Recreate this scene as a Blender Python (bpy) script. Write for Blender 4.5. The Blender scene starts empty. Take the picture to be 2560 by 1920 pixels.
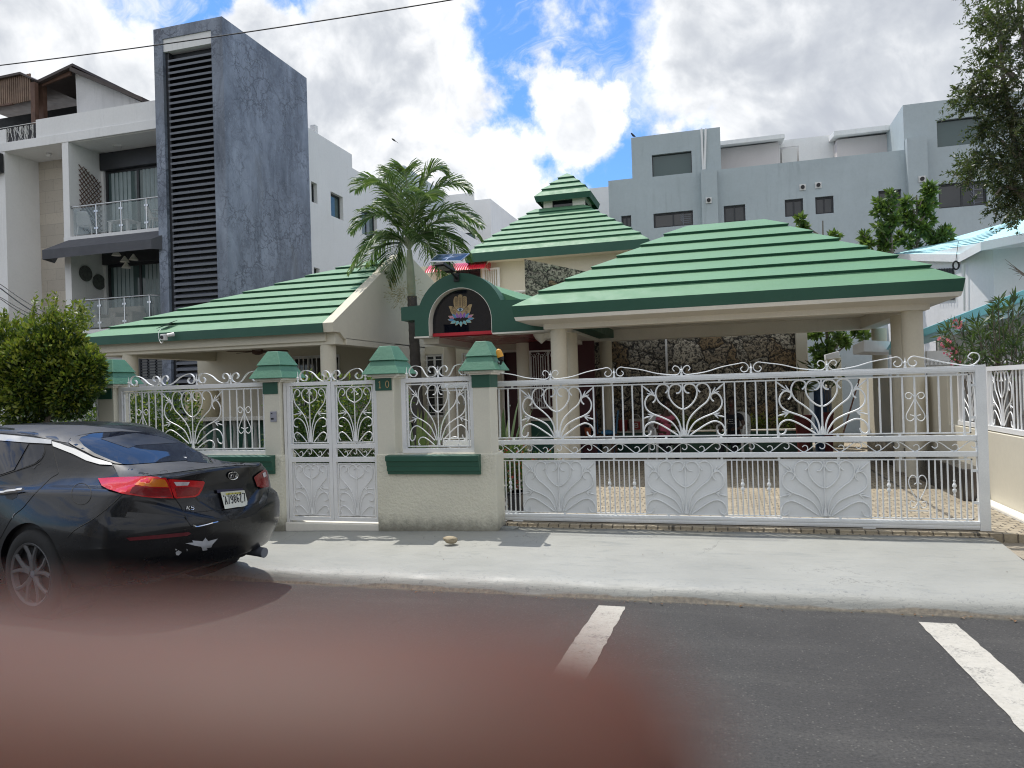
import bpy, bmesh, math, random
import numpy as np
from mathutils import Vector, Matrix
from mathutils.bvhtree import BVHTree
random.seed(7); rng = np.random.default_rng(11)
C = bpy.context.scene.collection
SC = bpy.context.scene

# ------------------------------------------------------------------ camera
# metres: x runs along the fence to the right, y into the plot, z up; the camera stands at x=0, y=0
FP, CX, CY = 1600.0, 1106.0, 829.5
CAM = np.array([0, 0, 1.6])
YAW, PIT, ROL = math.radians(16.0), math.radians(0.43), 0.030
f0 = np.array([-math.sin(YAW)*math.cos(PIT), math.cos(YAW)*math.cos(PIT), math.sin(PIT)])
r0 = np.array([math.cos(YAW), math.sin(YAW), 0]); u0 = np.cross(r0, f0)
RC = math.cos(ROL)*r0 - math.sin(ROL)*u0
UC = math.cos(ROL)*u0 + math.sin(ROL)*r0
cd = bpy.data.cameras.new('camera'); cam = bpy.data.objects.new('camera', cd); C.objects.link(cam)
m = Matrix(((RC[0], UC[0], -f0[0], 0), (RC[1], UC[1], -f0[1], 0), (RC[2], UC[2], -f0[2], 1.6), (0, 0, 0, 1)))
cam.matrix_world = m
cd.sensor_width = 36; cd.lens = 36*FP/2212.0
cd.clip_start = 0.002; cd.clip_end = 3000
cd.dof.use_dof = True; cd.dof.focus_distance = 9.0; cd.dof.aperture_fstop = 6.4   # a phone's 4 mm pupil
SC.camera = cam
SC.render.film_transparent = False

# ------------------------------------------------------------------ exposure and light
SC.view_settings.view_transform = 'Standard'; SC.view_settings.look = 'None'
SC.view_settings.exposure = 0.70; SC.view_settings.gamma = 1.0
SC.cycles.max_bounces = 6; SC.cycles.filter_width = 1.1; SC.cycles.transparent_max_bounces = 8
SC.cycles.caustics_reflective = False; SC.cycles.caustics_refractive = False
SC.cycles.sample_clamp_indirect = 6.0
SUNV = Vector((-0.30, 0.25, 1.0)).normalized()          # towards the sun: high, behind the house, a little left
sl = bpy.data.lights.new('sun', 'SUN'); sun = bpy.data.objects.new('sun', sl); C.objects.link(sun)
sl.energy = 2.45; sl.angle = math.radians(0.55); sl.color = (1.0, 0.955, 0.88)
sun.rotation_euler = SUNV.to_track_quat('Z', 'Y').to_euler()
sun.location = (0, 0, 30)

def unit(v): v = np.array(v, float); return v/np.linalg.norm(v)
def pxray(vx, vy): return f0 + RC*(vx-CX)/FP - UC*(vy-CY)/FP
def on(ax, val, vx, vy):
    d = pxray(vx, vy); i = 'XYZ'.index(ax); t = (val-CAM[i])/d[i]; return CAM + d*t
ZM = {1: (0, 0, 850/2203), 2: (850, 0, 850/2203), 3: (1700, 0, 860/2212), 4: (0, 600, 700/2212), 5: (600, 600, 700/2212), 6: (1200, 600, 700/2212),
      7: (1860, 600, 700/2212), 8: (0, 1000, 700/2074), 'a': (640, 920, 660/2212), 'b': (1200, 1080, 700/2212), 'c': (1860, 1080, 700/2212),
      'f': (1400, 950, 600/2212), 'g': (1050, 680, 400/2212), 'h': (0, 150, 420/1483)}
def z(k, x, y):
    a = ZM[k]; s = 2212/2560; return ((a[0]+x*a[2])*s, (a[1]+y*a[2])*s)

W = bpy.data.worlds.new('World'); SC.world = W; W.use_nodes = True
def build_world():
    nt = W.node_tree; N = nt.nodes; L = nt.links; N.clear()
    out = N.new('ShaderNodeOutputWorld'); bg = N.new('ShaderNodeBackground'); L.new(bg.outputs[0], out.inputs[0])
    sky = N.new('ShaderNodeTexSky'); sky.sky_type = 'NISHITA'; sky.sun_disc = False
    sky.sun_elevation = math.asin(SUNV.z); sky.sun_rotation = math.atan2(SUNV.x, SUNV.y); sky.air_density = 1.0; sky.dust_density = 0.6; sky.ozone_density = 2.0
    bg.inputs['Strength'].default_value = 0.10
    tc = N.new('ShaderNodeTexCoord')
    def vec(op, a, b=None):
        n = N.new('ShaderNodeVectorMath'); n.operation = op
        for i, v in enumerate((a, b)):
            if v is None: continue
            if isinstance(v, (tuple, list)) : n.inputs[i].default_value = v
            else: L.new(v, n.inputs[i])
        return n
    def mth(op, a, b=None, c=None, clamp=False):
        n = N.new('ShaderNodeMath'); n.operation = op; n.use_clamp = clamp
        for i, v in enumerate((a, b, c)):
            if v is None: continue
            if isinstance(v, (int, float)): n.inputs[i].default_value = v
            else: L.new(v, n.inputs[i])
        return n.outputs[0]
    def smooth(v, lo, hi):
        n = N.new('ShaderNodeMapRange'); n.interpolation_type = 'SMOOTHSTEP'; L.new(v, n.inputs[0])
        n.inputs[1].default_value = lo; n.inputs[2].default_value = hi; return n.outputs[0]
    def noise(vecout, scale, detail, rough, dist=0.0):
        n = N.new('ShaderNodeTexNoise'); L.new(vecout, n.inputs['Vector']); n.inputs['Scale'].default_value = scale
        n.inputs['Detail'].default_value = detail; n.inputs['Roughness'].default_value = rough; n.inputs['Distortion'].default_value = dist
        return n
    d = tc.outputs['Generated']
    # cumulus puffs: direction (aimed with the camera's own geometry), angular radius, weight; rims are made ragged by warping
    def warped(scale, det, amount, ro=0.6):
        nw = noise(d, scale, det, ro); w1 = vec('SUBTRACT', nw.outputs['Color'], (0.5, 0.5, 0.5)); w2 = vec('SCALE', w1.outputs[0]); w2.inputs['Scale'].default_value = amount
        return vec('ADD', d, w2.outputs[0]).outputs[0]
    dw = warped(5.0, 12, 0.20, 0.62)
    puffs = [(860, 130, 175, 1), (760, 230, 150, 1), (920, 200, 125, 1), (880, 60, 105, 1), (200, 230, 150, 1), (1215, 235, 92, 1), (1305, 225, 80, 1), (1160, 190, 70, .9), (1280, 285, 80, .9), (1060, 400, 115, 1), (960, 400, 110, 1), (1250, 378, 50, .8), (590, 110, 115, 1), (545, 30, 72, 1), (620, 190, 110, 1),
             (170, 120, 170, 1), (40, 190, 190, 1), (230, 60, 66, .9), (300, 190, 110, .9), (0, 40, 150, .9), (1900, 60, 470, 1), (2000, 300, 400, 1), (1500, 70, 120, 1), (1720, 190, 105, 1), (1520, 150, 90, 1), (1525, 280, 54, 1), (1470, 265, 45, .9), (1600, 310, 30, .8), (1750, 330, 110, 1), (800, 350, 170, .9), (620, 330, 150, 1), (1180, 20, 34, .55), (1130, 310, 60, .7), (1270, 130, 34, .6), (1270, 30, 30, .5), (1160, 500, 120, .7), (1500, 420, 120, .6), (300, 330, 200, .9)]
    acc = None
    for px, py, r, st in puffs:
        D = unit(pxray(px, py)); a = r/FP
        dt = vec('DISTANCE', dw, tuple(float(q) for q in D)).outputs['Value']
        v = mth('MULTIPLY', mth('SUBTRACT', 1.0, mth('DIVIDE', dt, a*0.98)), min(1.0, a/0.06)*st)
        if acc is None: acc = v
        else:
            n = N.new('ShaderNodeMath'); n.operation = 'SMOOTH_MAX'; L.new(acc, n.inputs[0]); L.new(v, n.inputs[1]); n.inputs[2].default_value = 0.12; acc = n.outputs[0]
    n1 = noise(d, 14.0, 12, 0.60, 0.1).outputs['Fac']; n2 = noise(d, 3.0, 8, 0.55).outputs['Fac']
    DC = unit(pxray(1106, 300)); far = smooth(vec('DISTANCE', d, tuple(float(q) for q in DC)).outputs['Value'], 0.72, 1.0)
    bgc = mth('MULTIPLY', far, mth('ADD', mth('MULTIPLY', mth('SUBTRACT', n2, 0.47), 5.0), 0.3))
    F = mth('MAXIMUM', acc, mth('SUBTRACT', bgc, mth('MULTIPLY', mth('SUBTRACT', 1.0, far), 4.0)))
    cov = mth('ADD', F, mth('MULTIPLY', mth('SUBTRACT', n1, 0.5), 0.9))
    cover = smooth(cov, -0.10, 0.26)
    wis = noise(vec('MULTIPLY', warped(3.0, 4, 0.35), (1.0, 1.0, 2.2)).outputs[0], 6.0, 12, 0.66, 0.6).outputs['Fac']
    cover = mth('MAXIMUM', cover, mth('MULTIPLY', smooth(wis, 0.47, 0.72), mth('ADD', 0.50, mth('MULTIPLY', smooth(cov, -0.9, 0.0), 0.4))))
    # relief: sunlit billows above, soft grey bellies below
    def relief(scale, dx, dz, det, ro):
        a = noise(dw2, scale, det, ro).outputs['Fac']; off = vec('ADD', dw2, (dx, 0.0, dz)).outputs[0]; b = noise(off, scale, det, ro).outputs['Fac']; return mth('SUBTRACT', a, b)
    dw2 = warped(2.0, 3, 0.25)
    rel = mth('ADD', mth('MULTIPLY', relief(4.6, -0.014, 0.05, 4, 0.45), 1.5), mth('MULTIPLY', relief(13.0, -0.008, 0.018, 7, 0.55), 1.35))
    grey = noise(d, 2.0, 4, 0.45).outputs['Fac']
    DR = unit(pxray(1980, 120)); dr = vec('DISTANCE', d, tuple(float(q) for q in DR)).outputs['Value']
    deck = smooth(dr, 0.40, 0.08)
    DB = unit(pxray(1060, 400)); db = vec('DISTANCE', d, tuple(float(q) for q in DB)).outputs['Value']
    bright = smooth(db, 0.16, 0.02)
    g = mth('ADD', mth('MULTIPLY', mth('SUBTRACT', grey, 0.5), 0.7), rel)
    g = mth('ADD', g, mth('MULTIPLY', deck, -0.17)); g = mth('ADD', g, mth('MULTIPLY', bright, 0.14))
    edge = smooth(cov, 0.75, 0.12)
    g = mth('ADD', g, mth('MULTIPLY', edge, 0.20))
    rp = N.new('ShaderNodeValToRGB'); L.new(mth('ADD', g, 0.50), rp.inputs[0]); rp.color_ramp.interpolation = 'B_SPLINE'
    e = rp.color_ramp.elements
    e[0].position = 0.0; e[0].color = (0.45, 0.48, 0.54, 1); e[1].position = 1.0; e[1].color = (1.0, 1.0, 1.0, 1)
    k = e.new(0.33); k.color = (0.58, 0.61, 0.655, 1); k = e.new(0.55); k.color = (0.74, 0.76, 0.79, 1); k = e.new(0.78); k.color = (0.92, 0.93, 0.95, 1)
    cl = vec('SCALE', rp.outputs['Color']); cl.inputs['Scale'].default_value = 7.4
    sk = vec('MULTIPLY', sky.outputs['Color'], (0.56, 0.88, 1.24))   # phone-camera blue
    mix = N.new('ShaderNodeMix'); mix.data_type = 'RGBA'; L.new(cover, mix.inputs['Factor']); L.new(sk.outputs[0], mix.inputs['A']); L.new(cl.outputs[0], mix.inputs['B'])
    L.new(mix.outputs['Result'], bg.inputs['Color'])
    W.cycles.sampling_method = 'MANUAL'; W.cycles.sample_map_resolution = 512
build_world()

# ------------------------------------------------------------------ helpers
def wloc(o):
    v = Vector((0, 0, 0))
    while o is not None: v += o.location; o = o.parent
    return v
def tag(o, label, cat, group=None, kind=None):
    o['label'] = label; o['category'] = cat
    if group: o['group'] = group
    if kind: o['kind'] = kind
    return o
def thing(name, label, cat, loc=(0, 0, 0), rotz=0, group=None):
    o = bpy.data.objects.new(name, None); C.objects.link(o); o.location = loc; o.rotation_euler = (0, 0, rotz); o.empty_display_size = 0.2
    return tag(o, label, cat, group)
class MB:
    def __init__(s): s.v = []; s.f = []
    def add(s, vs, fs):
        b = len(s.v); s.v += [tuple(map(float, p)) for p in vs]; s.f += [tuple(i+b for i in f) for f in fs]; return s
    def box(s, x0, x1, y0, y1, z0, z1):
        return s.hexa([(x0, y0, z0), (x1, y0, z0), (x1, y1, z0), (x0, y1, z0)], [(x0, y0, z1), (x1, y0, z1), (x1, y1, z1), (x0, y1, z1)])
    def hexa(s, b, t):
        return s.add(list(b)+list(t), [(3, 2, 1, 0), (4, 5, 6, 7), (0, 1, 5, 4), (1, 2, 6, 5), (2, 3, 7, 6), (3, 0, 4, 7)])
    def frus(s, a, za, b, zb):       # a, b = (x0,x1,y0,y1)
        q = lambda r, h: [(r[0], r[2], h), (r[1], r[2], h), (r[1], r[3], h), (r[0], r[3], h)]
        return s.hexa(q(a, za), q(b, zb))
    def poly(s, pts): return s.add(pts, [tuple(range(len(pts)))])
    def prism(s, pts, d):
        n = len(pts); q = [tuple(np.array(p, float)+np.array(d, float)) for p in pts]
        return s.add(list(pts)+q, [tuple(range(n))[::-1], tuple(range(n, 2*n))]+[(i, (i+1) % n, n+(i+1) % n, n+i) for i in range(n)])
    def tube(s, pts, r, n=6, caps=True, closed=False, flat=None):
        P = [np.array(p, float) for p in pts]; m_ = len(P)
        if m_ < 2: return s
        vs = []; ref = None
        for i in range(m_):
            t = (P[(i+1) % m_]-P[i-1]) if closed else (P[min(i+1, m_-1)]-P[max(i-1, 0)])
            L_ = np.linalg.norm(t); t = t/L_ if L_ > 1e-9 else np.array([0, 0, 1.])
            if ref is None:
                ref = np.array([0, 1., 0]) if flat is not None else (np.array([0, 0, 1.]) if abs(t[2]) < .9 else np.array([1., 0, 0]))
            a = np.cross(ref, t); a /= (np.linalg.norm(a)+1e-12); b = np.cross(t, a)
            if flat is None: ref = b
            rr = r[i] if hasattr(r, '__len__') else r
            for k in range(n):
                th = 2*math.pi*(k+.5)/n
                if flat is not None:   # rectangular strip: rr across, flat along y
                    sx = (1, -1, -1, 1)[k]*rr; sy = (1, 1, -1, -1)[k]*flat; vs.append(P[i]+a*sx+b*sy)
                else: vs.append(P[i]+a*math.cos(th)*rr+b*math.sin(th)*rr)
        fs = []
        for i in range(m_ if closed else m_-1):
            for k in range(n):
                j = (i+1) % m_; fs.append((i*n+k, i*n+(k+1) % n, j*n+(k+1) % n, j*n+k))
        if caps and not closed: fs += [tuple(range(n))[::-1], tuple((m_-1)*n+k for k in range(n))]
        return s.add(vs, fs)
    def strip(s, pts, w, d): return s.tube(pts, w/2, n=4, flat=d/2)
    def lathe(s, prof, c, n=20, axis='Z', caps=True):
        vs = []; fs = []
        for (r, h) in prof:
            for k in range(n):
                a = 2*math.pi*k/n; u, v = r*math.cos(a), r*math.sin(a)
                vs.append({'Z': (c[0]+u, c[1]+v, c[2]+h), 'Y': (c[0]+u, c[1]+h, c[2]+v), 'X': (c[0]+h, c[1]+u, c[2]+v)}[axis])
        for i in range(len(prof)-1):
            for k in range(n): fs.append((i*n+k, i*n+(k+1) % n, (i+1)*n+(k+1) % n, (i+1)*n+k))
        if caps: fs += [tuple(range(n))[::-1], tuple((len(prof)-1)*n+k for k in range(n))]
        return s.add(vs, fs)
    def grid(s, fn, nu, nv):
        vs = [fn(i/nu, j/nv) for j in range(nv+1) for i in range(nu+1)]
        return s.add(vs, [(j*(nu+1)+i, j*(nu+1)+i+1, (j+1)*(nu+1)+i+1, (j+1)*(nu+1)+i) for j in range(nv) for i in range(nu)])
    def build(s, name, mat_, parent=None, smooth=False, bevel=0, local=False, label=None, fixn=True):
        me = bpy.data.meshes.new(name); off = Vector((0, 0, 0)) if (parent is None or local) else wloc(parent)
        me.from_pydata([(p[0]-off.x, p[1]-off.y, p[2]-off.z) for p in s.v], [], s.f)
        if fixn:
            bm = bmesh.new(); bm.from_mesh(me); bmesh.ops.recalc_face_normals(bm, faces=bm.faces); bm.to_mesh(me); bm.free()
        if smooth: me.shade_smooth()
        me.materials.append(mat_)
        o = bpy.data.objects.new(name, me); C.objects.link(o)
        if parent is not None: o.parent = parent
        if bevel:
            b = o.modifiers.new('bevel', 'BEVEL'); b.width = bevel; b.segments = 2; b.limit_method = 'ANGLE'; b.angle_limit = math.radians(40)
        if smooth: 
            try: me.set_sharp_from_angle(angle=math.radians(38))
            except Exception: pass
        if label: o['label'] = label
        return o
def spline(pts, n=6, closed=False):
    P = [np.array(p, float) for p in pts]; out = []; m_ = len(P)
    for i in range(m_ if closed else m_-1):
        if closed: a, b, c, d = P[i-1], P[i], P[(i+1) % m_], P[(i+2) % m_]
        else: a, b, c, d = P[max(i-1, 0)], P[i], P[i+1], P[min(i+2, m_-1)]
        for k in range(n):
            t = k/n; out.append(.5*((2*b)+(c-a)*t+(2*a-5*b+4*c-d)*t*t+(3*b-a-3*c+d)*t**3))
    if not closed: out.append(P[-1])
    return out
def struct(name, mb, mat_, label, cat, **k):
    o = mb.build(name, mat_, **k); tag(o, label, cat, kind='structure'); return o
def copy_tree(o, parent=None):
    c = o.copy(); C.objects.link(c); c.parent = parent
    for ch in list(o.children): copy_tree(ch, c)
    return c

# ------------------------------------------------------------------ materials
def nodes(name):
    m_ = bpy.data.materials.new(name); m_.use_nodes = True; nt = m_.node_tree
    return m_, nt, nt.nodes['Principled BSDF']
def lk(nt, a, b): nt.links.new(a, b)
def nz(nt, vec, scale, detail=6, rough=.55, dist=0):
    n = nt.nodes.new('ShaderNodeTexNoise'); n.inputs['Scale'].default_value = scale; n.inputs['Detail'].default_value = detail
    n.inputs['Roughness'].default_value = rough; n.inputs['Distortion'].default_value = dist; lk(nt, vec, n.inputs['Vector']); return n.outputs['Fac']
def rng_(nt, v, a, b, c=0., d=1., smooth=False):
    n = nt.nodes.new('ShaderNodeMapRange'); lk(nt, v, n.inputs[0]); n.inputs[1].default_value = a; n.inputs[2].default_value = b; n.inputs[3].default_value = c; n.inputs[4].default_value = d
    if smooth: n.interpolation_type = 'SMOOTHSTEP'
    return n.outputs[0]
def mixc(nt, f, a, b, mode='MIX'):
    n = nt.nodes.new('ShaderNodeMix'); n.data_type = 'RGBA'; n.blend_type = mode
    for s_, v in (('Factor', f), ('A', a), ('B', b)):
        if isinstance(v, (int, float)): n.inputs[s_].default_value = v
        elif isinstance(v, (tuple, list)): n.inputs[s_].default_value = (*v[:3], 1)
        else: lk(nt, v, n.inputs[s_])
    return n.outputs['Result']
def mt(nt, op, a, b=0., c=0.):
    n = nt.nodes.new('ShaderNodeMath'); n.operation = op
    for i, v in enumerate((a, b, c)):
        if isinstance(v, (int, float)): n.inputs[i].default_value = v
        else: lk(nt, v, n.inputs[i])
    return n.outputs[0]
def pos(nt, sc=(1, 1, 1), rot=(0, 0, 0), loc=(0, 0, 0)):
    g = nt.nodes.new('ShaderNodeNewGeometry'); mp = nt.nodes.new('ShaderNodeMapping'); lk(nt, g.outputs['Position'], mp.inputs[0])
    mp.inputs['Scale'].default_value = sc; mp.inputs['Rotation'].default_value = rot; mp.inputs['Location'].default_value = loc; return mp.outputs[0]
def bumpn(nt, h, strength, dist, pb):
    b = nt.nodes.new('ShaderNodeBump'); b.inputs['Strength'].default_value = strength; b.inputs['Distance'].default_value = dist
    lk(nt, h, b.inputs['Height']); lk(nt, b.outputs[0], pb.inputs['Normal']); return b
def paint(name, col, rough=.6, var=.10, vs=1.3, streak=0., streakcol=(.12, .12, .11), bump=0., bs=60, bd=.004, metal=0., coat=0., spec=.5, fine=.04, dirtz=None):
    m_, nt, pb = nodes(name); P = pos(nt)
    n1 = nz(nt, P, vs, 7, .6, .3); c = mixc(nt, rng_(nt, n1, .3, .7), [q*(1-var) for q in col], [min(1, q*(1+var)) for q in col])
    if fine:
        n2 = nz(nt, P, vs*28, 4, .6); c = mixc(nt, rng_(nt, n2, .35, .65, 0, fine*2), c, [q*.55 for q in col])
    if streak:
        S = pos(nt, (2.6, 2.6, .28)); n3 = nz(nt, S, 1.6, 9, .68, .4); f = rng_(nt, n3, .50, .78, 0, streak, True)
        n4 = nz(nt, P, .55, 4, .5); f = mt(nt, 'MULTIPLY', f, rng_(nt, n4, .38, .62, .15, 1.)); c = mixc(nt, f, c, streakcol)
    if dirtz:   # splash dirt with its own ragged shape near a given height
        sp = nt.nodes.new('ShaderNodeSeparateXYZ'); g = nt.nodes.new('ShaderNodeNewGeometry'); lk(nt, g.outputs['Position'], sp.inputs[0])
        h = mt(nt, 'ADD', sp.outputs[2], mt(nt, 'MULTIPLY', mt(nt, 'SUBTRACT', nz(nt, P, 9, 6, .7), .5), .22))
        c = mixc(nt, rng_(nt, h, dirtz[0], dirtz[1], dirtz[2], 0, True), c, dirtz[3])
    lk(nt, c, pb.inputs['Base Color']); pb.inputs['Roughness'].default_value = rough; pb.inputs['Metallic'].default_value = metal
    pb.inputs['Coat Weight'].default_value = coat; pb.inputs['Coat Roughness'].default_value = .04; pb.inputs['Specular IOR Level'].default_value = spec
    if bump: bumpn(nt, nz(nt, P, bs, 5, .6), bump, bd, pb)
    rr = nz(nt, P, 5, 3); lk(nt, rng_(nt, rr, .3, .7, max(0, rough-.07), min(1, rough+.07)), pb.inputs['Roughness'])
    return m_
def glass(name, tint=(.02, .025, .03), rough=.04, trans=0.0, alpha=1.0):
    m_, nt, pb = nodes(name); pb.inputs['Base Color'].default_value = (*tint, 1); pb.inputs['Roughness'].default_value = rough
    pb.inputs['Specular IOR Level'].default_value = .7; pb.inputs['Transmission Weight'].default_value = 0
    if alpha < 1: pb.inputs['Alpha'].default_value = alpha
    bumpn(nt, nz(nt, pos(nt), 1.2, 2), .05, .05, pb); return m_
def leafmat(name, cols, trans=.35, rough=.45, spec=.5):
    m_, nt, pb = nodes(name); g = nt.nodes.new('ShaderNodeNewGeometry')
    rp = nt.nodes.new('ShaderNodeValToRGB'); lk(nt, g.outputs['Random Per Island'], rp.inputs[0]); e = rp.color_ramp.elements
    for i, c in enumerate(cols):
        p = i/(len(cols)-1)
        if i == 0: e[0].position = 0; e[0].color = (*c, 1)
        elif i == len(cols)-1: e[-1].position = 1; e[-1].color = (*c, 1)
        else: k = e.new(p); k.color = (*c, 1)
    lk(nt, rp.outputs[0], pb.inputs['Base Color']); pb.inputs['Roughness'].default_value = rough; pb.inputs['Specular IOR Level'].default_value = spec
    tr = nt.nodes.new('ShaderNodeBsdfTranslucent'); lk(nt, mixc(nt, .5, rp.outputs[0], (.25, .38, .04)), tr.inputs[0]); mx = nt.nodes.new('ShaderNodeMixShader'); mx.inputs[0].default_value = trans
    lk(nt, pb.outputs[0], mx.inputs[1]); lk(nt, tr.outputs[0], mx.inputs[2]); lk(nt, mx.outputs[0], nt.nodes['Material Output'].inputs[0]); return m_

def m_asphalt():
    m_, nt, pb = nodes('asphalt'); P = pos(nt)
    big = nz(nt, P, .8, 6, .6, .5); grain = nz(nt, P, 70, 4, .8); v = nt.nodes.new('ShaderNodeTexVoronoi'); v.inputs['Scale'].default_value = 70; lk(nt, P, v.inputs['Vector'])
    c = mixc(nt, rng_(nt, big, .3, .7), (.040, .038, .036), (.068, .065, .061))
    c = mixc(nt, rng_(nt, nz(nt, P, 2.6, 6, .7, .8), .60, .72, 0, .55, True), c, (.024, .023, .022)); c = mixc(nt, rng_(nt, nz(nt, pos(nt, (.35, 1.6, 1)), 1.4, 6, .65), .52, .70, 0, .5, True), c, (.092, .088, .080))
    c = mixc(nt, rng_(nt, grain, .42, .66, 0, .75), c, (.018, .018, .017))
    sep = nt.nodes.new('ShaderNodeSeparateColor'); lk(nt, v.outputs['Color'], sep.inputs[0])
    st = mt(nt, 'MULTIPLY', rng_(nt, sep.outputs[0], .86, .93), rng_(nt, v.outputs['Distance'], .45, .25))
    c = mixc(nt, mt(nt, 'MULTIPLY', st, .4), c, (.20, .19, .17))
    y = nt.nodes.new('ShaderNodeSeparateXYZ'); g = nt.nodes.new('ShaderNodeNewGeometry'); lk(nt, g.outputs['Position'], y.inputs[0])
    yy = mt(nt, 'ADD', y.outputs[1], mt(nt, 'MULTIPLY', mt(nt, 'SUBTRACT', nz(nt, P, 4, 6, .7), .5), .25))
    c = mixc(nt, rng_(nt, yy, 5.76, 5.84, 0, .6, True), c, (.11, .10, .075))     # silt in the gutter
    lk(nt, c, pb.inputs['Base Color']); pb.inputs['Roughness'].default_value = .88
    h = mt(nt, 'ADD', mt(nt, 'MULTIPLY', v.outputs['Distance'], .7), mt(nt, 'MULTIPLY', nz(nt, P, 260, 3, .7), .6)); bumpn(nt, h, .6, .004, pb); return m_
def m_marking():
    m_, nt, pb = nodes('marking_paint'); P = pos(nt)
    n = nz(nt, P, 45, 8, .85); n2 = nz(nt, P, 6, 5, .6)
    f = mt(nt, 'ADD', n, mt(nt, 'MULTIPLY', mt(nt, 'SUBTRACT', n2, .5), .5)); c = mixc(nt, rng_(nt, f, .53, .64, 0, .85), (.50, .475, .42), (.10, .10, .10))
    c = mixc(nt, rng_(nt, nz(nt, P, 22, 5, .7), .35, .7, 0, .5), c, (.36, .34, .29))
    lk(nt, c, pb.inputs['Base Color']); pb.inputs['Roughness'].default_value = .8; bumpn(nt, nz(nt, P, 150, 4, .7), .5, .003, pb); return m_
def m_sidewalk():
    m_, nt, pb = nodes('painted_sidewalk'); P = pos(nt); S = pos(nt, (.5, 2.2, 1))
    c = mixc(nt, rng_(nt, nz(nt, P, .9, 7, .6, .4), .3, .7), (.300, .303, .280), (.352, .353, .325))
    c = mixc(nt, rng_(nt, nz(nt, S, 5, 9, .75, .4), .52, .70, 0, .5, True), c, (.20, .215, .21))
    c = mixc(nt, rng_(nt, nz(nt, P, 42, 5, .75), .63, .75, 0, .6), c, (.15, .15, .14))
    y = nt.nodes.new('ShaderNodeSeparateXYZ'); g = nt.nodes.new('ShaderNodeNewGeometry'); lk(nt, g.outputs['Position'], y.inputs[0])
    wob = mt(nt, 'MULTIPLY', mt(nt, 'SUBTRACT', nz(nt, P, 7, 8, .75), .5), .16)
    yy = mt(nt, 'ADD', y.outputs[1], mt(nt, 'MULTIPLY', wob, .12))
    f = rng_(nt, yy, 5.846, 5.838, 0, 1, True); c = mixc(nt, f, c, mixc(nt, rng_(nt, nz(nt, P, 30, 5), .4, .6), (.30, .26, .20), (.20, .175, .14)))   # bare kerb foot where the paint stopped
    chip = mt(nt, 'MULTIPLY', rng_(nt, nz(nt, P, 26, 6, .8), .56, .62), mt(nt, 'MULTIPLY', rng_(nt, yy, 6.10, 5.95), 1)); c = mixc(nt, mt(nt, 'MULTIPLY', chip, .6), c, (.16, .17, .17))
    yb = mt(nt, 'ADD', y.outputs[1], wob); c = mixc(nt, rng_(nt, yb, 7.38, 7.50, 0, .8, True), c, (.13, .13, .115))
    cr = rng_(nt, mt(nt, 'ABSOLUTE', mt(nt, 'SUBTRACT', nz(nt, P, 1.1, 7, .62, .5), .5)), .0008, .0035, 1, 0); c = mixc(nt, mt(nt, 'MULTIPLY', cr, mt(nt, 'MULTIPLY', rng_(nt, nz(nt, P, .9, 2), .54, .60), .75)), c, (.12, .12, .11))
    c = mixc(nt, rng_(nt, nz(nt, pos(nt, (1.2, 6, 1)), 6, 8, .8, .5), .62, .72, 0, .45, True), c, (.17, .175, .165))
    lk(nt, c, pb.inputs['Base Color']); lk(nt, rng_(nt, nz(nt, P, 3, 5), .3, .7, .42, .62), pb.inputs['Roughness'])
    crack = nz(nt, P, 2.2, 3, .5, .6); ck = rng_(nt, mt(nt, 'ABSOLUTE', mt(nt, 'SUBTRACT', crack, .5)), 0, .004, 1, 0)
    h = mt(nt, 'ADD', mt(nt, 'MULTIPLY', nz(nt, S, 9, 8, .65), 1.), mt(nt, 'MULTIPLY', nz(nt, P, 90, 4, .7), .25)); bumpn(nt, h, .5, .012, pb)
    return m_
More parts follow.
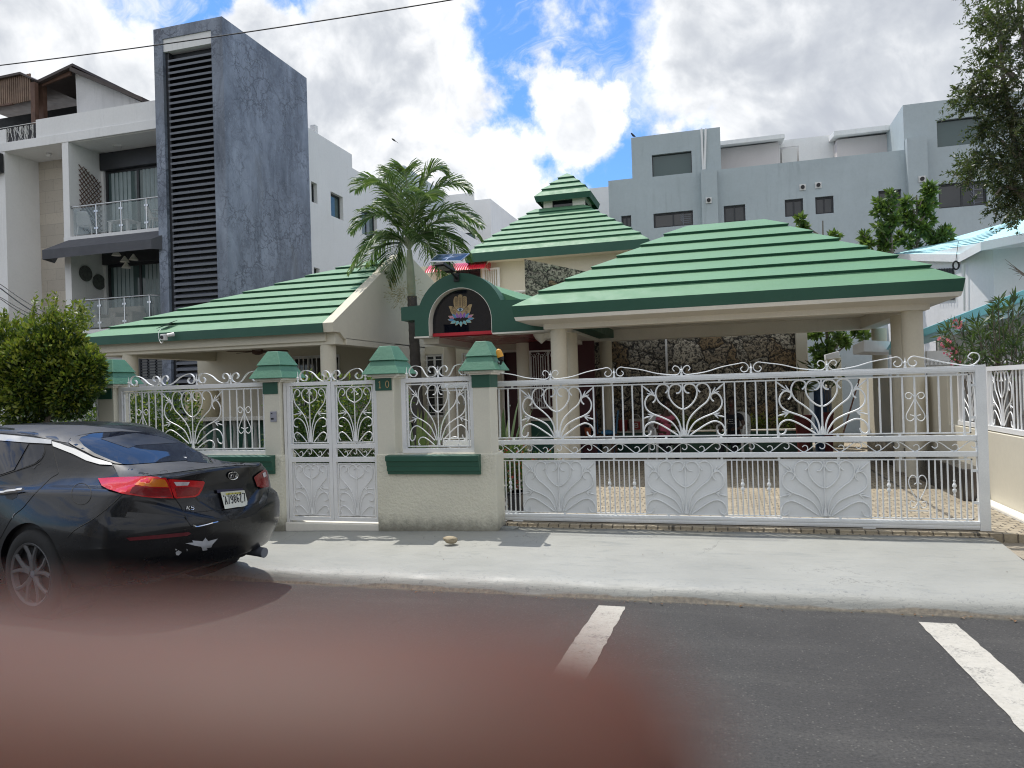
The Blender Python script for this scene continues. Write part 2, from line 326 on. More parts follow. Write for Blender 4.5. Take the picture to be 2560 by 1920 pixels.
def m_pavers():
    m_, nt, pb = nodes('coral_pavers'); P = pos(nt, (1, 1, 1), (0, 0, 0)); 
    w = nt.nodes.new('ShaderNodeVectorMath'); w.operation = 'ADD'; lk(nt, P, w.inputs[0]); nn = nt.nodes.new('ShaderNodeTexNoise'); nn.inputs['Scale'].default_value = 14; lk(nt, P, nn.inputs['Vector'])
    sc = nt.nodes.new('ShaderNodeVectorMath'); sc.operation = 'SCALE'; sc.inputs['Scale'].default_value = .03; lk(nt, nn.outputs['Color'], sc.inputs[0]); lk(nt, sc.outputs[0], w.inputs[1])
    b = nt.nodes.new('ShaderNodeTexBrick'); lk(nt, w.outputs[0], b.inputs['Vector']); b.inputs['Scale'].default_value = 1; b.inputs['Brick Width'].default_value = .115; b.inputs['Row Height'].default_value = .10
    b.inputs['Mortar Size'].default_value = .008; b.inputs['Mortar Smooth'].default_value = .4; b.inputs['Color1'].default_value = (.50, .43, .31, 1); b.inputs['Color2'].default_value = (.36, .30, .21, 1); b.inputs['Mortar'].default_value = (.11, .095, .075, 1)
    c = mixc(nt, rng_(nt, nz(nt, P, 38, 6, .75), .45, .75, 0, .7), b.outputs['Color'], (.22, .18, .13)); c = mixc(nt, rng_(nt, nz(nt, P, 1.2, 5), .4, .65, 0, .35), c, (.30, .27, .22))
    x = nt.nodes.new('ShaderNodeSeparateXYZ'); g = nt.nodes.new('ShaderNodeNewGeometry'); lk(nt, g.outputs['Position'], x.inputs[0])
    for (ax, val) in ((0, -.55), (0, 1.0), (0, 2.2), (1, 9.7), (1, 12.2)):      # dark joint strips
        c = mixc(nt, rng_(nt, mt(nt, 'ABSOLUTE', mt(nt, 'SUBTRACT', x.outputs[ax], val)), .018, .012, 1, 0) if 0 else rng_(nt, mt(nt, 'ABSOLUTE', mt(nt, 'SUBTRACT', x.outputs[ax], val)), .012, .020, .85, 0), c, (.05, .045, .04))
    lk(nt, c, pb.inputs['Base Color']); pb.inputs['Roughness'].default_value = .85
    bumpn(nt, mt(nt, 'ADD', mt(nt, 'MULTIPLY', b.outputs['Fac'], -1.0), mt(nt, 'MULTIPLY', nz(nt, P, 60, 6, .7), .9)), .9, .012, pb); return m_
def m_stone():
    m_, nt, pb = nodes('coral_stone'); P = pos(nt, (1, 1, 1)); nn = nt.nodes.new('ShaderNodeTexNoise'); nn.inputs['Scale'].default_value = 2.2; nn.inputs['Detail'].default_value = 4; lk(nt, P, nn.inputs['Vector'])
    w = nt.nodes.new('ShaderNodeVectorMath'); w.operation = 'SCALE'; w.inputs['Scale'].default_value = .55; lk(nt, nn.outputs['Color'], w.inputs[0]); a = nt.nodes.new('ShaderNodeVectorMath'); a.operation = 'ADD'; lk(nt, P, a.inputs[0]); lk(nt, w.outputs[0], a.inputs[1])
    v = nt.nodes.new('ShaderNodeTexVoronoi'); v.feature = 'DISTANCE_TO_EDGE'; v.inputs['Scale'].default_value = 2.5; lk(nt, a.outputs[0], v.inputs['Vector'])
    vc = nt.nodes.new('ShaderNodeTexVoronoi'); vc.inputs['Scale'].default_value = 2.5; lk(nt, a.outputs[0], vc.inputs['Vector']); sp = nt.nodes.new('ShaderNodeSeparateColor'); lk(nt, vc.outputs['Color'], sp.inputs[0])
    c = mixc(nt, rng_(nt, sp.outputs[0], .15, .85), (.34, .305, .24), (.56, .50, .39)); c = mixc(nt, rng_(nt, sp.outputs[1], .86, .92), c, (.32, .23, .13))
    n = nz(nt, P, 17, 9, .72, .8); hol = rng_(nt, n, .49, .55); c = mixc(nt, mt(nt, 'MULTIPLY', hol, .90), c, (.035, .033, .03))
    e = rng_(nt, v.outputs['Distance'], .008, .045, 1, 0); c = mixc(nt, mt(nt, 'MULTIPLY', e, .95), c, (.03, .028, .025))
    lk(nt, c, pb.inputs['Base Color']); pb.inputs['Roughness'].default_value = .9
    h = mt(nt, 'SUBTRACT', mt(nt, 'MULTIPLY', rng_(nt, v.outputs['Distance'], 0, .12), 1.), mt(nt, 'MULTIPLY', hol, .5)); bumpn(nt, h, .8, .04, pb); return m_
def m_tower():
    m_, nt, pb = nodes('polished_concrete'); P = pos(nt); nn = nt.nodes.new('ShaderNodeTexNoise'); nn.inputs['Scale'].default_value = 1.6; nn.inputs['Detail'].default_value = 7; nn.inputs['Roughness'].default_value = .65; lk(nt, P, nn.inputs['Vector'])
    w = nt.nodes.new('ShaderNodeVectorMath'); w.operation = 'SCALE'; w.inputs['Scale'].default_value = .9; lk(nt, nn.outputs['Color'], w.inputs[0]); a = nt.nodes.new('ShaderNodeVectorMath'); a.operation = 'ADD'; lk(nt, P, a.inputs[0]); lk(nt, w.outputs[0], a.inputs[1])
    def crack(s, wd):
        v = nt.nodes.new('ShaderNodeTexVoronoi'); v.feature = 'DISTANCE_TO_EDGE'; v.inputs['Scale'].default_value = s; lk(nt, a.outputs[0], v.inputs['Vector']); return rng_(nt, v.outputs['Distance'], .0, wd, 1, 0)
    k = mt(nt, 'MAXIMUM', mt(nt, 'MULTIPLY', crack(1.5, .05), 1.), mt(nt, 'MULTIPLY', crack(3.4, .07), .8))
    k = mt(nt, 'MULTIPLY', k, rng_(nt, nz(nt, P, .8, 4), .38, .58))
    S = pos(nt, (1, 1, .35)); c = mixc(nt, rng_(nt, nz(nt, S, 1.1, 8, .65, .5), .32, .66), (.070, .086, .118), (.27, .31, .385))
    c = mixc(nt, rng_(nt, nz(nt, P, 9, 8, .75), .55, .7, 0, .6), c, (.33, .37, .42)); c = mixc(nt, mt(nt, 'MULTIPLY', k, .9), c, (.05, .062, .09)); c = mixc(nt, rng_(nt, nz(nt, S, .7, 5), .62, .72, 0, .4), c, (.17, .17, .16))
    lk(nt, c, pb.inputs['Base Color']); pb.inputs['Roughness'].default_value = .45; bumpn(nt, mt(nt, 'SUBTRACT', nz(nt, P, 3, 6), mt(nt, 'MULTIPLY', k, .4)), .4, .02, pb); return m_
def m_block():
    m_, nt, pb = nodes('coral_blocks'); P = pos(nt, (1, 1, 1), (math.radians(90), 0, 0))
    b = nt.nodes.new('ShaderNodeTexBrick'); lk(nt, P, b.inputs['Vector']); b.inputs['Scale'].default_value = 1; b.inputs['Brick Width'].default_value = .8; b.inputs['Row Height'].default_value = .4; b.inputs['Mortar Size'].default_value = .006
    b.inputs['Color1'].default_value = (.55, .50, .42, 1); b.inputs['Color2'].default_value = (.46, .42, .36, 1); b.inputs['Mortar'].default_value = (.34, .31, .27, 1)
    G = pos(nt); c = mixc(nt, rng_(nt, nz(nt, G, 12, 8, .75), .55, .72, 0, .7), b.outputs['Color'], (.27, .23, .18)); lk(nt, c, pb.inputs['Base Color']); pb.inputs['Roughness'].default_value = .85; bumpn(nt, nz(nt, G, 25, 6), .4, .02, pb); return m_
def m_skin(name, col):
    m_, nt, pb = nodes(name); P = pos(nt); c = mixc(nt, rng_(nt, nz(nt, P, 200, 4), .3, .7), [q*.85 for q in col], [q*1.1 for q in col]); lk(nt, c, pb.inputs['Base Color']); pb.inputs['Roughness'].default_value = .5
    return m_

M = dict(
 asphalt=m_asphalt(), marking=m_marking(), walk=m_sidewalk(), pavers=m_pavers(), stone=m_stone(), tower=m_tower(), blocks=m_block(),
 earth=paint('yard_ground', (.16, .15, .12), .9, .25, .7, bump=.5, bs=30, bd=.01, fine=.2),
 oldwalk=paint('old_concrete', (.33, .29, .23), .85, .2, 1.5, fine=.25, bump=.5, bs=40, bd=.008),
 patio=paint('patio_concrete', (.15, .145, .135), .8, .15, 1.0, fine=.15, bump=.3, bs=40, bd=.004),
 roof=paint('roof_green', (.118, .270, .148), .62, .06, .9, streak=.10, streakcol=(.09, .20, .125), bump=.25, bs=45, bd=.003, fine=.05),
 fascia=paint('fascia_green', (.026, .100, .066), .5, .08, 1.2, bump=.2, bs=45, bd=.003, fine=.05),
 cap=paint('cap_green', (.080, .225, .145), .55, .16, 2.2, streak=.35, streakcol=(.06, .20, .14), bump=.5, bs=22, bd=.008, fine=.12),
 cream=paint('cream_wall', (.66, .615, .50), .8, .05, .8, streak=.12, streakcol=(.36, .33, .27), bump=.25, bs=50, bd=.003, fine=.04),
 creamlight=paint('cream_trim', (.82, .785, .70), .7, .05, 1.5, streak=.12, streakcol=(.40, .36, .28), fine=.05, bump=.2, bs=40, bd=.003),
 stucco=paint('rough_stucco', (.72, .695, .57), .8, .06, 1.6, bump=1.0, bs=34, bd=.016, fine=.03, dirtz=(.08, .30, .9, (.20, .19, .15))),
 pillar=paint('pillar_plaster', (.72, .69, .575), .75, .05, 2.0, streak=.2, streakcol=(.42, .40, .33), bump=.3, bs=30, bd=.004, fine=.05),
 column=paint('column_cream', (.66, .61, .49), .75, .06, 1.2, bump=.2, bs=40, bd=.003, fine=.05),
 white=paint('white_enamel', (.84, .84, .83), .35, .03, 3, fine=.03, streak=.08, streakcol=(.5, .46, .4)),
 gatewhite=paint('gate_enamel', (.80, .82, .82), .36, .05, 4, fine=.08, streak=.16, streakcol=(.5, .46, .4)),
 wwall=paint('white_render', (.80, .80, .79), .75, .04, .5, streak=.30, streakcol=(.42, .41, .39), bump=.2, bs=30, bd=.004, fine=.04),
 gwall=paint('grey_render', (.45, .51, .53), .75, .08, .35, streak=.6, streakcol=(.25, .29, .30), bump=.35, bs=14, bd=.01, fine=.05),
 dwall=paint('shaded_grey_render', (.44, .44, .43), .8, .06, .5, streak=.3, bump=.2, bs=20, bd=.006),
 bluew=paint('pale_blue_render', (.83, .83, .85), .75, .05, .6, streak=.25, streakcol=(.45, .48, .5), bump=.4, bs=9, bd=.01),
 turq=paint('turquoise_paint', (.27, .68, .76), .55, .08, 1.5, fine=.06),
 turqd=paint('turquoise_joint', (.03, .14, .20), .7, .1),
 turql=paint('pale_turquoise_tile', (.48, .80, .84), .55, .1, 1.2, fine=.06, bump=.3, bs=20, bd=.006),
 dark=paint('dark_aluminium', (.025, .027, .032), .4, .1), louver=paint('louver_grey', (.16, .172, .20), .45, .06, 2, fine=.02),
 black=paint('matte_black', (.012, .012, .013), .5, .1), awning=paint('awning_canvas', (.085, .088, .10), .8, .1, 2), steel=paint('brushed_steel', (.55, .56, .57), .25, .03, metal=1.0),
 wood=paint('brown_timber', (.12, .065, .045), .7, .3, 3, streak=.5, streakcol=(.05, .03, .02)), woodl=paint('slat_timber', (.22, .15, .11), .8, .3, 3),
 curtain=paint('curtain_cloth', (.33, .40, .41), .8, .1, 3), glassd=glass('dark_window'), glassg=glass('green_window', (.06, .10, .10), .06), glassr=glass('rail_glass', (.35, .42, .42), .03, alpha=.22),
 red=paint('red_paint', (.55, .02, .035), .45, .1), redd=paint('maroon_ceiling', (.40, .03, .045), .3, .1, coat=.6), maroon=paint('maroon_door', (.07, .012, .018), .5, .1),
 trunk=paint('bark', (.20, .17, .14), .9, .35, 6, bump=.8, bs=40, bd=.01, fine=.3), palmtrunk=paint('palm_trunk', (.10, .09, .08), .9, .3, 5, bump=.8, bs=30, bd=.01, fine=.3), crownshaft=paint('crownshaft', (.33, .36, .24), .6, .2, 4),
 rock=paint('buff_rock', (.38, .32, .22), .9, .3, 14, bump=.8, bs=60, bd=.01, fine=.3), rubble=paint('grey_rubble', (.30, .31, .29), .9, .25, 12, bump=.8, bs=60, bd=.006, fine=.3),
 orange=paint('amber_lens', (.75, .36, .03), .3, .1, 8), gold=paint('gold_print', (.50, .37, .18), .5, .15, 20), barrel=paint('blue_plastic', (.035, .075, .14), .45, .2, 3), pot=paint('oxblood_pot', (.14, .022, .02), .6, .2, 4),
 marble=paint('black_marble', (.02, .018, .018), .25, .5, 5, streak=.8, streakcol=(.30, .24, .22)), plastic=paint('white_plastic', (.72, .72, .70), .4, .04, 3),
 wire=paint('cable_black', (.02, .02, .022), .7, .1), counter=paint('speckled_stone', (.42, .40, .35), .6, .5, 60),
 carblack=paint('car_paint', (.0035, .0038, .0055), .30, .3, 2.0, coat=.35, fine=.0, spec=.30), carmatte=paint('black_vinyl_wrap', (.020, .020, .022), .48, .25, 1.6, fine=.0, bump=.15, bs=5, bd=.01),
 rubber=paint('tyre_rubber', (.022, .022, .022), .85, .3, 10, bump=.3, bs=90, bd=.003), rim=paint('black_alloy', (.11, .11, .115), .42, .2, 5, fine=.1), chrome=paint('chrome', (.72, .73, .75), .12, .03, metal=1.0),
 tail=paint('tail_light_red', (.50, .004, .008), .25, .12, 12, coat=.35, spec=.3), tailin=paint('tail_light_dark', (.20, .004, .008), .25, .2, 12, coat=.35, spec=.3), amber=paint('indicator_amber', (.62, .17, .015), .25, .15, 20, coat=.35, spec=.3), clearlens=paint('clear_lens', (.55, .50, .52), .12, .3, 25, coat=1.0),
 reflector=paint('reflector_red', (.10, .006, .012), .35, .2, 30), carglass=glass('tinted_car_glass', (.006, .008, .016), .03), plate=paint('plate_white', (.62, .62, .52), .5, .06, 8), ink=paint('plate_ink', (.01, .01, .012), .6, .05), yellow=paint('plate_yellow', (.60, .55, .10), .5, .05),
 filler=paint('bare_primer', (.42, .43, .45), .7, .2, 9),
 shirtpink=paint('pink_cloth', (.55, .13, .20), .85, .1, 9), shirtblack=paint('black_cloth', (.012, .013, .018), .9, .2, 9), skin=m_skin('dark_skin', (.075, .038, .026)), hair=paint('black_hair', (.008, .007, .007), .6, .2, 20),
 flowers=leafmat('pink_petals', [(.65, .10, .22), (.80, .28, .38)], .3), 
 leaf_bush=leafmat('bush_leaves', [(.05, .09, .012), (.10, .15, .018), (.20, .24, .025), (.34, .34, .05)], .30), leaf_dark=leafmat('hedge_leaves', [(.012, .04, .010), (.022, .065, .015), (.05, .11, .02)], .25),
 leaf_tree=leafmat('tree_leaves', [(.03, .065, .018), (.07, .13, .03), (.14, .21, .05)], .35), leaf_ficus=leafmat('fine_leaves', [(.018, .032, .015), (.035, .055, .025), (.075, .085, .035), (.10, .08, .045)], .25),
 leaf_palm=leafmat('palm_leaflets', [(.045, .10, .035), (.09, .17, .06), (.17, .25, .09), (.28, .32, .16)], .30), leaf_dry=leafmat('dry_blossom', [(.34, .28, .12), (.45, .38, .20)], .2), leaf_spear=leafmat('spear_leaves', [(.03, .07, .025), (.08, .13, .05), (.20, .24, .10)], .1),
 deadleaf=leafmat('dead_leaves', [(.10, .045, .02), (.22, .12, .06), (.05, .03, .02)], .1),
)
# ------------------------------------------------------------------ ground, road, pavement, driveway
def zf(x): return .12 + .025*min(0., x+2.4)
mb = MB(); mb.poly([(-900, -900, -.6), (900, -900, -.6), (900, 900, -.6), (-900, 900, -.6)])
struct('ground', mb, M['earth'], 'bare earth and far ground around the street', 'ground')
def road_z(y): return -.05*(y-4.3) if y > 0 else .215 + .03*y
mb = MB(); ys = [-9, -6, -3, 0, 2, 4, 5.83, 5.95]
mb.grid(lambda u, v: (-60+120*u, np.interp(v*7, range(8), ys), road_z(np.interp(v*7, range(8), ys))), 12, 7)
mb.prism([(-60, -9, -.6), (60, -9, -.6), (60, -9, -.055), (-60, -9, -.055)], (0, -.3, 0))
struct('road', mb, M['asphalt'], 'dark grey asphalt street in the foreground', 'road')
mb = MB(); mb.box(-60, 60, -14, -9.3, -.5, .12)
struct('far_pavement', mb, M['oldwalk'], 'pavement across the street', 'pavement', bevel=.02)
# sloping painted pavement with a rolled kerb
prof = [(5.80, -.12), (5.83, -.078), (5.845, -.045), (5.862, -.015), (5.89, .012), (5.94, .034), (6.02, .048), (6.2, .055), (6.6, .068), (7.0, .085), (7.3, .105), (7.45, .12), (7.72, .122)]
mb = MB(); nx = 150
def swk(u, v):
    i = v*(len(prof)-1); x = -14 + 16.3*u; y, h = prof[int(round(i))]
    wob = .006*math.sin(x*3.1)+.004*math.sin(x*7.7+1)
    k = 1 if y > 7.0 else max(0, (y-6.)/1.0)
    return (x, y+(wob if y < 6.1 else 0), h+k*(zf(x)-.12)+.002*math.sin(x*5+y*9))
mb.grid(swk, nx, len(prof)-1)
struct('sidewalk', mb, M['walk'], 'grey-green painted concrete pavement with rolled kerb', 'pavement', smooth=True)
mb = MB()
def swk2(u, v):
    i = v*(len(prof)-1); y, h = prof[int(round(i))]; return (2.34+11*u, y, h*.75-.02)
mb.grid(swk2, 20, len(prof)-1); mb.box(2.31, 2.34, 6.25, 7.7, -.1, .085)
struct('neighbour_pavement', mb, M['oldwalk'], 'unpainted brownish concrete beyond the driveway apron', 'pavement')
mb = MB(); mb.box(-2.33, 2.95, 7.72, 18.5, -.2, .15); mb.box(-2.3, 2.31, 7.66, 7.72, -.1, .125)
struct('driveway', mb, M['pavers'], 'driveway of small cream coral pavers behind the gate', 'driveway')
mb = MB(); mb.box(-30, -2.33, 7.60, 40, -.3, .142); mb.box(-2.33, 25, 18.5, 60, -.3, .14)
mb.box(2.95, 25, 7.60, 18.5, -.3, .13); struct('yard', mb, M['patio'], 'front yard ground behind the fence', 'yard')
for i, (x0, x1, lab) in enumerate(((0, 0, 'short white bay line on the asphalt, partly under the blurred finger'), (0, 0, 'long white bay line on the asphalt at far right'))):
    pts = [[(1300, 1297), (1358, 1297), None], [(1970, 1328), (2045, 1328), None]][i]
    a = on('Z', road_z(5.62), *pts[0]); b = on('Z', road_z(5.62), *pts[1]); xa, xb = a[0], b[0]
    mb = MB(); n = 60; rs = np.random.default_rng(i)
    L0 = [xa+rs.normal(0, .003) for _ in range(n+1)]; R0 = [xb+rs.normal(0, .003) for _ in range(n+1)]
    yy = [5.60-4.4*k/n for k in range(n+1)]
    for k in range(n): mb.poly([(L0[k+1], yy[k+1], road_z(yy[k+1])+.004), (R0[k+1], yy[k+1], road_z(yy[k+1])+.004), (R0[k], yy[k], road_z(yy[k])+.004), (L0[k], yy[k], road_z(yy[k])+.004)])
    o = mb.build('road_marking', M['marking']); tag(o, lab, 'road marking', 'white parking bay lines', kind='structure')
def rockmesh(c, s, seed, n=3):
    bm = bmesh.new(); bmesh.ops.create_icosphere(bm, subdivisions=n, radius=1); r_ = np.random.default_rng(seed); D = r_.normal(size=(7, 3)); D /= np.linalg.norm(D, axis=1)[:, None]; H = r_.uniform(.55, .9, 7)
    mb = MB(); vs = []
    for v in bm.verts:
        p = np.array(v.co)
        for d_, h in zip(D, H):
            q = p@d_
            if q > h: p = p-d_*(q-h)
        vs.append((c[0]+p[0]*s[0], c[1]+p[1]*s[1], c[2]+p[2]*s[2]))
    mb.add(vs, [tuple(v.index for v in f.verts) for f in bm.faces]); bm.free(); return mb
p = on('Z', .10, 972, 1172); o = rockmesh((p[0], p[1], .125), (.085, .055, .040), 3).build('loose_stone', M['rock']); tag(o, 'buff stone lying on the pavement in front of the low wall', 'stone')
p = on('Z', .11, *z('b', 215, 770)); mb = MB(); mb.prism([(p[0]-.10, p[1]-.05, .118), (p[0]+.08, p[1]-.06, .118), (p[0]+.12, p[1]+.02, .118), (p[0]+.0, p[1]+.05, .118), (p[0]-.1, p[1]+.03, .118)], (0.01, .01, .02))
o = mb.build('broken_tile', M['rubble'], bevel=.004); tag(o, 'broken grey tile shard at the foot of the gate pillar', 'tile shard')
p = on('Z', .02, *z(8, 1160, 1290)); o = rockmesh((p[0]+.05, 6.02, .085), (.17, .08, .06), 5).build('kerb_stone', M['rock']); tag(o, 'pale stone lying under the back of the black car', 'stone')
mb = MB(); rs = np.random.default_rng(5)
for i in range(90):
    if i < 55: x = rs.uniform(-2.6, 2.2); y = 5.80-abs(rs.normal(0, .05)); h = road_z(y)+.006
    else: x = rs.uniform(-3.4, 2.2); y = rs.uniform(6.1, 7.4); h = np.interp(y, [q[0] for q in prof], [q[1] for q in prof])+.006
    s_ = rs.uniform(.006, .022) if i < 55 else rs.uniform(.003, .010); a = rs.uniform(0, 6.3); ca, sa = math.cos(a)*s_, math.sin(a)*s_
    mb.poly([(x-ca, y-sa, h), (x+sa*.5, y-ca*.5, h+s_*.4), (x+ca, y+sa, h+s_*.2), (x-sa*.5, y+ca*.5, h+s_*.5)])
o = mb.build('leaf_litter', M['deadleaf'], fixn=False); tag(o, 'scattered dead leaves and grit along the kerb', 'leaf litter', kind='stuff')
# ------------------------------------------------------------------ pillars, walls, wrought iron
def pillar(x0, x1, z0, label, number=None, collar_side=False, lowz=.93, low=True):
    t = thing('gate_pillar', label, 'pillar', ((x0+x1)/2, 7.58, z0), 0, 'pillars with green two-tier caps along the fence')
    xc = (x0+x1)/2; w = (x1-x0)/2; yc = 7.585; d = .135
    MB().box(x0, x1, 7.45, 7.72, z0-.1, 1.77).build('shaft', M['pillar'], t, bevel=.006)
    if low: MB().box(x0-.018, x1+(.045 if collar_side else .018), 7.435, 7.735, z0-.12, lowz).build('rough_base', M['stucco'], t, bevel=.015)
    c = MB(); c.box(x0-.006, x1+(.006 if collar_side else -.02), 7.440, 7.60 if not collar_side else 7.73, 1.632, 1.768); co = c.build('collar', M['fascia'], t, bevel=.003)
    c = MB(); c.box(xc-w-.03, xc+w+.03, yc-d-.03, yc+d+.03, 1.768, 1.787); c.box(xc-w-.07, xc+w+.07, yc-d-.07, yc+d+.07, 1.787, 1.812)
    c.build('cornice', M['creamlight'], t, bevel=.004)
    e = .118; R = lambda k: (xc-(w+k), xc+(w+k), yc-(d+k), yc+(d+k))
    c = MB(); c.frus(R(e), 1.812, R(.03), 1.972); c.frus(R(.055), 1.962, R(-.035), 2.125); c.build('cap', M['cap'], t, bevel=.006)
    if number:
        d1 = MB()
        def stroke(pts, cl=False): d1.tube([(p[0], 7.436, p[1]) for p in pts], .0045, 6, closed=cl)
        a = x0+.055; h0, h1 = 1.662, 1.737
        stroke([(a-.014, h1-.014), (a, h1), (a, h0)]); stroke([(a-.012, h0), (a+.012, h0)])
        b = a+.088; stroke([(b+.019*math.cos(k*math.pi/8), (h0+h1)/2+.037*math.sin(k*math.pi/8)) for k in range(16)], True)
        d1.build('house_number', M['gold'], co, label='brass house number 10')
    return t
P1 = pillar(-7.50, -7.27, .0, 'pillar with green cap half hidden by the round bush')
P2 = pillar(-5.13, -4.92, .06, 'pillar with green cap between iron fence panel and pedestrian gate')
P3 = pillar(-3.70, -3.49, .09, 'pillar carrying the house number 10, right of the pedestrian gate', number=True, low=False)
P4 = pillar(-2.575, -2.385, .12, 'pillar with amber lamp on its green cap at the left end of the sliding gate', collar_side=True, low=False)
# intercom plate on the second pillar
t = thing('intercom_plate', 'small grey notice plate on the pillar left of the pedestrian gate', 'plate', (-5.03, 7.44, 1.2))
x, y = z(5, 240, 1355), z(5, 290, 1435); a, b = on('Y', 7.444, *x), on('Y', 7.444, *y)
MB().box(a[0], b[0], 7.438, 7.449, b[2], a[2]).build('plate', paint('plate_grey', (.33, .33, .38), .4, .1, 20), t, bevel=.002)
c = MB(); c.box(a[0]+.008, a[0]+.045, 7.4355, 7.4375, b[2]+.025, b[2]+.042); c.box(a[0]+.010, a[0]+.03, 7.4355, 7.4375, b[2]+.09, b[2]+.10); c.build('print', M['ink'], t)

def low_wall(x0, x1, z0, label, sx0, sx1):
    t = thing('boundary_wall', label, 'wall', ((x0+x1)/2, 7.58, z0))
    MB().box(x0, x1, 7.455 if x1 < -3 else 7.436, 7.715 if x1 < -3 else 7.735, z0-.12, .925 if x1 < -3 else .932).build('masonry', M['stucco'], t, bevel=.012)
    s = MB(); s.tube([(0, 0, 0), (1, 0, 0)], .001, 3) if 0 else None
    prof = [(7.46, .715), (7.405, .715), (7.400, .745), (7.385, .752), (7.382, .800), (7.372, .812), (7.368, .852), (7.345, .866), (7.343, .918), (7.46, .930)]
    s.prism([(sx0, a, b) for a, b in prof], (sx1-sx0, 0, 0)); s.build('sill', M['fascia'], t, bevel=.003)
    return t
low_wall(-3.715, -2.335, .10, 'low cream stucco wall with green sill between the two right pillars', -3.565, -2.50)
low_wall(-7.26, -5.14, .05, 'low cream wall with green sill behind the black car', -7.20, -4.99)
low_wall(-12.0, -7.51, .0, 'low cream wall hidden behind the round bush at far left', -11.9, -7.55)

def flip(pl): return [(-x_, y_) for x_, y_ in pl]
H_in = [(60, 87), (38, 85), (20, 66), (12, 38), (30, 10), (65, 2), (103, 15), (127, 58), (124, 118), (92, 178), (45, 222), (6, 240)]
H_out = [(157, 82), (138, 62), (127, 32), (148, 7), (186, -1), (224, 18), (247, 68), (242, 122), (212, 176), (150, 226), (92, 280), (52, 336), (30, 400), (20, 485)]
H_side = [(276, 172), (256, 150), (250, 118), (272, 98), (306, 96), (338, 132), (350, 182), (334, 234), (284, 276), (182, 318), (104, 364), (56, 432), (32, 485)]
H_low = [(300, 438), (312, 472), (346, 488), (368, 462), (362, 418), (334, 376), (280, 356), (212, 380), (124, 436), (54, 485)]
V_out = [(105, 65), (90, 52), (84, 30), (98, 9), (120, 10), (140, 40), (143, 78), (130, 122), (90, 172), (50, 225), (24, 290), (12, 360), (10, 435)]
V_in = [(24, 42), (10, 30), (6, 14), (24, 0), (48, 8), (68, 32), (66, 70), (44, 100), (4, 122)]
V_d1 = [(112, 313), (138, 308), (150, 286), (146, 260), (122, 242), (88, 248), (52, 285), (30, 350), (18, 435)]
V_d2 = [(130, 425), (142, 405), (148, 388), (142, 368), (118, 358), (90, 372), (58, 405), (34, 434)]
def pat(mb, cx, yy, zt, hw, h, kind, rad=.0064, flat=True, proud=0.):
    if kind == 'wide': S, sx, sy, polys = 485, hw/373, h/485, [H_in, H_out, H_side, H_low]
    elif kind == 'window': S, sx, sy, polys = 485, hw/373, h/530, [H_in, H_out, H_side, H_low, [(250, 505), (270, 522), (235, 523), (200, 500), (160, 478), (110, 490), (58, 520)][::-1] and [(262, 518), (240, 527), (262, 500), (240, 466), (190, 458), (130, 482), (60, 524)]]
    else: S, sx, sy, polys = 435, hw/150, h/435, [V_in, V_out, V_d1, V_d2]
    for pl in polys:
        for q in (pl, flip(pl)):
            pts = spline([(cx+a*sx, yy, zt-b*sy) for a, b in q], 5); mb.tube(pts, rad, 6)
    mb.tube([(cx, yy, zt), (cx, yy, zt-h)], rad*1.05, 6)
    mb.tube([(cx, yy, zt-h*.86), (cx, yy, zt-h)], [rad*1.4, rad*3.0], 6)
    def arrow(tip, tail):   # spear leaf with three blades
        for s_ in (1, -1):
            T = np.array([cx+s_*tip[0]*sx, yy, zt-tip[1]*sy]); B = np.array([cx+s_*tail[0]*sx, yy, zt-tail[1]*sy]); d_ = B-T; L_ = np.linalg.norm(d_); d_ /= L_; nrm = np.array([-d_[2], 0, d_[0]])
            mb.tube([T, T+d_*L_*.45, T+d_*L_*.62, T+d_*L_*.82, B], [rad*.5, rad*.8, rad*1.15, rad*.9, rad*.5], 5)
            for k in (1, -1):
                mb.tube([T+d_*.012, T+d_*L_*.25+nrm*k*.010, T+d_*L_*.50+nrm*k*.030], [rad*.5, rad*1.15, rad*.35], 5)
    if kind == 'leaf': arrow((62, 200), (150, 210))
    else: arrow((250, 112), (373, 5)); arrow((268, 290), (373, 320))
def lyre(mb, cx, yy, zt, h, w, rad=.0048):
    pl = [(.10, .13), (.08, .03), (.40, .0), (.95, .05), (.95, .20), (.45, .24), (.12, .16)]
    a = [(.15, .17), (.28, .24), (.62, .20), (.95, .08), (.80, .0), (.45, .0), (.2, .08)]
    c1 = [(.35, .10), (.45, .20), (.75, .21), (1.0, .11), (.80, .0), (.42, .02), (.06, .20), (.50, .50), (.92, .75), (.95, .90), (.60, 1.0), (.2, .93), (.12, .83), (.55, .78)]
    for s_ in (1, -1): mb.tube(spline([(cx+s_*p*w/2, yy, zt-q*h) for p, q in c1], 4), rad, 5)
def heartlet(mb, cx, yy, zt, h, w, rad=.0048):
    c1 = [(.30, .30), (.55, .22), (.45, .08), (.20, .04), (.02, .20), (.05, .02), (.45, -.02), (.90, .10), (.95, .30), (.40, .62), (.0, .78)]
    c1 = [(.35, .24), (.60, .20), (.60, .08), (.30, .0), (.04, .12), (.0, .02)]
    c2 = [(.40, .26), (.12, .20), (.18, .03), (.60, -.02), (.95, .12), (.90, .32), (.45, .62), (.0, .82), (-.40, 1.0), (-.85, .96), (-.80, .80), (-.35, .84)]
    for s_ in (1, -1): mb.tube(spline([(cx+s_*p*w/2, yy, zt-q*h) for p, q in c2], 4), rad, 5)
A_r = [(.07, .045), (.088, .07), (.068, .098), (.033, .088), (.012, .05), (.035, .014), (.09, .008)]
B_l = [(-.13, .098), (-.065, .106), (-.026, .07), (-.035, .026), (-.075, .014), (-.10, .042), (-.080, .068)]
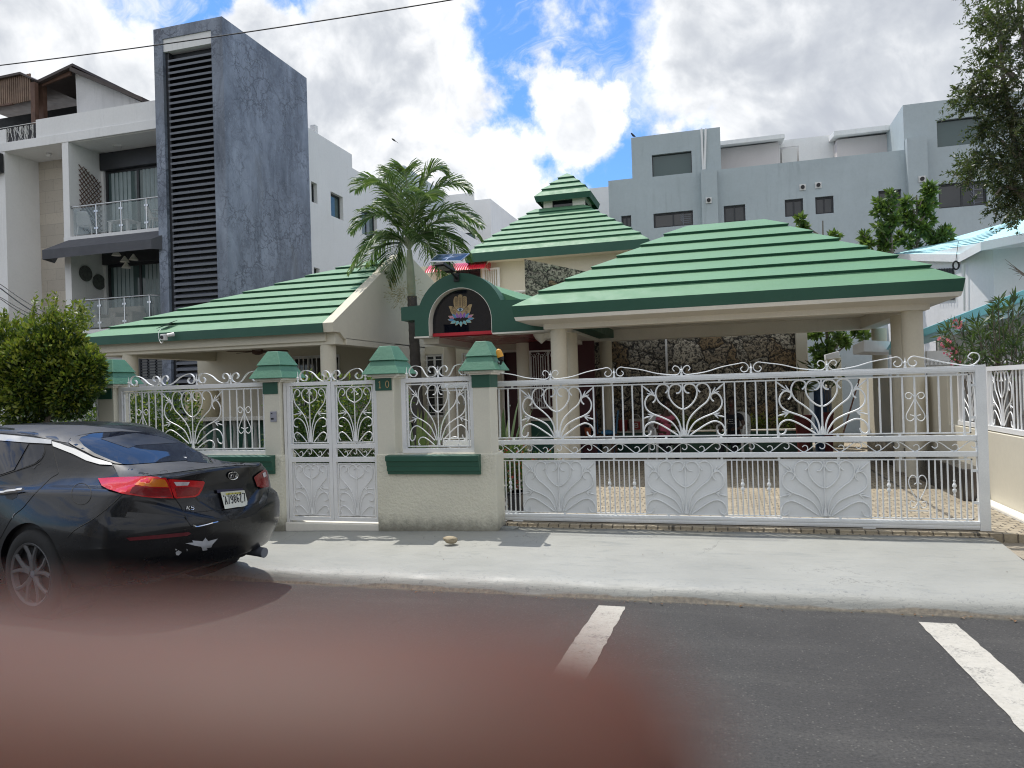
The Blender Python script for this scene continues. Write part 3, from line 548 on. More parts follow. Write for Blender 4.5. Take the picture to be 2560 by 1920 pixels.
def finial(mb, x, yy, z0, h=.085):
    mb.lathe([(.012, 0), (.012, .02), (.006, .026), (.012, .034), (.010, .042), (.016, .052), (.007, .066), (.0015, h)], (x, yy, z0), 8)
def wave(mb, seq, yy, z0, rad=.0045, flat=False, k=1.0):
    """seq of (x, 'A' | 'B' | 'E'): low pair of curls, high pair of curls, end curl"""
    for (xa, ka), (xb, kb) in zip(seq[:-1], seq[1:]):
        def endpts(x_, kind, s_):     # curve leaving node x_ in direction s_ (1 right)
            P_ = A_r if kind == 'A' else [(-p, q) for p, q in B_l[::-1]]
            return [(x_+s_*p*k, q*k) for p, q in P_]
        a = endpts(xa, ka, 1); b = endpts(xb, kb, -1)[::-1]; pa, pb_ = a[-1], b[0]
        mid = [(pa[0]+(pb_[0]-pa[0])*u, pa[1]+(pb_[1]-pa[1])*(u*u*(3-2*u))+.012*math.sin(math.pi*u)*(-1 if 1 else 1)*(.3)) for u in (.33, .66)]
        pts = spline([(p, yy, z0+q) for p, q in a+mid+b], 5)
        if flat: mb.strip(pts, .006, .030)
        else: mb.tube(pts, rad, 6)
    for x_, kk in seq:
        if kk != 'E': finial(mb, x_, yy, z0+(.0 if kk == 'A' else .0), .10*k)
def band(mb, x0, x1, yy, z0, h, p=.335, rad=.0048):
    s_ = h/.10; n = int(round((x1-x0)/p)); p2 = (x1-x0)/n; f = p2/.335
    dn = [(0, .098), (.05, .075), (.125, .016), (.158, .003), (.186, .020), (.188, .052), (.165, .068), (.140, .052)]
    up = [(.160, .004), (.20, .026), (.275, .085), (.312, .097), (.345, .082), (.348, .048), (.322, .032), (.300, .050)]
    for i in range(n):
        for q in (dn, up): mb.tube(spline([(x0+i*p2+a*f, yy, z0+b*s_) for a, b in q], 4), rad, 5)
def rect(mb, x0, x1, y0, y1, z0, z1, w):
    mb.box(x0, x1, y0, y1, z0, z0+w); mb.box(x0, x1, y0, y1, z1-w, z1); mb.box(x0, x0+w, y0+.0005, y1-.0005, z0+w, z1-w); mb.box(x1-w, x1, y0+.0005, y1-.0005, z0+w, z1-w)
def pickets(par, mat_, xs, yy, z0, z1, w=.0115, knuckle=()):
    for i, x_ in enumerate(xs):
        mb = MB(); mb.box(x_-w/2, x_+w/2, yy-w/2, yy+w/2, z0, z1)
        if i in knuckle:
            zc = z0+(z1-z0)*.52; mb.lathe([(.007, -.075), (.012, -.07), (.008, -.05), (.018, -.03), (.019, -.015), (.009, -.004), (.009, .004), (.019, .015), (.018, .03), (.008, .05), (.012, .07), (.007, .075)], (x_, yy, zc), 8)
        mb.build('picket', mat_, par)
Wt = M['white']
def grille(name, label, x0, x1, z0, z1, kind, top, yy=7.52, group='white iron grilles on the fence line'):
    t = thing(name, label, 'grille', ((x0+x1)/2, yy, z0), 0, group)
    m_ = MB(); rect(m_, x0, x1, yy-.022, yy+.022, z0, z1, .048); m_.build('frame', Wt, t, bevel=.003)
    m_ = MB(); rect(m_, x0+.062, x1-.062, yy-.010, yy+.010, z0+.062, z1-.062, .014)
    for xx in (x0+.05, x1-.065): 
        for zz in (z0+.25, z1-.25): m_.box(xx, xx+.015, yy-.008, yy+.008, zz, zz+.03)
    m_.build('inner_frame', Wt, t)
    s_ = MB(); cx = (x0+x1)/2; hi = z1-.078; h = z1-z0-.155
    if kind == 'window': pat(s_, cx, yy, hi, (x1-x0)/2-.082, h, 'window', rad=.0062)
    else:
        hw = .43 if kind == 'panel' else .4
        pat(s_, cx, yy, hi, hw, h, 'window', rad=.0068); sp = .098
        for sg in (-1, 1):
            xs = [cx+sg*(hw+.004+sp*i) for i in range(6) if abs(hw+.004+sp*i) < (x1-x0)/2-.08]; pickets(t, Wt, xs, yy, z0+.076, z1-.076)
            if len(xs) > 3: lyre(s_, xs[3], yy, hi-h*.30, h*.45, .17)
            elif len(xs) > 2: lyre(s_, xs[2], yy, hi-h*.30, h*.45, .15)
    s_.build('scrollwork', Wt, t, smooth=True)
    m_ = MB(); wave(m_, top, yy, z1, flat=True, k=1.25); m_.build('crest', Wt, t)
    return t
grille('window_grille', 'square white scrollwork grille above the green sill, right of house number 10', -3.425, -2.58, .94, 1.757, 'window', [(-3.36, 'B'), (-2.99, 'A'), (-2.62, 'B')])
grille('fence_grille', 'long white scrollwork fence panel behind the black car', -7.24, -5.11, .93, 1.772, 'panel', [(-7.10, 'B'), (-6.62, 'A'), (-6.1, 'B'), (-5.62, 'A'), (-5.2, 'B')])
grille('fence_grille', 'white fence panel showing under the round bush at far left', -10.6, -7.52, .93, 1.772, 'panel', [(-10.4, 'B'), (-9.8, 'A'), (-9.2, 'B'), (-8.6, 'A'), (-8.0, 'B'), (-7.6, 'A')])

# pedestrian gate: two leaves
def leaf(t, x0, x1, z0, z1, yy):
    lf = bpy.data.objects.new('gate_leaf', None); C.objects.link(lf); lf.parent = t; lf.location = (0, 0, 0)
    m_ = MB(); fw = .042; zb0, zb1 = .875+.02, .975+.02
    rect(m_, x0, x1, yy-.02, yy+.02, z0, z1, fw); m_.box(x0+fw, x1-fw, yy-.0195, yy+.0195, zb0-.055, zb0); m_.box(x0+fw, x1-fw, yy-.0195, yy+.0195, zb1, zb1+.05)
    rect(m_, x0+fw+.014, x1-fw-.014, yy-.008, yy+.008, zb1+.06, z1-fw-.016, .012); rect(m_, x0+fw+.014, x1-fw-.014, yy-.008, yy+.008, z0+fw+.016, zb0-.070, .012)
    m_.build('frame', Wt, lf, bevel=.002); s_ = MB(); cx = (x0+x1)/2; hw = (x1-x0)/2-fw-.030
    pat(s_, cx, yy, z1-fw-.032, hw, z1-fw-.032-(zb1+.075), 'leaf', rad=.0062); pat(s_, cx, yy-.006, zb0-.086, hw, zb0-.086-(z0+fw+.03), 'leaf', rad=.0062)
    band(s_, x0+fw, x1-fw, yy, zb0, zb1-zb0, .24); s_.build('scrollwork', Wt, lf, smooth=True)
    MB().box(x0+fw+.030, x1-fw-.030, yy+.001, yy+.005, z0+fw+.028, zb0-.082).build('panel', Wt, lf)
t = thing('pedestrian_gate', 'white two-leaf iron pedestrian gate between two green-capped pillars', 'gate', (-4.27, 7.52, .16))
m_ = MB(); m_.box(-4.905, -4.868, 7.50, 7.545, .15, 1.757); m_.box(-3.72, -3.702, 7.50, 7.545, .15, 1.70); m_.build('jamb', Wt, t, bevel=.002)
leaf(t, -4.862, -4.292, .172, 1.757, 7.52); leaf(t, -4.288, -3.722, .172, 1.752, 7.52)
m_ = MB(); wave(m_, [(-4.72, 'B'), (-4.29, 'A'), (-3.86, 'B')], 7.52, 1.755, flat=True, k=1.25); m_.build('crest', Wt, t)
MB().box(-4.90, -3.70, 7.46, 7.74, .0, .150).build('threshold', M['creamlight'], t, bevel=.008, label='cream threshold strip under the pedestrian gate')

# sliding driveway gate
GW = M['gatewhite']; Y = 7.85; GX0, GX1 = -3.08, 2.335
g = thing('sliding_gate', 'long white iron sliding driveway gate with heart scrollwork panels', 'gate', (0, Y, .15))
m_ = MB(); m_.box(GX0, GX1-.09, Y-.03, Y+.03, 1.637, 1.695); m_.box(GX0+.004, GX1-.09, Y-.034, Y-.03, 1.650, 1.682); m_.build('top_rail', GW, g, bevel=.003)
m_ = MB(); m_.box(GX0, GX1-.09, Y-.03, Y+.03, .165, .238); m_.box(GX0+.004, GX1-.09, Y-.034, Y-.03, .176, .196); m_.box(GX0+.004, GX1-.09, Y-.034, Y-.03, .206, .226); m_.build('bottom_rail', GW, g, bevel=.003)
m_ = MB(); m_.box(GX0, GX1-.09, Y-.025, Y+.025, .994, 1.045); m_.box(GX0, GX1-.09, Y-.025, Y+.025, .845, .893); m_.build('middle_rail', GW, g, bevel=.003)
m_ = MB(); m_.box(GX1-.09, GX1, Y-.035, Y+.035, .150, 1.70); m_.build('end_post', GW, g, bevel=.004)
m_ = MB()
for a, b in ((1.606, 1.620), (1.062, 1.074), (.812, .824), (.252, .262)): m_.box(GX0, GX1-.13, Y-.008, Y+.008, a, b)
m_.box(GX1-.142, GX1-.130, Y-.008, Y+.008, 1.062, 1.62); m_.box(GX1-.142, GX1-.130, Y-.008, Y+.008, .25, .824)
for i in range(9):
    xx = -2.25+i*.55
    for a, b in ((1.620, 1.637), (1.045, 1.062), (.824, .845), (.238, .252)): m_.box(xx-.012, xx+.012, Y-.007, Y+.007, a, b)
for zz in (.4, .7, 1.2, 1.5): m_.box(GX1-.132, GX1-.088, Y-.006, Y+.006, zz, zz+.025)
m_.build('inner_frame', GW, g)
hearts = [(-2.162, -1.349), (-.833, -.004), (.495, 1.333)]
for a, b in hearts:
    s_ = MB(); pat(s_, (a+b)/2, Y, 1.606, (b-a)/2, .532, 'wide', rad=.0080); s_.build('heart_scroll', GW, g, smooth=True)
    s_ = MB(); pat(s_, (a+b)/2, Y-.012, .806, (b-a)/2-.006, .538, 'wide', rad=.0068); s_.build('panel_scroll', GW, g, smooth=True)
s_ = MB(); lyre(s_, 1.74, Y, 1.455, .27, .165); s_.build('lyre_scroll', GW, g, smooth=True)
s_ = MB(); heartlet(s_, 1.74, Y, .66, .30, .16); s_.box(1.655, 1.825, Y-.004, Y+.004, .325, .334); s_.build('small_heart', GW, g, smooth=True)
s_ = MB(); band(s_, -3.05, GX1-.10, Y, .893, .101); s_.build('scroll_band', GW, g, smooth=True)
for a, b in hearts: MB().box(a, b, Y-.003, Y+.003, .262, .812).build('solid_panel', GW, g)
up = [-3.0, -2.9, -2.8, -2.7, -2.6, -2.5, -2.405, -2.30, -2.162, -1.349, -1.246, -1.142, -1.04, -.937, -.833, -.004, .098, .20, .30, .398, .495, 1.333, 1.435, 1.535, 1.635, 1.74, 1.842, 1.945, 2.05, 2.15]
pickets(g, GW, up, Y, 1.073, 1.607, .0145)
lo = [-3.03+.052*i for i in range(17)]+[-1.31+.0525*i for i in range(9)]+[.045+.0505*i for i in range(9)]+[1.385, 1.435, 1.49, 1.54, 1.59, 1.64, 1.74, 1.84, 1.893, 1.945, 1.998, 2.05, 2.10, 2.15]
pickets(g, GW, [q for q in lo if q > -2.75], Y, .261, .813, .0125, knuckle=(8, 13, 18, 22, 27, 31, 40))
m_ = MB(); wave(m_, [(-2.55, 'B'), (-1.815, 'A'), (-1.123, 'B'), (-.425, 'A'), (.261, 'B'), (.973, 'A'), (1.666, 'B')], Y, 1.695)
m_.tube(spline([(1.666+.08, Y, 1.763), (1.766, Y, 1.737), (1.741, Y, 1.709), (1.701, Y, 1.721), (1.692, Y, 1.765), (1.731, Y, 1.801), (1.80, Y, 1.79), (1.98, Y, 1.74), (2.17, Y, 1.70), (2.24, Y, 1.705), (2.29, Y, 1.75), (2.285, Y, 1.80), (2.235, Y, 1.815), (2.20, Y, 1.78), (2.225, Y, 1.755)], 5), .0055, 6)
m_.build('crest', GW, g)
for xx in (-2.22, 1.30):
    m_ = MB(); m_.prism([(xx-.06, Y-.032, .165), (xx+.06, Y-.032, .165), (xx+.022, Y-.032, .092), (xx-.022, Y-.032, .092)], (0, .008, 0)); w_ = m_.build('wheel_bracket', GW, g, bevel=.002)
    MB().lathe([(.001, 0), (.030, 0), (.030, .03), (.001, .03)], (xx, Y-.015, .118), 18, 'Y').build('wheel', M['dark'], w_); MB().lathe([(.001, 0), (.010, 0), (.010, .006), (.001, .006)], (xx, Y-.041, .116), 10, 'Y').build('bolt', M['steel'], w_)
mb = MB(); mb.box(-2.35, 2.34, 7.80, 7.90, .10, .156); mb.box(-2.35, 2.34, 7.844, 7.856, .156, .166); o = mb.build('gate_track', M['oldwalk']); tag(o, 'low concrete kerb with rail under the sliding gate', 'track', kind='structure')

# amber beacon on the cap of the gate pillar
t = thing('amber_lamp', 'amber flashing lamp tilted on the green pillar cap beside the sliding gate', 'lamp', (-2.24, 7.60, 1.93))
def tl(p, q, r0_, r1_, m2, nm): m = MB(); m.tube([p, q], [r0_, r1_], 16); m.build(nm, m2, t, smooth=True, bevel=.003)
a = np.array([-2.30, 7.50, 1.885]); ax_ = unit((-.28, -.05, .95)); c0 = np.array([-2.245, 7.46, 1.91])
m = MB(); m.tube([(-2.32, 7.56, 1.90), (-2.27, 7.50, 1.875), c0], [.010, .012, .016], 8); m.build('arm', M['black'], t)
tl(c0, c0+ax_*.035, .030, .036, M['black'], 'socket')
m = MB(); m.tube([c0+ax_*.035, c0+ax_*.09, c0+ax_*.115, c0+ax_*.128], [.036, .033, .026, .006], 18); m.build('lens', M['orange'], t, smooth=True)

# side wall with grille on the right boundary 
XW = 2.88
t = thing('side_wall', 'cream boundary wall with white grille on the right of the driveway', 'wall', (XW+.08, 12, .1))
MB().box(XW, XW+.16, 6.4, 11.2, 0, .955).build('masonry', M['cream'], t, bevel=.004)
MB().box(XW, XW+.16, 11.2, 18.0, 0, 1.62).build('high_masonry', M['cream'], t, bevel=.01)
MB().box(XW-.13, XW-.002, 6.4, 10.6, .0, .19).build('kerb', M['creamlight'], t, bevel=.02)
m_ = MB(); y0, y1 = 6.6, 10.9; z0, z1 = .97, 1.70
m_.box(XW+.04, XW+.09, y0, y1, z1-.05, z1); m_.box(XW+.03, XW+.10, y0, y1, z0, z0+.05); 
for yy in (y0, 8.55, 9.75, y1-.05): m_.box(XW+.04, XW+.09, yy, yy+.05, z0+.05, z1-.05)
m_.build('grille_frame', Wt, t)
m_ = MB()
for k in range(44):
    yy = y0+.08+k*.098
    if (k % 11) in (3, 4, 5, 6, 7, 8): continue
    m_.box(XW+.059, XW+.071, yy-.006, yy+.006, z0+.05, z1-.05)
m_.build('grille_pickets', Wt, t); s_ = MB(); tmp = MB()
for k in range(4): pat(tmp, y0+.08+(k*11+5.5)*.098, 0, z1-.06, .32, .60, 'wide', rad=.006)
s_.add([(XW+.065-p[1]*1.0, p[0], p[2]) for p in tmp.v], tmp.f); s_.build('scrollwork', Wt, t)
# ------------------------------------------------------------------ the green-roofed house
def steproof(parent, e, ze, r, zr, n, name='roof', fh=.16, lift=.04, fin=0.0, gable_right=False):
    """e,r = (x0,x1,y0,y1) of eave and ridge; n stepped courses; fascia fh below the eave"""
    top = MB(); ris = MB()
    L = lambda t: tuple(e[i]+(r[i]-e[i])*t for i in range(4)); Z = lambda t: ze+(zr-ze)*t
    for k in range(n):
        a, b = L(k/n), L((k+1)/n); za = Z(k/n)+(lift if k else 0); zb = Z((k+1)/n)
        o = .03 if k else 0
        A = (a[0]-o, a[1]+(0 if gable_right else o), a[2]-o, a[3]+o)
        q = lambda rr, h: [(rr[0], rr[2], h), (rr[1], rr[2], h), (rr[1], rr[3], h), (rr[0], rr[3], h)]
        p, w = q(A, za), q(b, zb); top.add(p+w, [(0, 1, 5, 4), (1, 2, 6, 5), (2, 3, 7, 6), (3, 0, 4, 7)]+([(4, 5, 6, 7)] if k == n-1 else []))
        if k:
            B = (a[0]+.01, a[1]-(0 if gable_right else .01), a[2]+.01, a[3]-.01); ris.add(q(B, Z(k/n)-.02)+q(A, za), [(0, 1, 5, 4), (1, 2, 6, 5), (2, 3, 7, 6), (3, 0, 4, 7)])
    o = top.build(name, M['roof'], parent, fixn=False)
    ris.build('roof_step', M['fascia'], o, fixn=False)  # riser shade put into the colour: dark fascia green under each course
    f = MB(); i = fin; c = (e[0]+i, e[1]-(0 if gable_right else i), e[2]+i, e[3]-i)
    q = lambda rr, h: [(rr[0], rr[2], h), (rr[1], rr[2], h), (rr[1], rr[3], h), (rr[0], rr[3], h)]
    f.add(q(c, ze-fh)+q(e, ze), [(0, 1, 5, 4), (1, 2, 6, 5), (2, 3, 7, 6), (3, 0, 4, 7)]); f.build('fascia', M['fascia'], o, fixn=False)
    return o, c, ze-fh
def facade(mb, axis, val, out, u0, u1, z0, z1, holes=(), dep=.14):
    """wall sheet on plane axis=val facing sign out with real openings and reveals"""
    us = sorted({u0, u1, *[h[0] for h in holes], *[h[1] for h in holes]}); zs = sorted({z0, z1, *[h[2] for h in holes], *[h[3] for h in holes]})
    P = (lambda u, d, h: (u, val-out*d, h)) if axis == 'Y' else (lambda u, d, h: (val-out*d, u, h))
    for i in range(len(us)-1):
        for j in range(len(zs)-1):
            uc, zc = (us[i]+us[i+1])/2, (zs[j]+zs[j+1])/2
            if any(h[0] < uc < h[1] and h[2] < zc < h[3] for h in holes): continue
            mb.poly([P(us[i], 0, zs[j]), P(us[i+1], 0, zs[j]), P(us[i+1], 0, zs[j+1]), P(us[i], 0, zs[j+1])])
    for a, b, c, d in holes:
        for (p, q) in (((a, c), (b, c)), ((b, c), (b, d)), ((b, d), (a, d)), ((a, d), (a, c))):
            mb.poly([P(p[0], 0, p[1]), P(q[0], 0, q[1]), P(q[0], dep, q[1]), P(p[0], dep, p[1])])
    return mb
def window(parent, axis, val, out, h, frame='dark', pane='glassd', cols=2, dep=.10, fw=.05, bars=None, barmat='white', curtain=False, rows=1, label=None):
    a, b, c, d = h
    def bx(m, u0, u1, d0, d1, z0, z1):
        lo, hi = sorted((val-out*d0, val-out*d1))
        if axis == 'Y': m.box(u0, u1, lo, hi, z0, z1)
        else: m.box(lo, hi, u0, u1, z0, z1)
    m = MB(); bx(m, a, b, dep-.05, dep, c, c+fw); bx(m, a, b, dep-.05, dep, d-fw, d); bx(m, a, a+fw, dep-.05, dep, c+fw, d-fw); bx(m, b-fw, b, dep-.05, dep, c+fw, d-fw)
    for k in range(1, cols): u = a+(b-a)*k/cols; bx(m, u-fw*.45, u+fw*.45, dep-.045, dep, c+fw, d-fw)
    for k in range(1, rows): u = c+(d-c)*k/rows; bx(m, a+fw, b-fw, dep-.045, dep, u-.02, u+.02)
    f = m.build('window', M[frame], parent, label=label)
    m = MB(); bx(m, a+fw*.5, b-fw*.5, dep-.015, dep-.01, c+fw*.5, d-fw*.5); m.build('pane', M[pane], f)
    if bars:
        m = MB(); n = bars
        for k in range(n+1): u = a+(b-a)*k/n; bx(m, u-.010, u+.010, -.03, -.01, c, d)
        for zz in (c, (c+d)/2, d): bx(m, a, b, -.03, -.012, zz-.012, zz+.012)
        m.build('bars', M[barmat], f)
    return f
def rect2(axis, val, p, q):        # two opposite image corners to (u0,u1,z0,z1) on a wall plane
    A, B = on(axis, val, *p), on(axis, val, *q); i = 0 if axis == 'Y' else 1
    return (min(A[i], B[i]), max(A[i], B[i]), min(A[2], B[2]), max(A[2], B[2]))
def column(parent, x, y, z0, z1, r, name='column'):
    m = MB(); m.lathe([(r, z0), (r, z1)], (x, y, 0), 28); return m.build(name, M['column'], parent, smooth=True)

house = thing('house', 'cream villa with stepped green roofs and an arched entry behind the white fence', 'house', (-4.5, 19, .15))
# --- left wing with its porch
ex, ey = (-12.1, -6.7), 11.5
steproof(house, (ex[0], ex[1], ey, 17.4), 2.86, (-7.3, -6.7, 14.4, 14.5), 4.44, 9, 'wing_roof', .165, .030, gable_right=True)
m = MB(); m.prism([(-6.70, ey-.0, 2.86), (-6.70, ey+.03, 2.70), (-6.70, 11.75, 2.70), (-6.70, 11.9, 2.60), (-6.70, 16.9, 2.60), (-6.70, 17.4, 2.86), (-6.70, 16.9, 4.0), (-6.70, 15.1, 4.53), (-6.70, 14.4, 4.53)], (.20, 0, 0)); m.build('gable_wall', M['cream'], house)
m = MB(); m.box(-12.0, -6.72, 11.62, 11.66, 2.55, 2.72); m.box(-12.0, -6.55, 11.66, 11.96, 2.49, 2.74); m.box(-6.75, -6.5, 11.96, 14.0, 2.49, 2.62); m.box(-12.0, -11.75, 11.96, 17, 2.5, 2.74); m.build('porch_beam', M['cream'], house, bevel=.01)
MB().box(-12.0, -6.72, 11.96, 17.2, 2.74, 2.80).build('porch_ceiling', M['cream'], house)
p = on('Y', 11.8, *z(5, 697, 900)); column(house, p[0], 11.8, .15, 2.49, .14)
p = on('Y', 11.8, *z(4, 1030, 960)); column(house, p[0], 11.8, .15, 2.50, .14); p = on('Y', 12.6, *z(4, 835, 960)); column(house, p[0], 12.6, .15, 2.50, .14)
# porch back wall, open at its left end
wx = on('Y', 15.2, *z(4, 1615, 1000))[0]
wb = rect2('Y', 15.2, z(5, 400, 925), z(5, 790, 1130)); wb = (wb[0], wb[1], 1.0, wb[3])
m = MB(); facade(m, 'Y', 15.2, -1, wx, -6.5, .15, 2.8, [wb]); m.box(wx-.2, wx, 15.2, 15.45, .15, 2.8); m.build('porch_wall', M['cream'], house)
window(house, 'Y', 15.2, -1, wb, 'white', 'glassd', 3, bars=11, label='white barred window at the back of the left porch')
MB().box(-6.70, -6.50, 12.0, 15.2, .15, .95).build('porch_side_wall', M['cream'], house); MB().box(-6.70, -6.50, 14.0, 17.2, .15, 2.62).build('side_wall', M['cream'], house)
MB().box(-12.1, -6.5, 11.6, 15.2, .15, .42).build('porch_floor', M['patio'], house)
m = MB(); rx0, rx1 = on('Y', 11.75, *z(4, 1250, 1400))[0], on('Y', 11.75, *z(4, 2090, 1400))[0]; zt = on('Y', 11.75, *z(4, 1700, 1400))[2]
m.box(rx0, -6.6, 11.62, 11.90, zt-.07, zt); rl = m.build('balustrade_rail', M['counter'], house, bevel=.01)
for k in range(17):
    m = MB(); xx = rx0+.15+k*(-6.75-rx0-.15)/16.; m.lathe([(.05, .42), (.05, .47), (.03, .50), (.058, .62), (.050, .72), (.025, zt-.28), (.03, zt-.20), (.045, zt-.12), (.05, zt-.07)], (xx, 11.76, 0), 10)
    m.build('baluster', M['rubble'], house, smooth=True)
MB().box(rx0, -6.6, 11.86, 11.90, .42, zt-.07).build('balustrade_panel', M['fascia'], house)
MB().box(rx0, -6.6, 11.68, 11.84, .15, .44).build('balustrade_plinth', M['fascia'], house)
m = MB(); fx, fy = on('Y', 13.2, *z(5, 138, 850))[0], 13.2
m.lathe([(.02, 2.74), (.02, 2.60), (.11, 2.58), (.11, 2.50), (.04, 2.47)], (fx, fy, 0), 14)
for k in range(5):
    a = k*2*math.pi/5+.3; ca, sa = math.cos(a), math.sin(a); m.prism([(fx+ca*.1-sa*.05, fy+sa*.1+ca*.05, 2.53), (fx+ca*.62-sa*.07, fy+sa*.62+ca*.07, 2.525), (fx+ca*.62+sa*.07, fy+sa*.62-ca*.07, 2.545), (fx+ca*.1+sa*.05, fy+sa*.1-ca*.05, 2.55)], (0, 0, .008))
o = m.build('ceiling_fan', M['wood'], None); tag(o, 'brown ceiling fan under the left porch ceiling', 'fan')

# --- entry with the arch
YA = 12.4
def A(vx, vy): p = on('Y', YA, vx, vy); return (p[0], p[2])
arc_c = A(994, 700); zsp = A(994, 690)[1]
xl, xr = A(926, 700)[0], A(1062.5, 700)[0]; xc = (xl+xr)/2; hw = (xr-xl)/2
ztop_in = A(994, 621)[1]; ztop_out = A(992, 589.5)[1]; zbot = A(960, 723.8)[1]; xle, xre = A(866.5, 680)[0], A(1190, 700)[0]
ro = ztop_out-(ztop_in-hw) ; zc_ = ztop_in-hw
# outer outline: flanges left and right of a round hood, inner opening to the bottom
zfl0, zfl1 = A(868, 693)[1], A(868, 664)[1]; xls = A(896, 710)[0]
out = [(xls, zbot), (xls, zfl0), (xle, zfl0), (xle, zfl1)]
wid = xc-A(899, 655)[0]
arcp = []
for k in range(25):
    a = math.pi-math.pi*k/24; X = xc+wid*math.cos(a); Zz = zc_+.0+(ztop_out-zc_)*math.sin(a)
    if Zz >= zfl1: arcp.append((X, Zz))
out += arcp
xre2 = A(1140, 660)[0]; zfr = A(1090, 652)[1]
out += [(xre2, zfl1), (xre2+.0, zfl1-.01), (xre, zfl1-.06), (xre, zbot)]
inn = [(xr, zbot)]+[(xc+hw*math.cos(math.pi*k/24), max(zbot, zc_+hw*math.sin(math.pi*k/24))) for k in range(25)]+[(xl, zbot)]
m = MB(); full = out+inn   # closed polygon running out along the hood and back round the opening
m.prism([(a, YA, b) for a, b in full], (0, .42, 0)); bm = None
ar = m.build('arch_hood', M['fascia'], house)
mod = ar.modifiers.new('tri', 'TRIANGULATE')
# light rim inside the opening
r_ = MB()
ri = inn
for i in range(len(ri)-1):
    (a, b), (c, d) = ri[i], ri[i+1]; r_.poly([(a, YA+.004, b), (c, YA+.004, d), (c, YA+.40, d), (a, YA+.40, b)])
r_ = MB(); sc = .985
for i in range(len(ri)-1):
    (a, b), (c, d) = ri[i], ri[i+1]; f_ = lambda q: (xc+(q[0]-xc)*sc, zc_+(q[1]-zc_)*sc if q[1] > zc_ else q[1])
    a2, b2 = f_((a, b)); c2, d2 = f_((c, d)); r_.hexa([(a, YA-.002, b), (c, YA-.002, d), (c2, YA-.002, d2), (a2, YA-.002, b2)], [(a, YA+.41, b), (c, YA+.41, d), (c2, YA+.41, d2), (a2, YA+.41, b2)])
r_.build('arch_reveal', M['creamlight'], house)
zg = A(1000, 716)[1]
gp = [(xc+(hw-.02)*math.cos(math.pi*k/24), zc_+(hw-.02)*math.sin(math.pi*k/24)) for k in range(25)]; gp = [(xr-.02, zg)]+gp+[(xl+.02, zg)]
m = MB(); m.prism([(a, YA+.16, b) for a, b in gp], (0, .02, 0)); gl = m.build('arch_glass', glass('arch_black_glass', (.004, .005, .010), .02), house)
MB().box(xl+.02, xr-.02, YA+.13, YA+.22, zg-.055, zg+.002).build('arch_sill', M['red'], house)
# porch roof and ceiling behind the arch
m = MB(); m.box(xls, xre+.6, YA+.42, 16.9, zbot+.02, zfl1-.12); m.build('entry_roof', M['fascia'], house)
m = MB(); m.box(xls+.3, xre-.2, YA+.44, 16.8, zbot-.01, zbot+.018); m.build('entry_ceiling', M['redd'], house)
m = MB(); m.box(xls-.02, xl-.001, YA-.0, YA+.40, zbot-.03, zbot-.002); m.box(xr+.001, xre, YA, YA+.40, zbot-.03, zbot-.002); m.box(xls, xls+.30, YA+.4, 16.8, zbot-.12, zbot+.018); m.box(xre-.3, xre, YA+.4, 16.8, zbot-.12, zbot+.018); m.build('entry_beam', M['creamlight'], house)
m = MB(); c0 = [(xre2-.45, YA+.0, zfl1+.02), (xre2+.05, YA+.0, zfl1-.0), (xre2+.3, YA+1.6, zfl1+.02), (xc, YA+1.6, ztop_out-.05), (xc+.2, YA+.42, ztop_out-.12)]
m.prism([(xc, YA+.42, ztop_out-.02), (xc+wid*.75, YA+.42, zc_+(ztop_out-zc_)*.62), (xre2-.1, YA+.42, zfl1), (xre2+.75, YA+2.2, zfl1-.1), (xc+.3, YA+2.2, ztop_out-.3)], (0, .0, -.10)); m.build('hood_back_slope', M['roof'], house)
YC = 14.1
for vx in (971.5, 1129.5): p = on('Y', YC, vx, 780); column(house, p[0], YC, .15, zbot-.1, .125)
# entry back wall with grilled windows and the maroon door
YB = 15.6
ew = [rect2('Y', YB, z(5, 1455, 905), z(5, 1615, 1400)), rect2('Y', YB, z(5, 1760, 895), z(5, 1830, 1300))]
dr = rect2('Y', YB, z('g', 1155, 1115), z('g', 1500, 1900)); dr = (dr[0], dr[1], .30, dr[3])
m = MB(); facade(m, 'Y', YB, -1, -6.5, on('Y', YB, 1192, 800)[0], .15, zbot+.02, ew+[dr]); m.build('entry_wall', M['cream'], house)
for w_ in ew: 
    wo = window(house, 'Y', YB, -1, w_, 'white', 'glassd', 2); m = MB()
    k = 0
    while w_[2]+.12+.17*k < w_[3]: m.box(w_[0], w_[1], YB-.03, YB-.015, w_[2]+.10+.17*k, w_[2]+.118+.17*k); k += 1
    m.box(w_[0]-.02, w_[0], YB-.03, YB-.015, w_[2], w_[3]); m.box(w_[1], w_[1]+.02, YB-.03, YB-.015, w_[2], w_[3]); m.build('bars', M['white'], wo)
d_ = MB().box(dr[0], dr[1], YB+.08, YB+.12, dr[2], dr[3]).build('door', M['maroon'], house, label='maroon entry door')
m = MB(); rect(m, dr[0]-.05, dr[1]+.05, YB-.02, YB+.10, dr[2]-.05, dr[3]+.05, .05); m.build('door_frame', M['creamlight'], d_); MB().lathe([(.001, 0), (.022, 0), (.022, .04), (.001, .05)], (dr[0]+.1, YB+.03, 1.25), 12, 'Y').build('handle', M['steel'], d_)
MB().box(-6.4, -2.9, 13.6, 15.6, .15, .30).build('entry_step', M['patio'], house, bevel=.01)
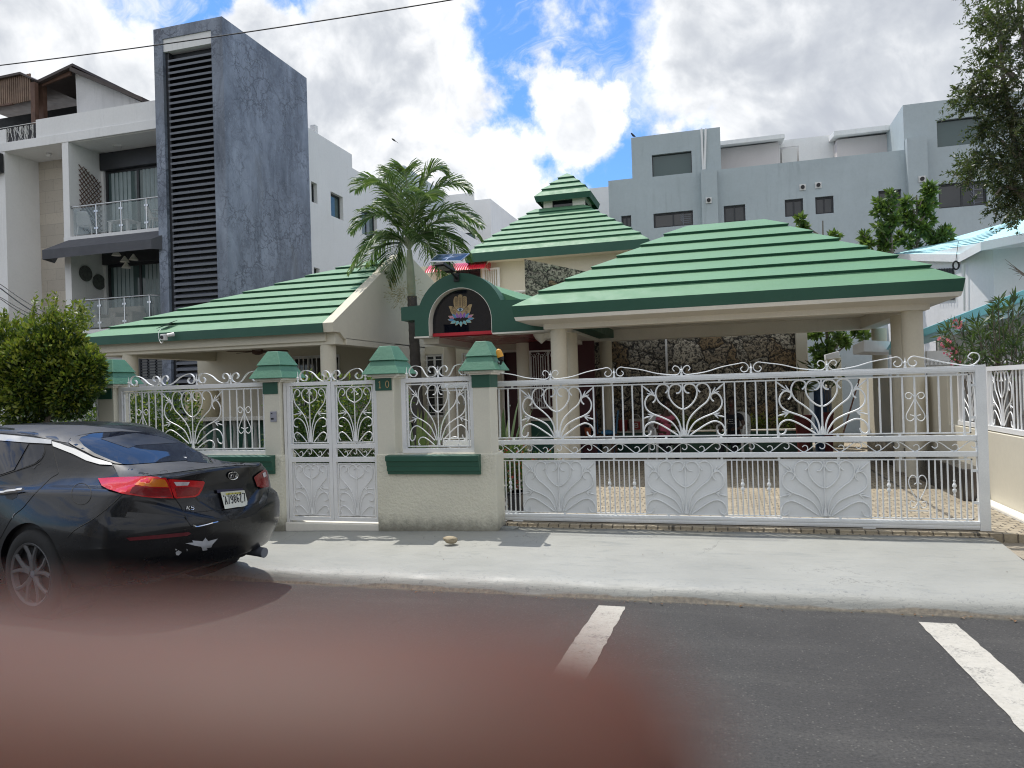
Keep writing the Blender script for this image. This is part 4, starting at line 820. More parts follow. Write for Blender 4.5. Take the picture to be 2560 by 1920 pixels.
# white scroll security gate on the side porch
r1 = rect2('Y', 14.9, z(6, 385, 875), z(6, 545, 1330)); m = MB(); rect(m, r1[0], r1[1]+.25, 14.88, 14.92, r1[2], r1[3], .035); m.box(r1[1], r1[1]+.03, 14.885, 14.915, r1[2], r1[3])
for k in range(1, 8): xx = r1[0]+(r1[1]-r1[0])*k/8; m.box(xx-.007, xx+.007, 14.893, 14.907, r1[2], r1[3]-.12)
m.tube([(r1[1]+.04, 14.9, r1[2]+.6), (r1[1]+.24, 14.9, r1[3]-.04)], .007, 5); m.tube([(r1[1]+.24, 14.9, r1[2]+.6), (r1[1]+.04, 14.9, r1[3]-.04)], .007, 5)
lyre(m, (r1[0]+r1[1])/2, 14.9, r1[3]-.55, .55, .3); band(m, r1[0]+.03, r1[1]-.02, 14.9, r1[3]-.15, .10, .2)
m.box(r1[0], r1[1], 14.885, 14.915, r1[2]+.5, r1[2]+.56); m.build('security_gate', M['white'], house, label='white scrollwork security door beside the entry')
MB().box(r1[0]-.1, r1[1]+.9, 15.3, 15.4, .15, zbot).build('inner_wall', M['maroon'], house)
MB().box(r1[0]-.05, r1[1]+.4, 14.5, 14.9, .15, .95).build('side_planter', M['fascia'], house, bevel=.01)
MB().box(r1[0]-.08, r1[1]+.42, 14.45, 14.93, .952, 1.0).build('planter_ledge', M['creamlight'], house, bevel=.01)
# hamsa and lotus emblem on the black glass
def emblem():
    cx_, s_ = A(994, 660)[0], .0; x0_, z0_ = z('g', 560, 530); c = on('Y', YA+.155, x0_, z0_); ppm = (on('Y', YA+.155, x0_+10, z0_)[0]-c[0])/ (10/(400/2212*2212/2560))
    G = lambda x_, y_: (c[0]+(x_-560)*ppm, c[2]-(y_-530)*ppm*.96)
    e = thing('hamsa_emblem', 'gold hand with blue eye above a violet and blue lotus on the arched black glass', 'emblem', (c[0], YA+.15, c[2]))
    def shp(name, pts, mat_, lay, sp=True, parent=e):
        q = spline(pts, 4, closed=True) if sp else pts; m = MB(); y_ = YA+.156-.0022*lay; m.prism([(*G(*p[:2])[:1], y_, G(*p[:2])[1]) for p in q], (0, .0016, 0)); o = m.build(name, mat_, parent); o.modifiers.new('t', 'TRIANGULATE'); return o
    hand = [(470, 480), (465, 400), (480, 345), (505, 335), (525, 350), (530, 325), (558, 312), (588, 325), (592, 350), (615, 340), (645, 350), (650, 400), (648, 480), (680, 460), (720, 458), (705, 510), (690, 560), (650, 590), (620, 610), (500, 610), (460, 590), (430, 560), (415, 510), (398, 465), (440, 465)]
    h_ = shp('hand', hand, paint('emblem_gold', (.46, .33, .17), .5, .15, 30), 0)
    dk = paint('emblem_brown', (.05, .035, .025), .6, .1); lt = paint('emblem_sand', (.62, .50, .30), .5, .1)
    m = MB(); Y1 = YA+.1505
    T = lambda pts, r=.0032: m.tube([(G(*p)[0], Y1, G(*p)[1]) for p in pts], r, 4)
    T([(526, 350), (528, 485)]); T([(590, 350), (590, 485)]); T([(470, 480), (490, 500), (500, 520)]); T([(648, 480), (625, 500), (615, 520)])
    for cx2 in (500, 558, 618):
        for yy in (370, 400, 430, 460): T([(cx2+12*math.cos(a), yy+11*math.sin(a)) for a in np.linspace(0, 6.28, 9)], .0024)
    for sg in (-1, 1):
        for (a, b, r2) in ((95, 490, 14), (110, 520, 12), (80, 540, 14), (90, 570, 12), (60, 565, 10)): T([(558+sg*a+r2*math.cos(t_), b+r2*math.sin(t_)) for t_ in np.linspace(0, 5.4, 9)], .0026)
    m.build('filigree', dk, h_)
    shp('eye', [(505, 520), (530, 497), (558, 490), (585, 497), (610, 520), (585, 542), (558, 550), (530, 542)], dk, 2); shp('eye', [(513, 520), (535, 502), (558, 497), (582, 502), (602, 520), (582, 538), (558, 544), (535, 538)], paint('eye_white', (.6, .65, .68), .5, .05), 3)
    shp('iris', [(558+20*math.cos(a), 520+20*math.sin(a)) for a in np.linspace(0, 6.28, 13)[:-1]], paint('iris_blue', (.05, .16, .30), .5, .1), 4); shp('pupil', [(558+9*math.cos(a), 520+9*math.sin(a)) for a in np.linspace(0, 6.28, 11)[:-1]], dk, 5)
    vio = paint('lotus_violet', (.30, .13, .42), .5, .25, 40); pk = paint('lotus_pink', (.55, .24, .36), .5, .25, 40); bl = paint('lotus_blue', (.10, .28, .50), .5, .25, 40); tq = paint('lotus_turquoise', (.20, .48, .52), .5, .25, 40)
    def petal(cx2, cy, w, h, ang, mat_, lay):
        ca, sa = math.cos(ang), math.sin(ang); R_ = lambda p, q: (cx2+p*ca-q*sa, cy+p*sa+q*ca)
        for gr, mm, l2 in ((1.16, lt, lay-.5), (1, mat_, lay)):
            shp('petal', [R_(0, -h*gr), R_(w*.6*gr, -h*.45), R_(w*.75*gr, -h*.05), R_(w*.3, h*.35), R_(0, h*.42), R_(-w*.3, h*.35), R_(-w*.75*gr, -h*.05), R_(-w*.6*gr, -h*.45)], mm, l2)
    for sg in (-1, 1):
        petal(562+sg*115, 625, 26, 56, sg*1.15, pk, 2); petal(562+sg*120, 655, 24, 56, sg*1.45, bl, 2.5); petal(562+sg*78, 615, 26, 56, sg*.72, bl, 3); petal(562+sg*90, 680, 26, 52, sg*1.95, tq, 3); petal(562+sg*45, 690, 26, 45, sg*2.5, tq, 3.5); petal(562+sg*42, 612, 26, 54, sg*.35, vio, 4)
    petal(562, 700, 28, 45, 3.14, tq, 4); petal(562, 615, 28, 58, 0, vio, 5)
emblem()
# porch hanging bowl lamp
bx_ = on('Y', 12.9, *z('g', 1678, 905)); t = thing('ceiling_lamp', 'frosted bowl ceiling lamp hanging beside the entry arch', 'lamp', (bx_[0], 12.9, 2.4)); m = MB()
m.lathe([(.01, -.11), (.03, -.09), (.10, -.03), (.145, .05), (.145, .06), (.13, .06)], (bx_[0], 12.9, bx_[2]), 22); m.build('bowl', M['creamlight'], t, smooth=True); m = MB(); m.tube([(bx_[0], 12.9, bx_[2]+.05), (bx_[0], 12.9, bx_[2]+.35)], .01, 6); m.build('stem', M['black'], t)

# --- main block with the pyramid roof and cupola
me_ = (-7.1, -1.85, 20.3, 25.6)
steproof(house, me_, 5.58, (-5.45, -3.95, 22.2, 23.7), 7.15, 8, 'main_roof', .26, .036)
m = MB(); x0m, x1m = me_[0]+.5, me_[1]-.15
aw = rect2('Y', 20.8, z(5, 1700, 240), z(5, 1905, 400)); aw = (aw[0], aw[1], 3.3, aw[3])
facade(m, 'Y', 20.8, -1, x0m-4.2, x1m, .15, 5.40, [aw]); facade(m, 'X', x1m, 1, 20.8, 25.4, .15, 5.4); facade(m, 'X', x0m-4.2, -1, 20.8, 25.4, .15, 4.0); m.box(me_[0]+.06, me_[1]-.06, 20.42, 25.4, 5.34, 5.38); m.build('main_wall', paint('cream_wall_upper', (.72, .66, .53), .8, .04, .8, streak=.1, streakcol=(.45, .40, .32)), house)
window(house, 'Y', 20.8, -1, aw, 'dark', 'glassd', 2)
sb = rect2('Y', 20.68, z(5, 1915, 240), z(5, 2055, 390)); m = MB(); rect(m, sb[0], sb[1], 20.66, 20.70, sb[2], sb[3]+.05, .05)
for k in range(1, 8): m.box(sb[0]+(sb[1]-sb[0])*k/8-.012, sb[0]+(sb[1]-sb[0])*k/8+.012, 20.67, 20.69, sb[2], sb[3])
m.build('open_shutter_grille', M['white'], house)
cup = MB(); q = on('Y', 22.2, *z(2, 1320, 1360)); q2 = on('Y', 22.2, *z(2, 1585, 1360)); cx0, cx1 = q[0], q2[0]; cyd = cx1-cx0; cz = on('Y', 22.2, *z(2, 1450, 1300))[2]
w1 = rect2('Y', 22.2, z(2, 1375, 1300), z(2, 1507, 1338)); facade(cup, 'Y', 22.2, -1, cx0, cx1, 6.8, cz+.15, [w1], .1); w2 = (22.35, 22.2+cyd-.15, w1[2], w1[3]); facade(cup, 'X', cx1, 1, 22.2, 22.2+cyd, 6.8, cz+.15, [w2], .1); facade(cup, 'X', cx0, -1, 22.2, 22.2+cyd, 6.8, cz+.15); facade(cup, 'Y', 22.2+cyd, 1, cx0, cx1, 6.8, cz+.15); cup.build('cupola', M['creamlight'], house)
window(house, 'Y', 22.2, -1, w1, 'dark', 'glassd', 1, fw=.02); window(house, 'X', cx1, 1, w2, 'dark', 'glassd', 1, fw=.02)
pk_ = on('Y', 22.2+cyd/2, *z(2, 1465, 1125)); ov = .24; cxm = (cx0+cx1)/2; cym = 22.2+cyd/2
steproof(house, (cx0-ov, cx1+ov, 22.2-ov, 22.2+cyd+ov), cz+.16, (cxm-.02, cxm+.02, cym-.02, cym+.02), pk_[2], 4, 'cupola_roof', .17, .04, fin=.05)
# red awning over the upper window
t = thing('red_awning', 'glossy red scalloped awning over the upper window', 'awning', (-6, 20.6, 5)); a0 = on('Y', 20.5, *z(5, 1640, 170)); a1 = on('Y', 20.5, *z(5, 1960, 225)); m = MB()
m.grid(lambda u, v: (a0[0]-.6+(a1[0]-a0[0]+.6)*u, 20.78-.62*v, a0[2]-.02-(a0[2]-a1[2])*(.25*v+.75*v*v)-.03*abs(math.sin(u*math.pi*26))*v), 104, 8); m.poly([(a1[0], 20.78, a0[2]-.02), (a1[0], 20.16, a1[2]), (a1[0], 20.78, a1[2]-.05)])
am = paint('red_awning_metal', (.62, .02, .04), .28, .08, coat=.5); o = m.build('canopy', am, t, smooth=True, fixn=False)
# balcony balustrade before the upper floor
m = MB(); b0 = on('Y', 18.6, *z(5, 1325, 405)); b1 = on('Y', 18.6, *z(6, 355, 400)); m.box(b0[0]-2, b1[0]+.3, 18.5, 18.72, b1[2]-.06, b1[2]); rl = m.build('balcony_rail', M['creamlight'], house, bevel=.01)
m = MB()
for k in range(34):
    m = MB(); m.lathe([(.04, -.62), (.04, -.56), (.025, -.5), (.06, -.38), (.045, -.25), (.03, -.15), (.04, -.06)], (b0[0]-1.9+k*.17, 18.61, b1[2]), 8)
    m.build('baluster', M['creamlight'], house, smooth=True)
MB().box(b0[0]-2, b1[0]+.3, 18.45, 20.8, b1[2]-.9, b1[2]-.62).build('balcony_slab', M['cream'], house)
MB().box(b0[0]-2, b1[0]+.3, 18.75, 18.8, b1[2]-.62, b1[2]-.1).build('balcony_back', M['fascia'], house)
# lower front wall of the main block, porch side
MB().box(-6.5, -4.6, 17.2, 17.4, .15, b1[2]-.9).build('lower_wall', M['cream'], house)

# --- coral stone wall with its sloping top
YS = 17.0
sw0, sw1 = on('Y', YS, 1134, 600)[0], on('Y', YS, 1720, 800)[0]; zt0 = on('Y', YS, 1134, 559.6)[2]; p2 = on('Y', YS, 1261, 589.7)
sl_ = (p2[2]-zt0)/(p2[0]-sw0); xk = sw0+(2.75-zt0)/sl_
m = MB(); m.prism([(sw0, YS, 2.5), (sw0, YS, zt0), (xk, YS, 2.95), (sw1, YS, 2.95), (sw1, YS, .15), (-3.3, YS, .15), (-3.3, YS, 2.5)], (0, .3, 0))
t = thing('stone_wall', 'rough coral stone wall behind the carport with a sloping top', 'wall', (-1, YS, .15)); m.build('masonry', M['stone'], t).modifiers.new('t', 'TRIANGULATE')
m = MB(); px_ = on('Y', YS-.05, *z(6, 1472, 900))[0]; m.box(px_-.022, px_+.022, YS-.06, YS-.001, .6, 2.9); m.build('drain_pipe', M['white'], t, bevel=.004)
px2 = on('Y', YS-.1, 1746, 800)[0]; MB().box(sw1+.001, px2, YS-.12, YS+.35, .15, 2.95).build('end_pier', M['cream'], t, bevel=.01)
# green planter at its foot
t = thing('planter', 'long dark green masonry planter at the foot of the stone wall', 'planter', (-.5, 16.2, .15)); pxr = on('Y', 16.2, *z(7, 540, 1540))[0]
m = MB(); m.box(-3.2, pxr, 16.2, 16.34, .15, .585); m.box(pxr-.12, pxr, 16.34, YS, .15, .585); m.build('planter_wall', paint('planter_green', (.018, .075, .055), .5, .1), t, bevel=.006); MB().box(-3.2, pxr-.12, 16.34, YS-.001, .15, .52).build('soil', paint('soil', (.06, .045, .03), .95, .3, 8, bump=.8), t); m = MB(); m.box(-3.2, pxr+.02, 16.17, 16.36, .586, .62); m.build('coping', M['creamlight'], t, bevel=.006)

# ------------------------------------------------------------------ carport
cp = thing('carport', 'carport with broad stepped green roof on round cream columns', 'carport', (0, 13.9, .15))
steproof(cp, (-3.24, 3.20, 11.4, 16.4), 2.935, (-.56, .77, 13.87, 13.93), 4.49, 7, 'roof', .175, .034, fin=.03)
m = MB(); E0 = (-3.21, 3.17, 11.43, 16.37); E1 = (-2.99, 2.95, 11.65, 16.15); E2 = (-2.83, 2.86, 11.84, 16.0)
q = lambda rr, h: [(rr[0], rr[2], h), (rr[1], rr[2], h), (rr[1], rr[3], h), (rr[0], rr[3], h)]
m.add(q(E0, 2.758)+q((-3.19, 3.15, 11.45, 16.35), 2.70)+q(E1, 2.665)+q(E2, 2.655), [(a+4*k, (a+1) % 4+4*k, (a+1) % 4+4*k+4, a+4*k+4) for k in range(3) for a in range(4)]); m.build('cornice', M['creamlight'], cp, fixn=False)
m = MB()
for (x0, x1, y0, y1) in ((-2.83, 2.86, 11.84, 12.12), (-2.83, 2.86, 15.72, 16.0), (-2.83, -2.55, 12.12, 15.72), (2.58, 2.86, 12.12, 15.72)): m.box(x0, x1, y0, y1, 2.57, 2.86)
m.build('beam', M['creamlight'], cp, bevel=.008); MB().box(-2.55, 2.58, 12.12, 15.72, 2.80, 2.86).build('ceiling', M['creamlight'], cp)
lx = on('Y', 12.0, 1209, 800)[0]; rx = on('Y', 12.0, 1973.5, 800)[0]
column(cp, lx, 12.0, .15, 2.57, .135); column(cp, rx, 12.0, .15, 2.57, .142)
lb = on('Y', 15.85, 1309.5, 800)[0]; rb = on('Y', 15.85, 1901.5, 800)[0]; column(cp, lb, 15.85, .15, 2.57, .135); column(cp, rb, 15.85, .15, 2.57, .135)
l2 = on('Y', 12.9, 1234, 800)[0]; column(cp, l2, 12.9, .15, 2.57, .125); r2_ = on('Y', 12.75, 1946, 800)[0]; column(cp, r2_, 12.75, .15, 2.57, .125)
# black marble clad planter by the right wall
m = MB(); m.prism([(2.62, 9.7, .15), (2.62, 9.7, .52), (2.86, 9.7, .52), (2.86, 9.7, .15)], (0, 6.0, 0)); o = m.build('marble_bench', M['marble'], None, bevel=.01); tag(o, 'low black marble planter running along the right boundary wall', 'planter')

# ------------------------------------------------------------------ lights and cameras fixed to the house
t = thing('solar_floodlight', 'solar street light with tilted panel on top of the entry arch', 'lamp', (-4.6, YA, 3.8))
pp = on('Y', YA-.05, *z(5, 1705, 300)); a = np.array([pp[0], YA-.02, pp[2]]); b = on('Y', YA-.55, *z(5, 1660, 240)); c = on('Y', YA-.85, *z(5, 1580, 190))
m = MB(); m.box(a[0]-.05, a[0]+.05, YA-.03, YA-.003, a[2]-.06, a[2]+.09); m.tube([a, b], .022, 10); m.tube([a+np.array([0, 0, .04]), a+np.array([.06, -.01, .06])], .012, 6); m.build('arm', M['black'], t, bevel=.003)
hd = MB(); u = unit(c-b); s_ = unit(np.cross(u, (0, 0, 1))); n_ = np.cross(s_, u)
def ob(m, cen, hu, hs, hn): m.hexa([cen+u*i*hu+s_*j*hs-n_*hn for i, j in ((-1, -1), (1, -1), (1, 1), (-1, 1))], [cen+u*i*hu*.9+s_*j*hs*.85+n_*hn for i, j in ((-1, -1), (1, -1), (1, 1), (-1, 1))])
ob(hd, (b+c)/2, .20, .095, .03); hdo = hd.build('lamp_head', M['black'], t, bevel=.01)
ln = MB(); ob(ln, c*.62+b*.38-n_*.034, .105, .07, .004); ln.build('lens', paint('led_lens', (.35, .36, .34), .3, .2, 60), hdo)
P4c = [on('Y', yv, *z(5, *q)) for yv, q in ((YA-.9, (1495, 175)), (YA-.55, (1745, 170)), (YA-.15, (1815, 112)), (YA-.50, (1555, 122)))]
m = MB(); m.prism(P4c, (0, 0, .018)); po = m.build('solar_panel', M['steel'], t)
m = MB(); I = lambda uu, vv: (P4c[0]*(1-uu)*(1-vv)+P4c[1]*uu*(1-vv)+P4c[2]*uu*vv+P4c[3]*(1-uu)*vv)
for k in range(2): m.prism([I(.03+k*.49, .06), I(.48+k*.49, .06), I(.48+k*.49, .94), I(.03+k*.49, .94)], (0, 0, .022))
m.build('solar_cells', glass('solar_cell', (.01, .02, .04), .08), po)
m = MB(); m.tube([(I(.5, .5)), b], .014, 8); m.build('bracket', M['black'], t)
# camera on the left fascia with a small panel above it
t = thing('security_camera', 'small white camera on the dark green fascia of the left roof', 'camera', (-10.3, 11.4, 2.8)); q_ = on('Y', 11.36, *z(4, 1300, 768)); m = MB(); m.box(q_[0]-.05, q_[0]+.05, 11.30, 11.39, q_[2]-.06, q_[2]+.055); m.build('housing', M['plastic'], t, bevel=.012)
m = MB(); m.tube([(q_[0]+.05, 11.36, q_[2]+.03), (q_[0]+.11, 11.47, q_[2]+.055)], [.03, .04], 12); m.build('mount', M['plastic'], t); m = MB(); m.lathe([(.001, 0), (.032, 0), (.032, .012), (.001, .012)], (q_[0]-.005, 11.288, q_[2]-.005), 14, 'Y'); m.build('lens', M['black'], t)
m = MB(); m.tube(spline([(q_[0], 11.33, q_[2]-.06), (q_[0]-.06, 11.35, q_[2]-.11), (q_[0]-.14, 11.38, q_[2]-.03), (q_[0]-.18, 11.42, q_[2]+.10), (q_[0]-.20, 11.5, q_[2]+.17)], 5), .006, 5); m.build('cable', M['plastic'], t)
t = thing('solar_module', 'tiny solar module on a stalk on the left roof above the white camera', 'solar panel', (-10.2, 11.8, 3.0)); q_ = on('Y', 11.75, *z(4, 1340, 690)); m = MB(); m.tube([(q_[0], 11.75, q_[2]-.09), (q_[0], 11.75, q_[2]+.02)], .009, 6); m.lathe([(.04, -.09), (.03, -.075), (.005, -.07)], (q_[0], 11.75, q_[2]), 10); m.build('stalk', M['plastic'], t)
m = MB(); m.prism([(q_[0]-.17, 11.60, q_[2]-.03), (q_[0]+.02, 11.62, q_[2]+.02), (q_[0]+.14, 11.80, q_[2]+.13), (q_[0]-.05, 11.78, q_[2]+.08)], (0, 0, .008)); m.build('panel', M['glassd'], t)
m = MB(); m.tube([(q_[0]-.15, 11.72, q_[2]-.02), (q_[0]-.33, 11.70, q_[2]-.10)], .008, 5); m.lathe([(.03, 0), (.03, .03)], (q_[0]-.35, 11.7, q_[2]-.14), 10); m.build('junction_box', M['plastic'], t)
# ------------------------------------------------------------------ apartment building on the left
ap = thing('apartment_building', 'white apartment building with dark concrete louvred tower and glass balconies', 'building', (-19, 20, .1))
TY = 19.0
tx0 = on('Y', TY, 331, 65)[0]; tx1 = on('Y', TY, 479, 35)[0]; tz = on('Y', TY, 479, 35)[2]; ty1 = on('X', tx1, 662, 160)[1]
lv = rect2('Y', TY, z(1, 1050, 345), z(1, 1385, 900)); lv = (lv[0]+.02, lv[1], 0.6, lv[3]+.05); wp = rect2('Y', TY, z(1, 1046, 250), z(1, 1379, 300)); wpz = (lv[3], on('Y', TY, *z(1, 1378, 190))[2])
m = MB(); facade(m, 'Y', TY, -1, tx0, tx1, .1, tz, [(lv[0], lv[1], lv[2], wpz[1])], .35); facade(m, 'X', tx1, 1, TY, ty1, .1, tz); facade(m, 'X', tx0, -1, TY, ty1, .1, tz); facade(m, 'Y', ty1, 1, tx0, tx1, .1, tz); m.box(tx0+.01, tx1-.01, TY+.01, ty1-.01, tz-.05, tz-.01)
m.build('tower', M['tower'], ap)
MB().box(lv[0]-.02, lv[1]-.001, TY+.04, TY+.30, lv[3]-.0, wpz[1]-.002).build('white_panel', M['wwall'], ap)
m = MB(); m.box(lv[0]+.001, lv[1]-.001, TY+.30, TY+.34, lv[2], lv[3]); m.box(lv[0]+.001, lv[0]+.13, TY+.12, TY+.30, lv[2], lv[3]-.001); m.build('louver_back', M['dark'], ap)
m = MB(); h = lv[3]-.18
while h > lv[2]: m.prism([(lv[0]+.13, TY+.07, h-.150), (lv[0]+.13, TY+.06, h-.085), (lv[0]+.13, TY+.25, h), (lv[0]+.13, TY+.25, h-.03)], (lv[1]-lv[0]-.14, 0, 0)); h -= .187
m.build('louver_slats', M['louver'], ap)
LY = 19.6; RYk = 20.95; X1 = tx0+.3
X0 = -34.0; zs = lambda vy: on('Y', LY, 300, vy)[2]
xd0, xd1 = on('Y', LY, *z('h', 545, 900))[0], on('Y', LY, *z('h', 600, 900))[0]
xw0, xw1 = X0, on('Y', LY, *z('h', 45, 1200))[0]
zc = on('Y', LY, *z('h', 1375, 603))[2]; zfb = on('Y', LY, *z('h', 1375, 520))[2]; zp = on('Y', LY, *z('h', 1365, 347))[2]; zb1, zb0 = on('Y', LY, *z('h', 1405, 1477))[2], on('Y', LY, *z('h', 1405, 1512))[2]
xg = on('Y', LY, *z('h', 303, 600))[0]
m = MB(); m.box(X0, X1, LY, 27, zc, zfb); m.build('roof_slab', M['wwall'], ap, bevel=.01)
m = MB(); m.box(xg, X1, LY+.06, LY+.22, zfb, zp); m.box(X0, on('Y', LY, *z('h', 36, 620))[0], LY+.06, LY+.22, zfb, zp-.15); m.build('parapet', M['wwall'], ap)
m = MB(); m.box(xd0, xd1, LY+.02, RYk, .1, zc-.001); m.box(xw0, xw1, LY+.02, RYk+.02, .1, zc-.001); m.build('fin_wall', M['wwall'], ap)
m = MB(); m.box(xw1+.001, xd0-.001, RYk-.02, RYk+.1, .1, zc-.001); m.build('stone_panel', M['blocks'], ap)
for fl, (a, b) in enumerate(((zb0, zb1), (zb0-3.12, zb1-3.12))):
    m = MB(); m.box(xd0+.001, X1, LY-.0, RYk+.3, a, b); m.build('balcony_slab', M['wwall'], ap)
for fl in range(2):
    zo = zb1-3.12*fl; top = (zc if fl == 0 else zb0)
    gx0 = on('Y', RYk, *z('h', 915, 1100))[0]
    m = MB(); facade(m, 'Y', RYk, -1, xd1, X1+1.5, zo, top, [(gx0, X1+1.2, zo+.02, top-.05)], .15); m.build('balcony_wall', M['wwall'], ap)
    m = MB(); m.box(gx0-.06, X1+1.2, RYk-.10, RYk+.05, top-.62, top-.03); m.build('shutter_box', M['dark'], ap, bevel=.01)
    w_ = window(ap, 'Y', RYk, -1, (gx0, X1+1.2, zo+.02, top-.6), 'dark', 'glassg', 4, .14, .10)
    m = MB(); xs0 = gx0+.15
    for cc in range(4):
        xa = gx0+.22+cc*(X1+1.2-gx0)/4*.99; wdt = (X1+1.2-gx0)/4*.62
        m.grid(lambda u, v: (xa+wdt*u, RYk+.115-.012*math.sin(u*30+cc), zo+.06+(top-.75-zo)*v), 40, 1)
    m.build('curtain', M['curtain'], w_)
m = MB(); m.box(xd1+.3, X1, LY+.1, RYk, zc-.02, zc-.003); m.build('soffit', M['wwall'], ap)
# glass railings
def railing(x0, x1, y, z0, h, posts, side=None):
    t = bpy.data.objects.new('glass_railing', None); C.objects.link(t); t.parent = ap; t.location = Vector((x0, y, z0))-wloc(ap)
    m = MB(); m.tube([(x0-.03, y, z0+h), (x1, y, z0+h)], .026, 10); m.lathe([(.0, 0), (.045, 0), (.045, .03), (0, .03)], (x0-.06, y, z0+h), 10, 'X')
    if side: m.tube([(x1, y, z0+h), (x1+.9, y+.9, z0+h)], .022, 8)
    m.build('handrail', M['steel'], t, smooth=True)
    m = MB()
    for p in posts:
        m.tube([(p, y, z0), (p, y, z0+h)], .022, 8)
        for zz in (.22, .78):
            for s_ in (-.05, .05): m.box(p+s_-.028, p+s_+.028, y-.02, y+.02, z0+h*zz-.03, z0+h*zz+.03)
    m.build('post', M['steel'], t)
    e = [x0]+list(posts)+([x1] if not side else []); m = MB()
    for a, b in zip(e[:-1], e[1:]): m.box(a+.03, b-.03, y-.004, y+.004, z0+.06, z0+h-.06)
    if side: m.prism([(x1+.03, y+.03, z0+.06), (x1+.9, y+.9, z0+.06), (x1+.9, y+.9, z0+h-.06), (x1+.03, y+.03, z0+h-.06)], (.006, -.006, 0))
    m.build('glass', M['glassr'], t)
RX = lambda k, x, y: on('Y', LY+.08, *z(k, x, y))[0]
railing(RX('h', 640, 1300), X1, LY+.08, zb1, 1.0, [RX('h', 850, 1400), RX('h', 1070, 1400), RX('h', 1295, 1400)])
xr2 = RX(4, 1187, 550); railing(RX(4, 605, 560), xr2, LY+.08, zb1-3.12, 1.0, [RX(4, 788, 560), RX(4, 985, 560), xr2-.02], side=True)
# awning above the lower balcony
t = thing('dark_awning', 'dark grey canvas awning under the upper glass balcony', 'awning', (-19, 19, 6.7))
a0, a1 = on('Y', 18.7, *z(4, 332, 80)), on('Y', 18.7, *z(4, 1180, -5)); b0 = on('Y', LY-.01, *z(4, 540, 0)); zt_ = zb0+.02; zb_ = a0[2]
x_a, x_b = a0[0], on('Y', 18.7, *z(4, 1195, 20))[0]; xq = b0[0]
m = MB(); m.add([(x_a, 18.7, zb_), (x_b, 18.7, zb_), (X1+.1, LY-.005, zt_), (xq, LY-.005, zt_), (x_a, 18.7, zb_-.30), (x_b, 18.7, zb_-.30), (X1+.1, LY-.005, zb_-.25), (xq-.6, LY-.005, zb_-.25)], [(0, 1, 2, 3), (0, 4, 5, 1), (1, 5, 6, 2), (0, 3, 7, 4)]); m.build('canopy', M['awning'], t, fixn=False)
# lattice trellis on the fin wall, chairs and table
t = thing('trellis', 'brown diamond lattice trellis with creeper on the balcony wall', 'trellis', (xd1, 20.2, 8)); m = MB(); xx = xd1+.03
ya, yb = 20.0, 20.9; zl, zh = zb1+.1, zb1+2.6; V_ = []
for k in range(-6, 19):
    for s_ in (1, -1):     # diagonals clipped to the lattice outline
        zk = zl+k*.17; seg = []
        for u in np.linspace(0, 1, 25):
            y_ = ya+(yb-ya)*u; h_ = zk+s_*(y_-(ya if s_ > 0 else yb))*1.0*(1 if s_ > 0 else 1)
            if zl+.25*(1-u) < h_ < zh-.45*u: seg.append((xx+.02*(s_ > 0), y_, h_))
        if len(seg) > 3: m.tube([seg[0], seg[-1]], .014, 4)
m.build('lattice', M['wood'], t)
def pchair(name, label, x, y, z0, rz, s=1.0, mat_='plastic', group=None):
    t = thing(name, label, 'chair', (x, y, z0), rz, group)
    m = MB(); m.grid(lambda u, v: ((u-.5)*.46, -.20+.42*v, .42+.015*math.cos(u*6.28)-.02*math.sin(v*3)), 8, 8); o = m.build('seat', M[mat_], t, local=True, smooth=True); o.modifiers.new('s', 'SOLIDIFY').thickness = .02
    m = MB()
    m.grid(lambda u, v: ((u-.5)*(.46-.10*v*v), .20+.14*v-.05*math.cos((u-.5)*3.1)+.04, .42+.46*v*(1-.22*(2*u-1)**4)), 12, 8); o = m.build('backrest', M[mat_], t, local=True, smooth=True); o.modifiers.new('s', 'SOLIDIFY').thickness = .018
    for sx in (-1, 1):
        for sy, dy in ((-.18, -.05), (.2, .06)):
            m = MB(); m.tube([(sx*.20, sy, .42), (sx*.25, sy+dy, 0)], [.030, .020], 6); m.build('leg', M[mat_], t, local=True)
        m = MB(); m.tube(spline([(sx*.24, -.20, .42), (sx*.26, -.20, .62), (sx*.26, .05, .65), (sx*.22, .24, .66)], 4), .022, 6); m.build('armrest', M[mat_], t, local=True)
    return t
cb = on('Y', 20.1, *z('h', 760, 1420)); pchair('balcony_chair', 'white plastic chair at the left end of the upper balcony', cb[0], 20.15, zb1, math.pi+.4); cb = on('Y', 20.1, *z('h', 1390, 1420)); pchair('balcony_chair', 'white plastic chair by the tower on the upper balcony', cb[0], 20.15, zb1, math.pi-.6)
cb = on('Y', 20.1, *z('h', 1090, 1450)); t = thing('balcony_table', 'low white plastic table on the upper balcony', 'table', (cb[0], 20.15, zb1)); m = MB(); m.box(cb[0]-.42, cb[0]+.42, 19.85, 20.45, zb1+.44, zb1+.47); m.build('tabletop', M['plastic'], t, bevel=.01)
for sx in (-1, 1):
    for sy in (-1, 1): MB().frus((cb[0]+sx*.36-.04, cb[0]+sx*.36+.04, 20.15+sy*.24-.03, 20.15+sy*.24+.03), zb1, (cb[0]+sx*.34-.06, cb[0]+sx*.34+.06, 20.15+sy*.24-.03, 20.15+sy*.24+.03), zb1+.44).build('leg', M['plastic'], t)
zl2 = zb1-3.12
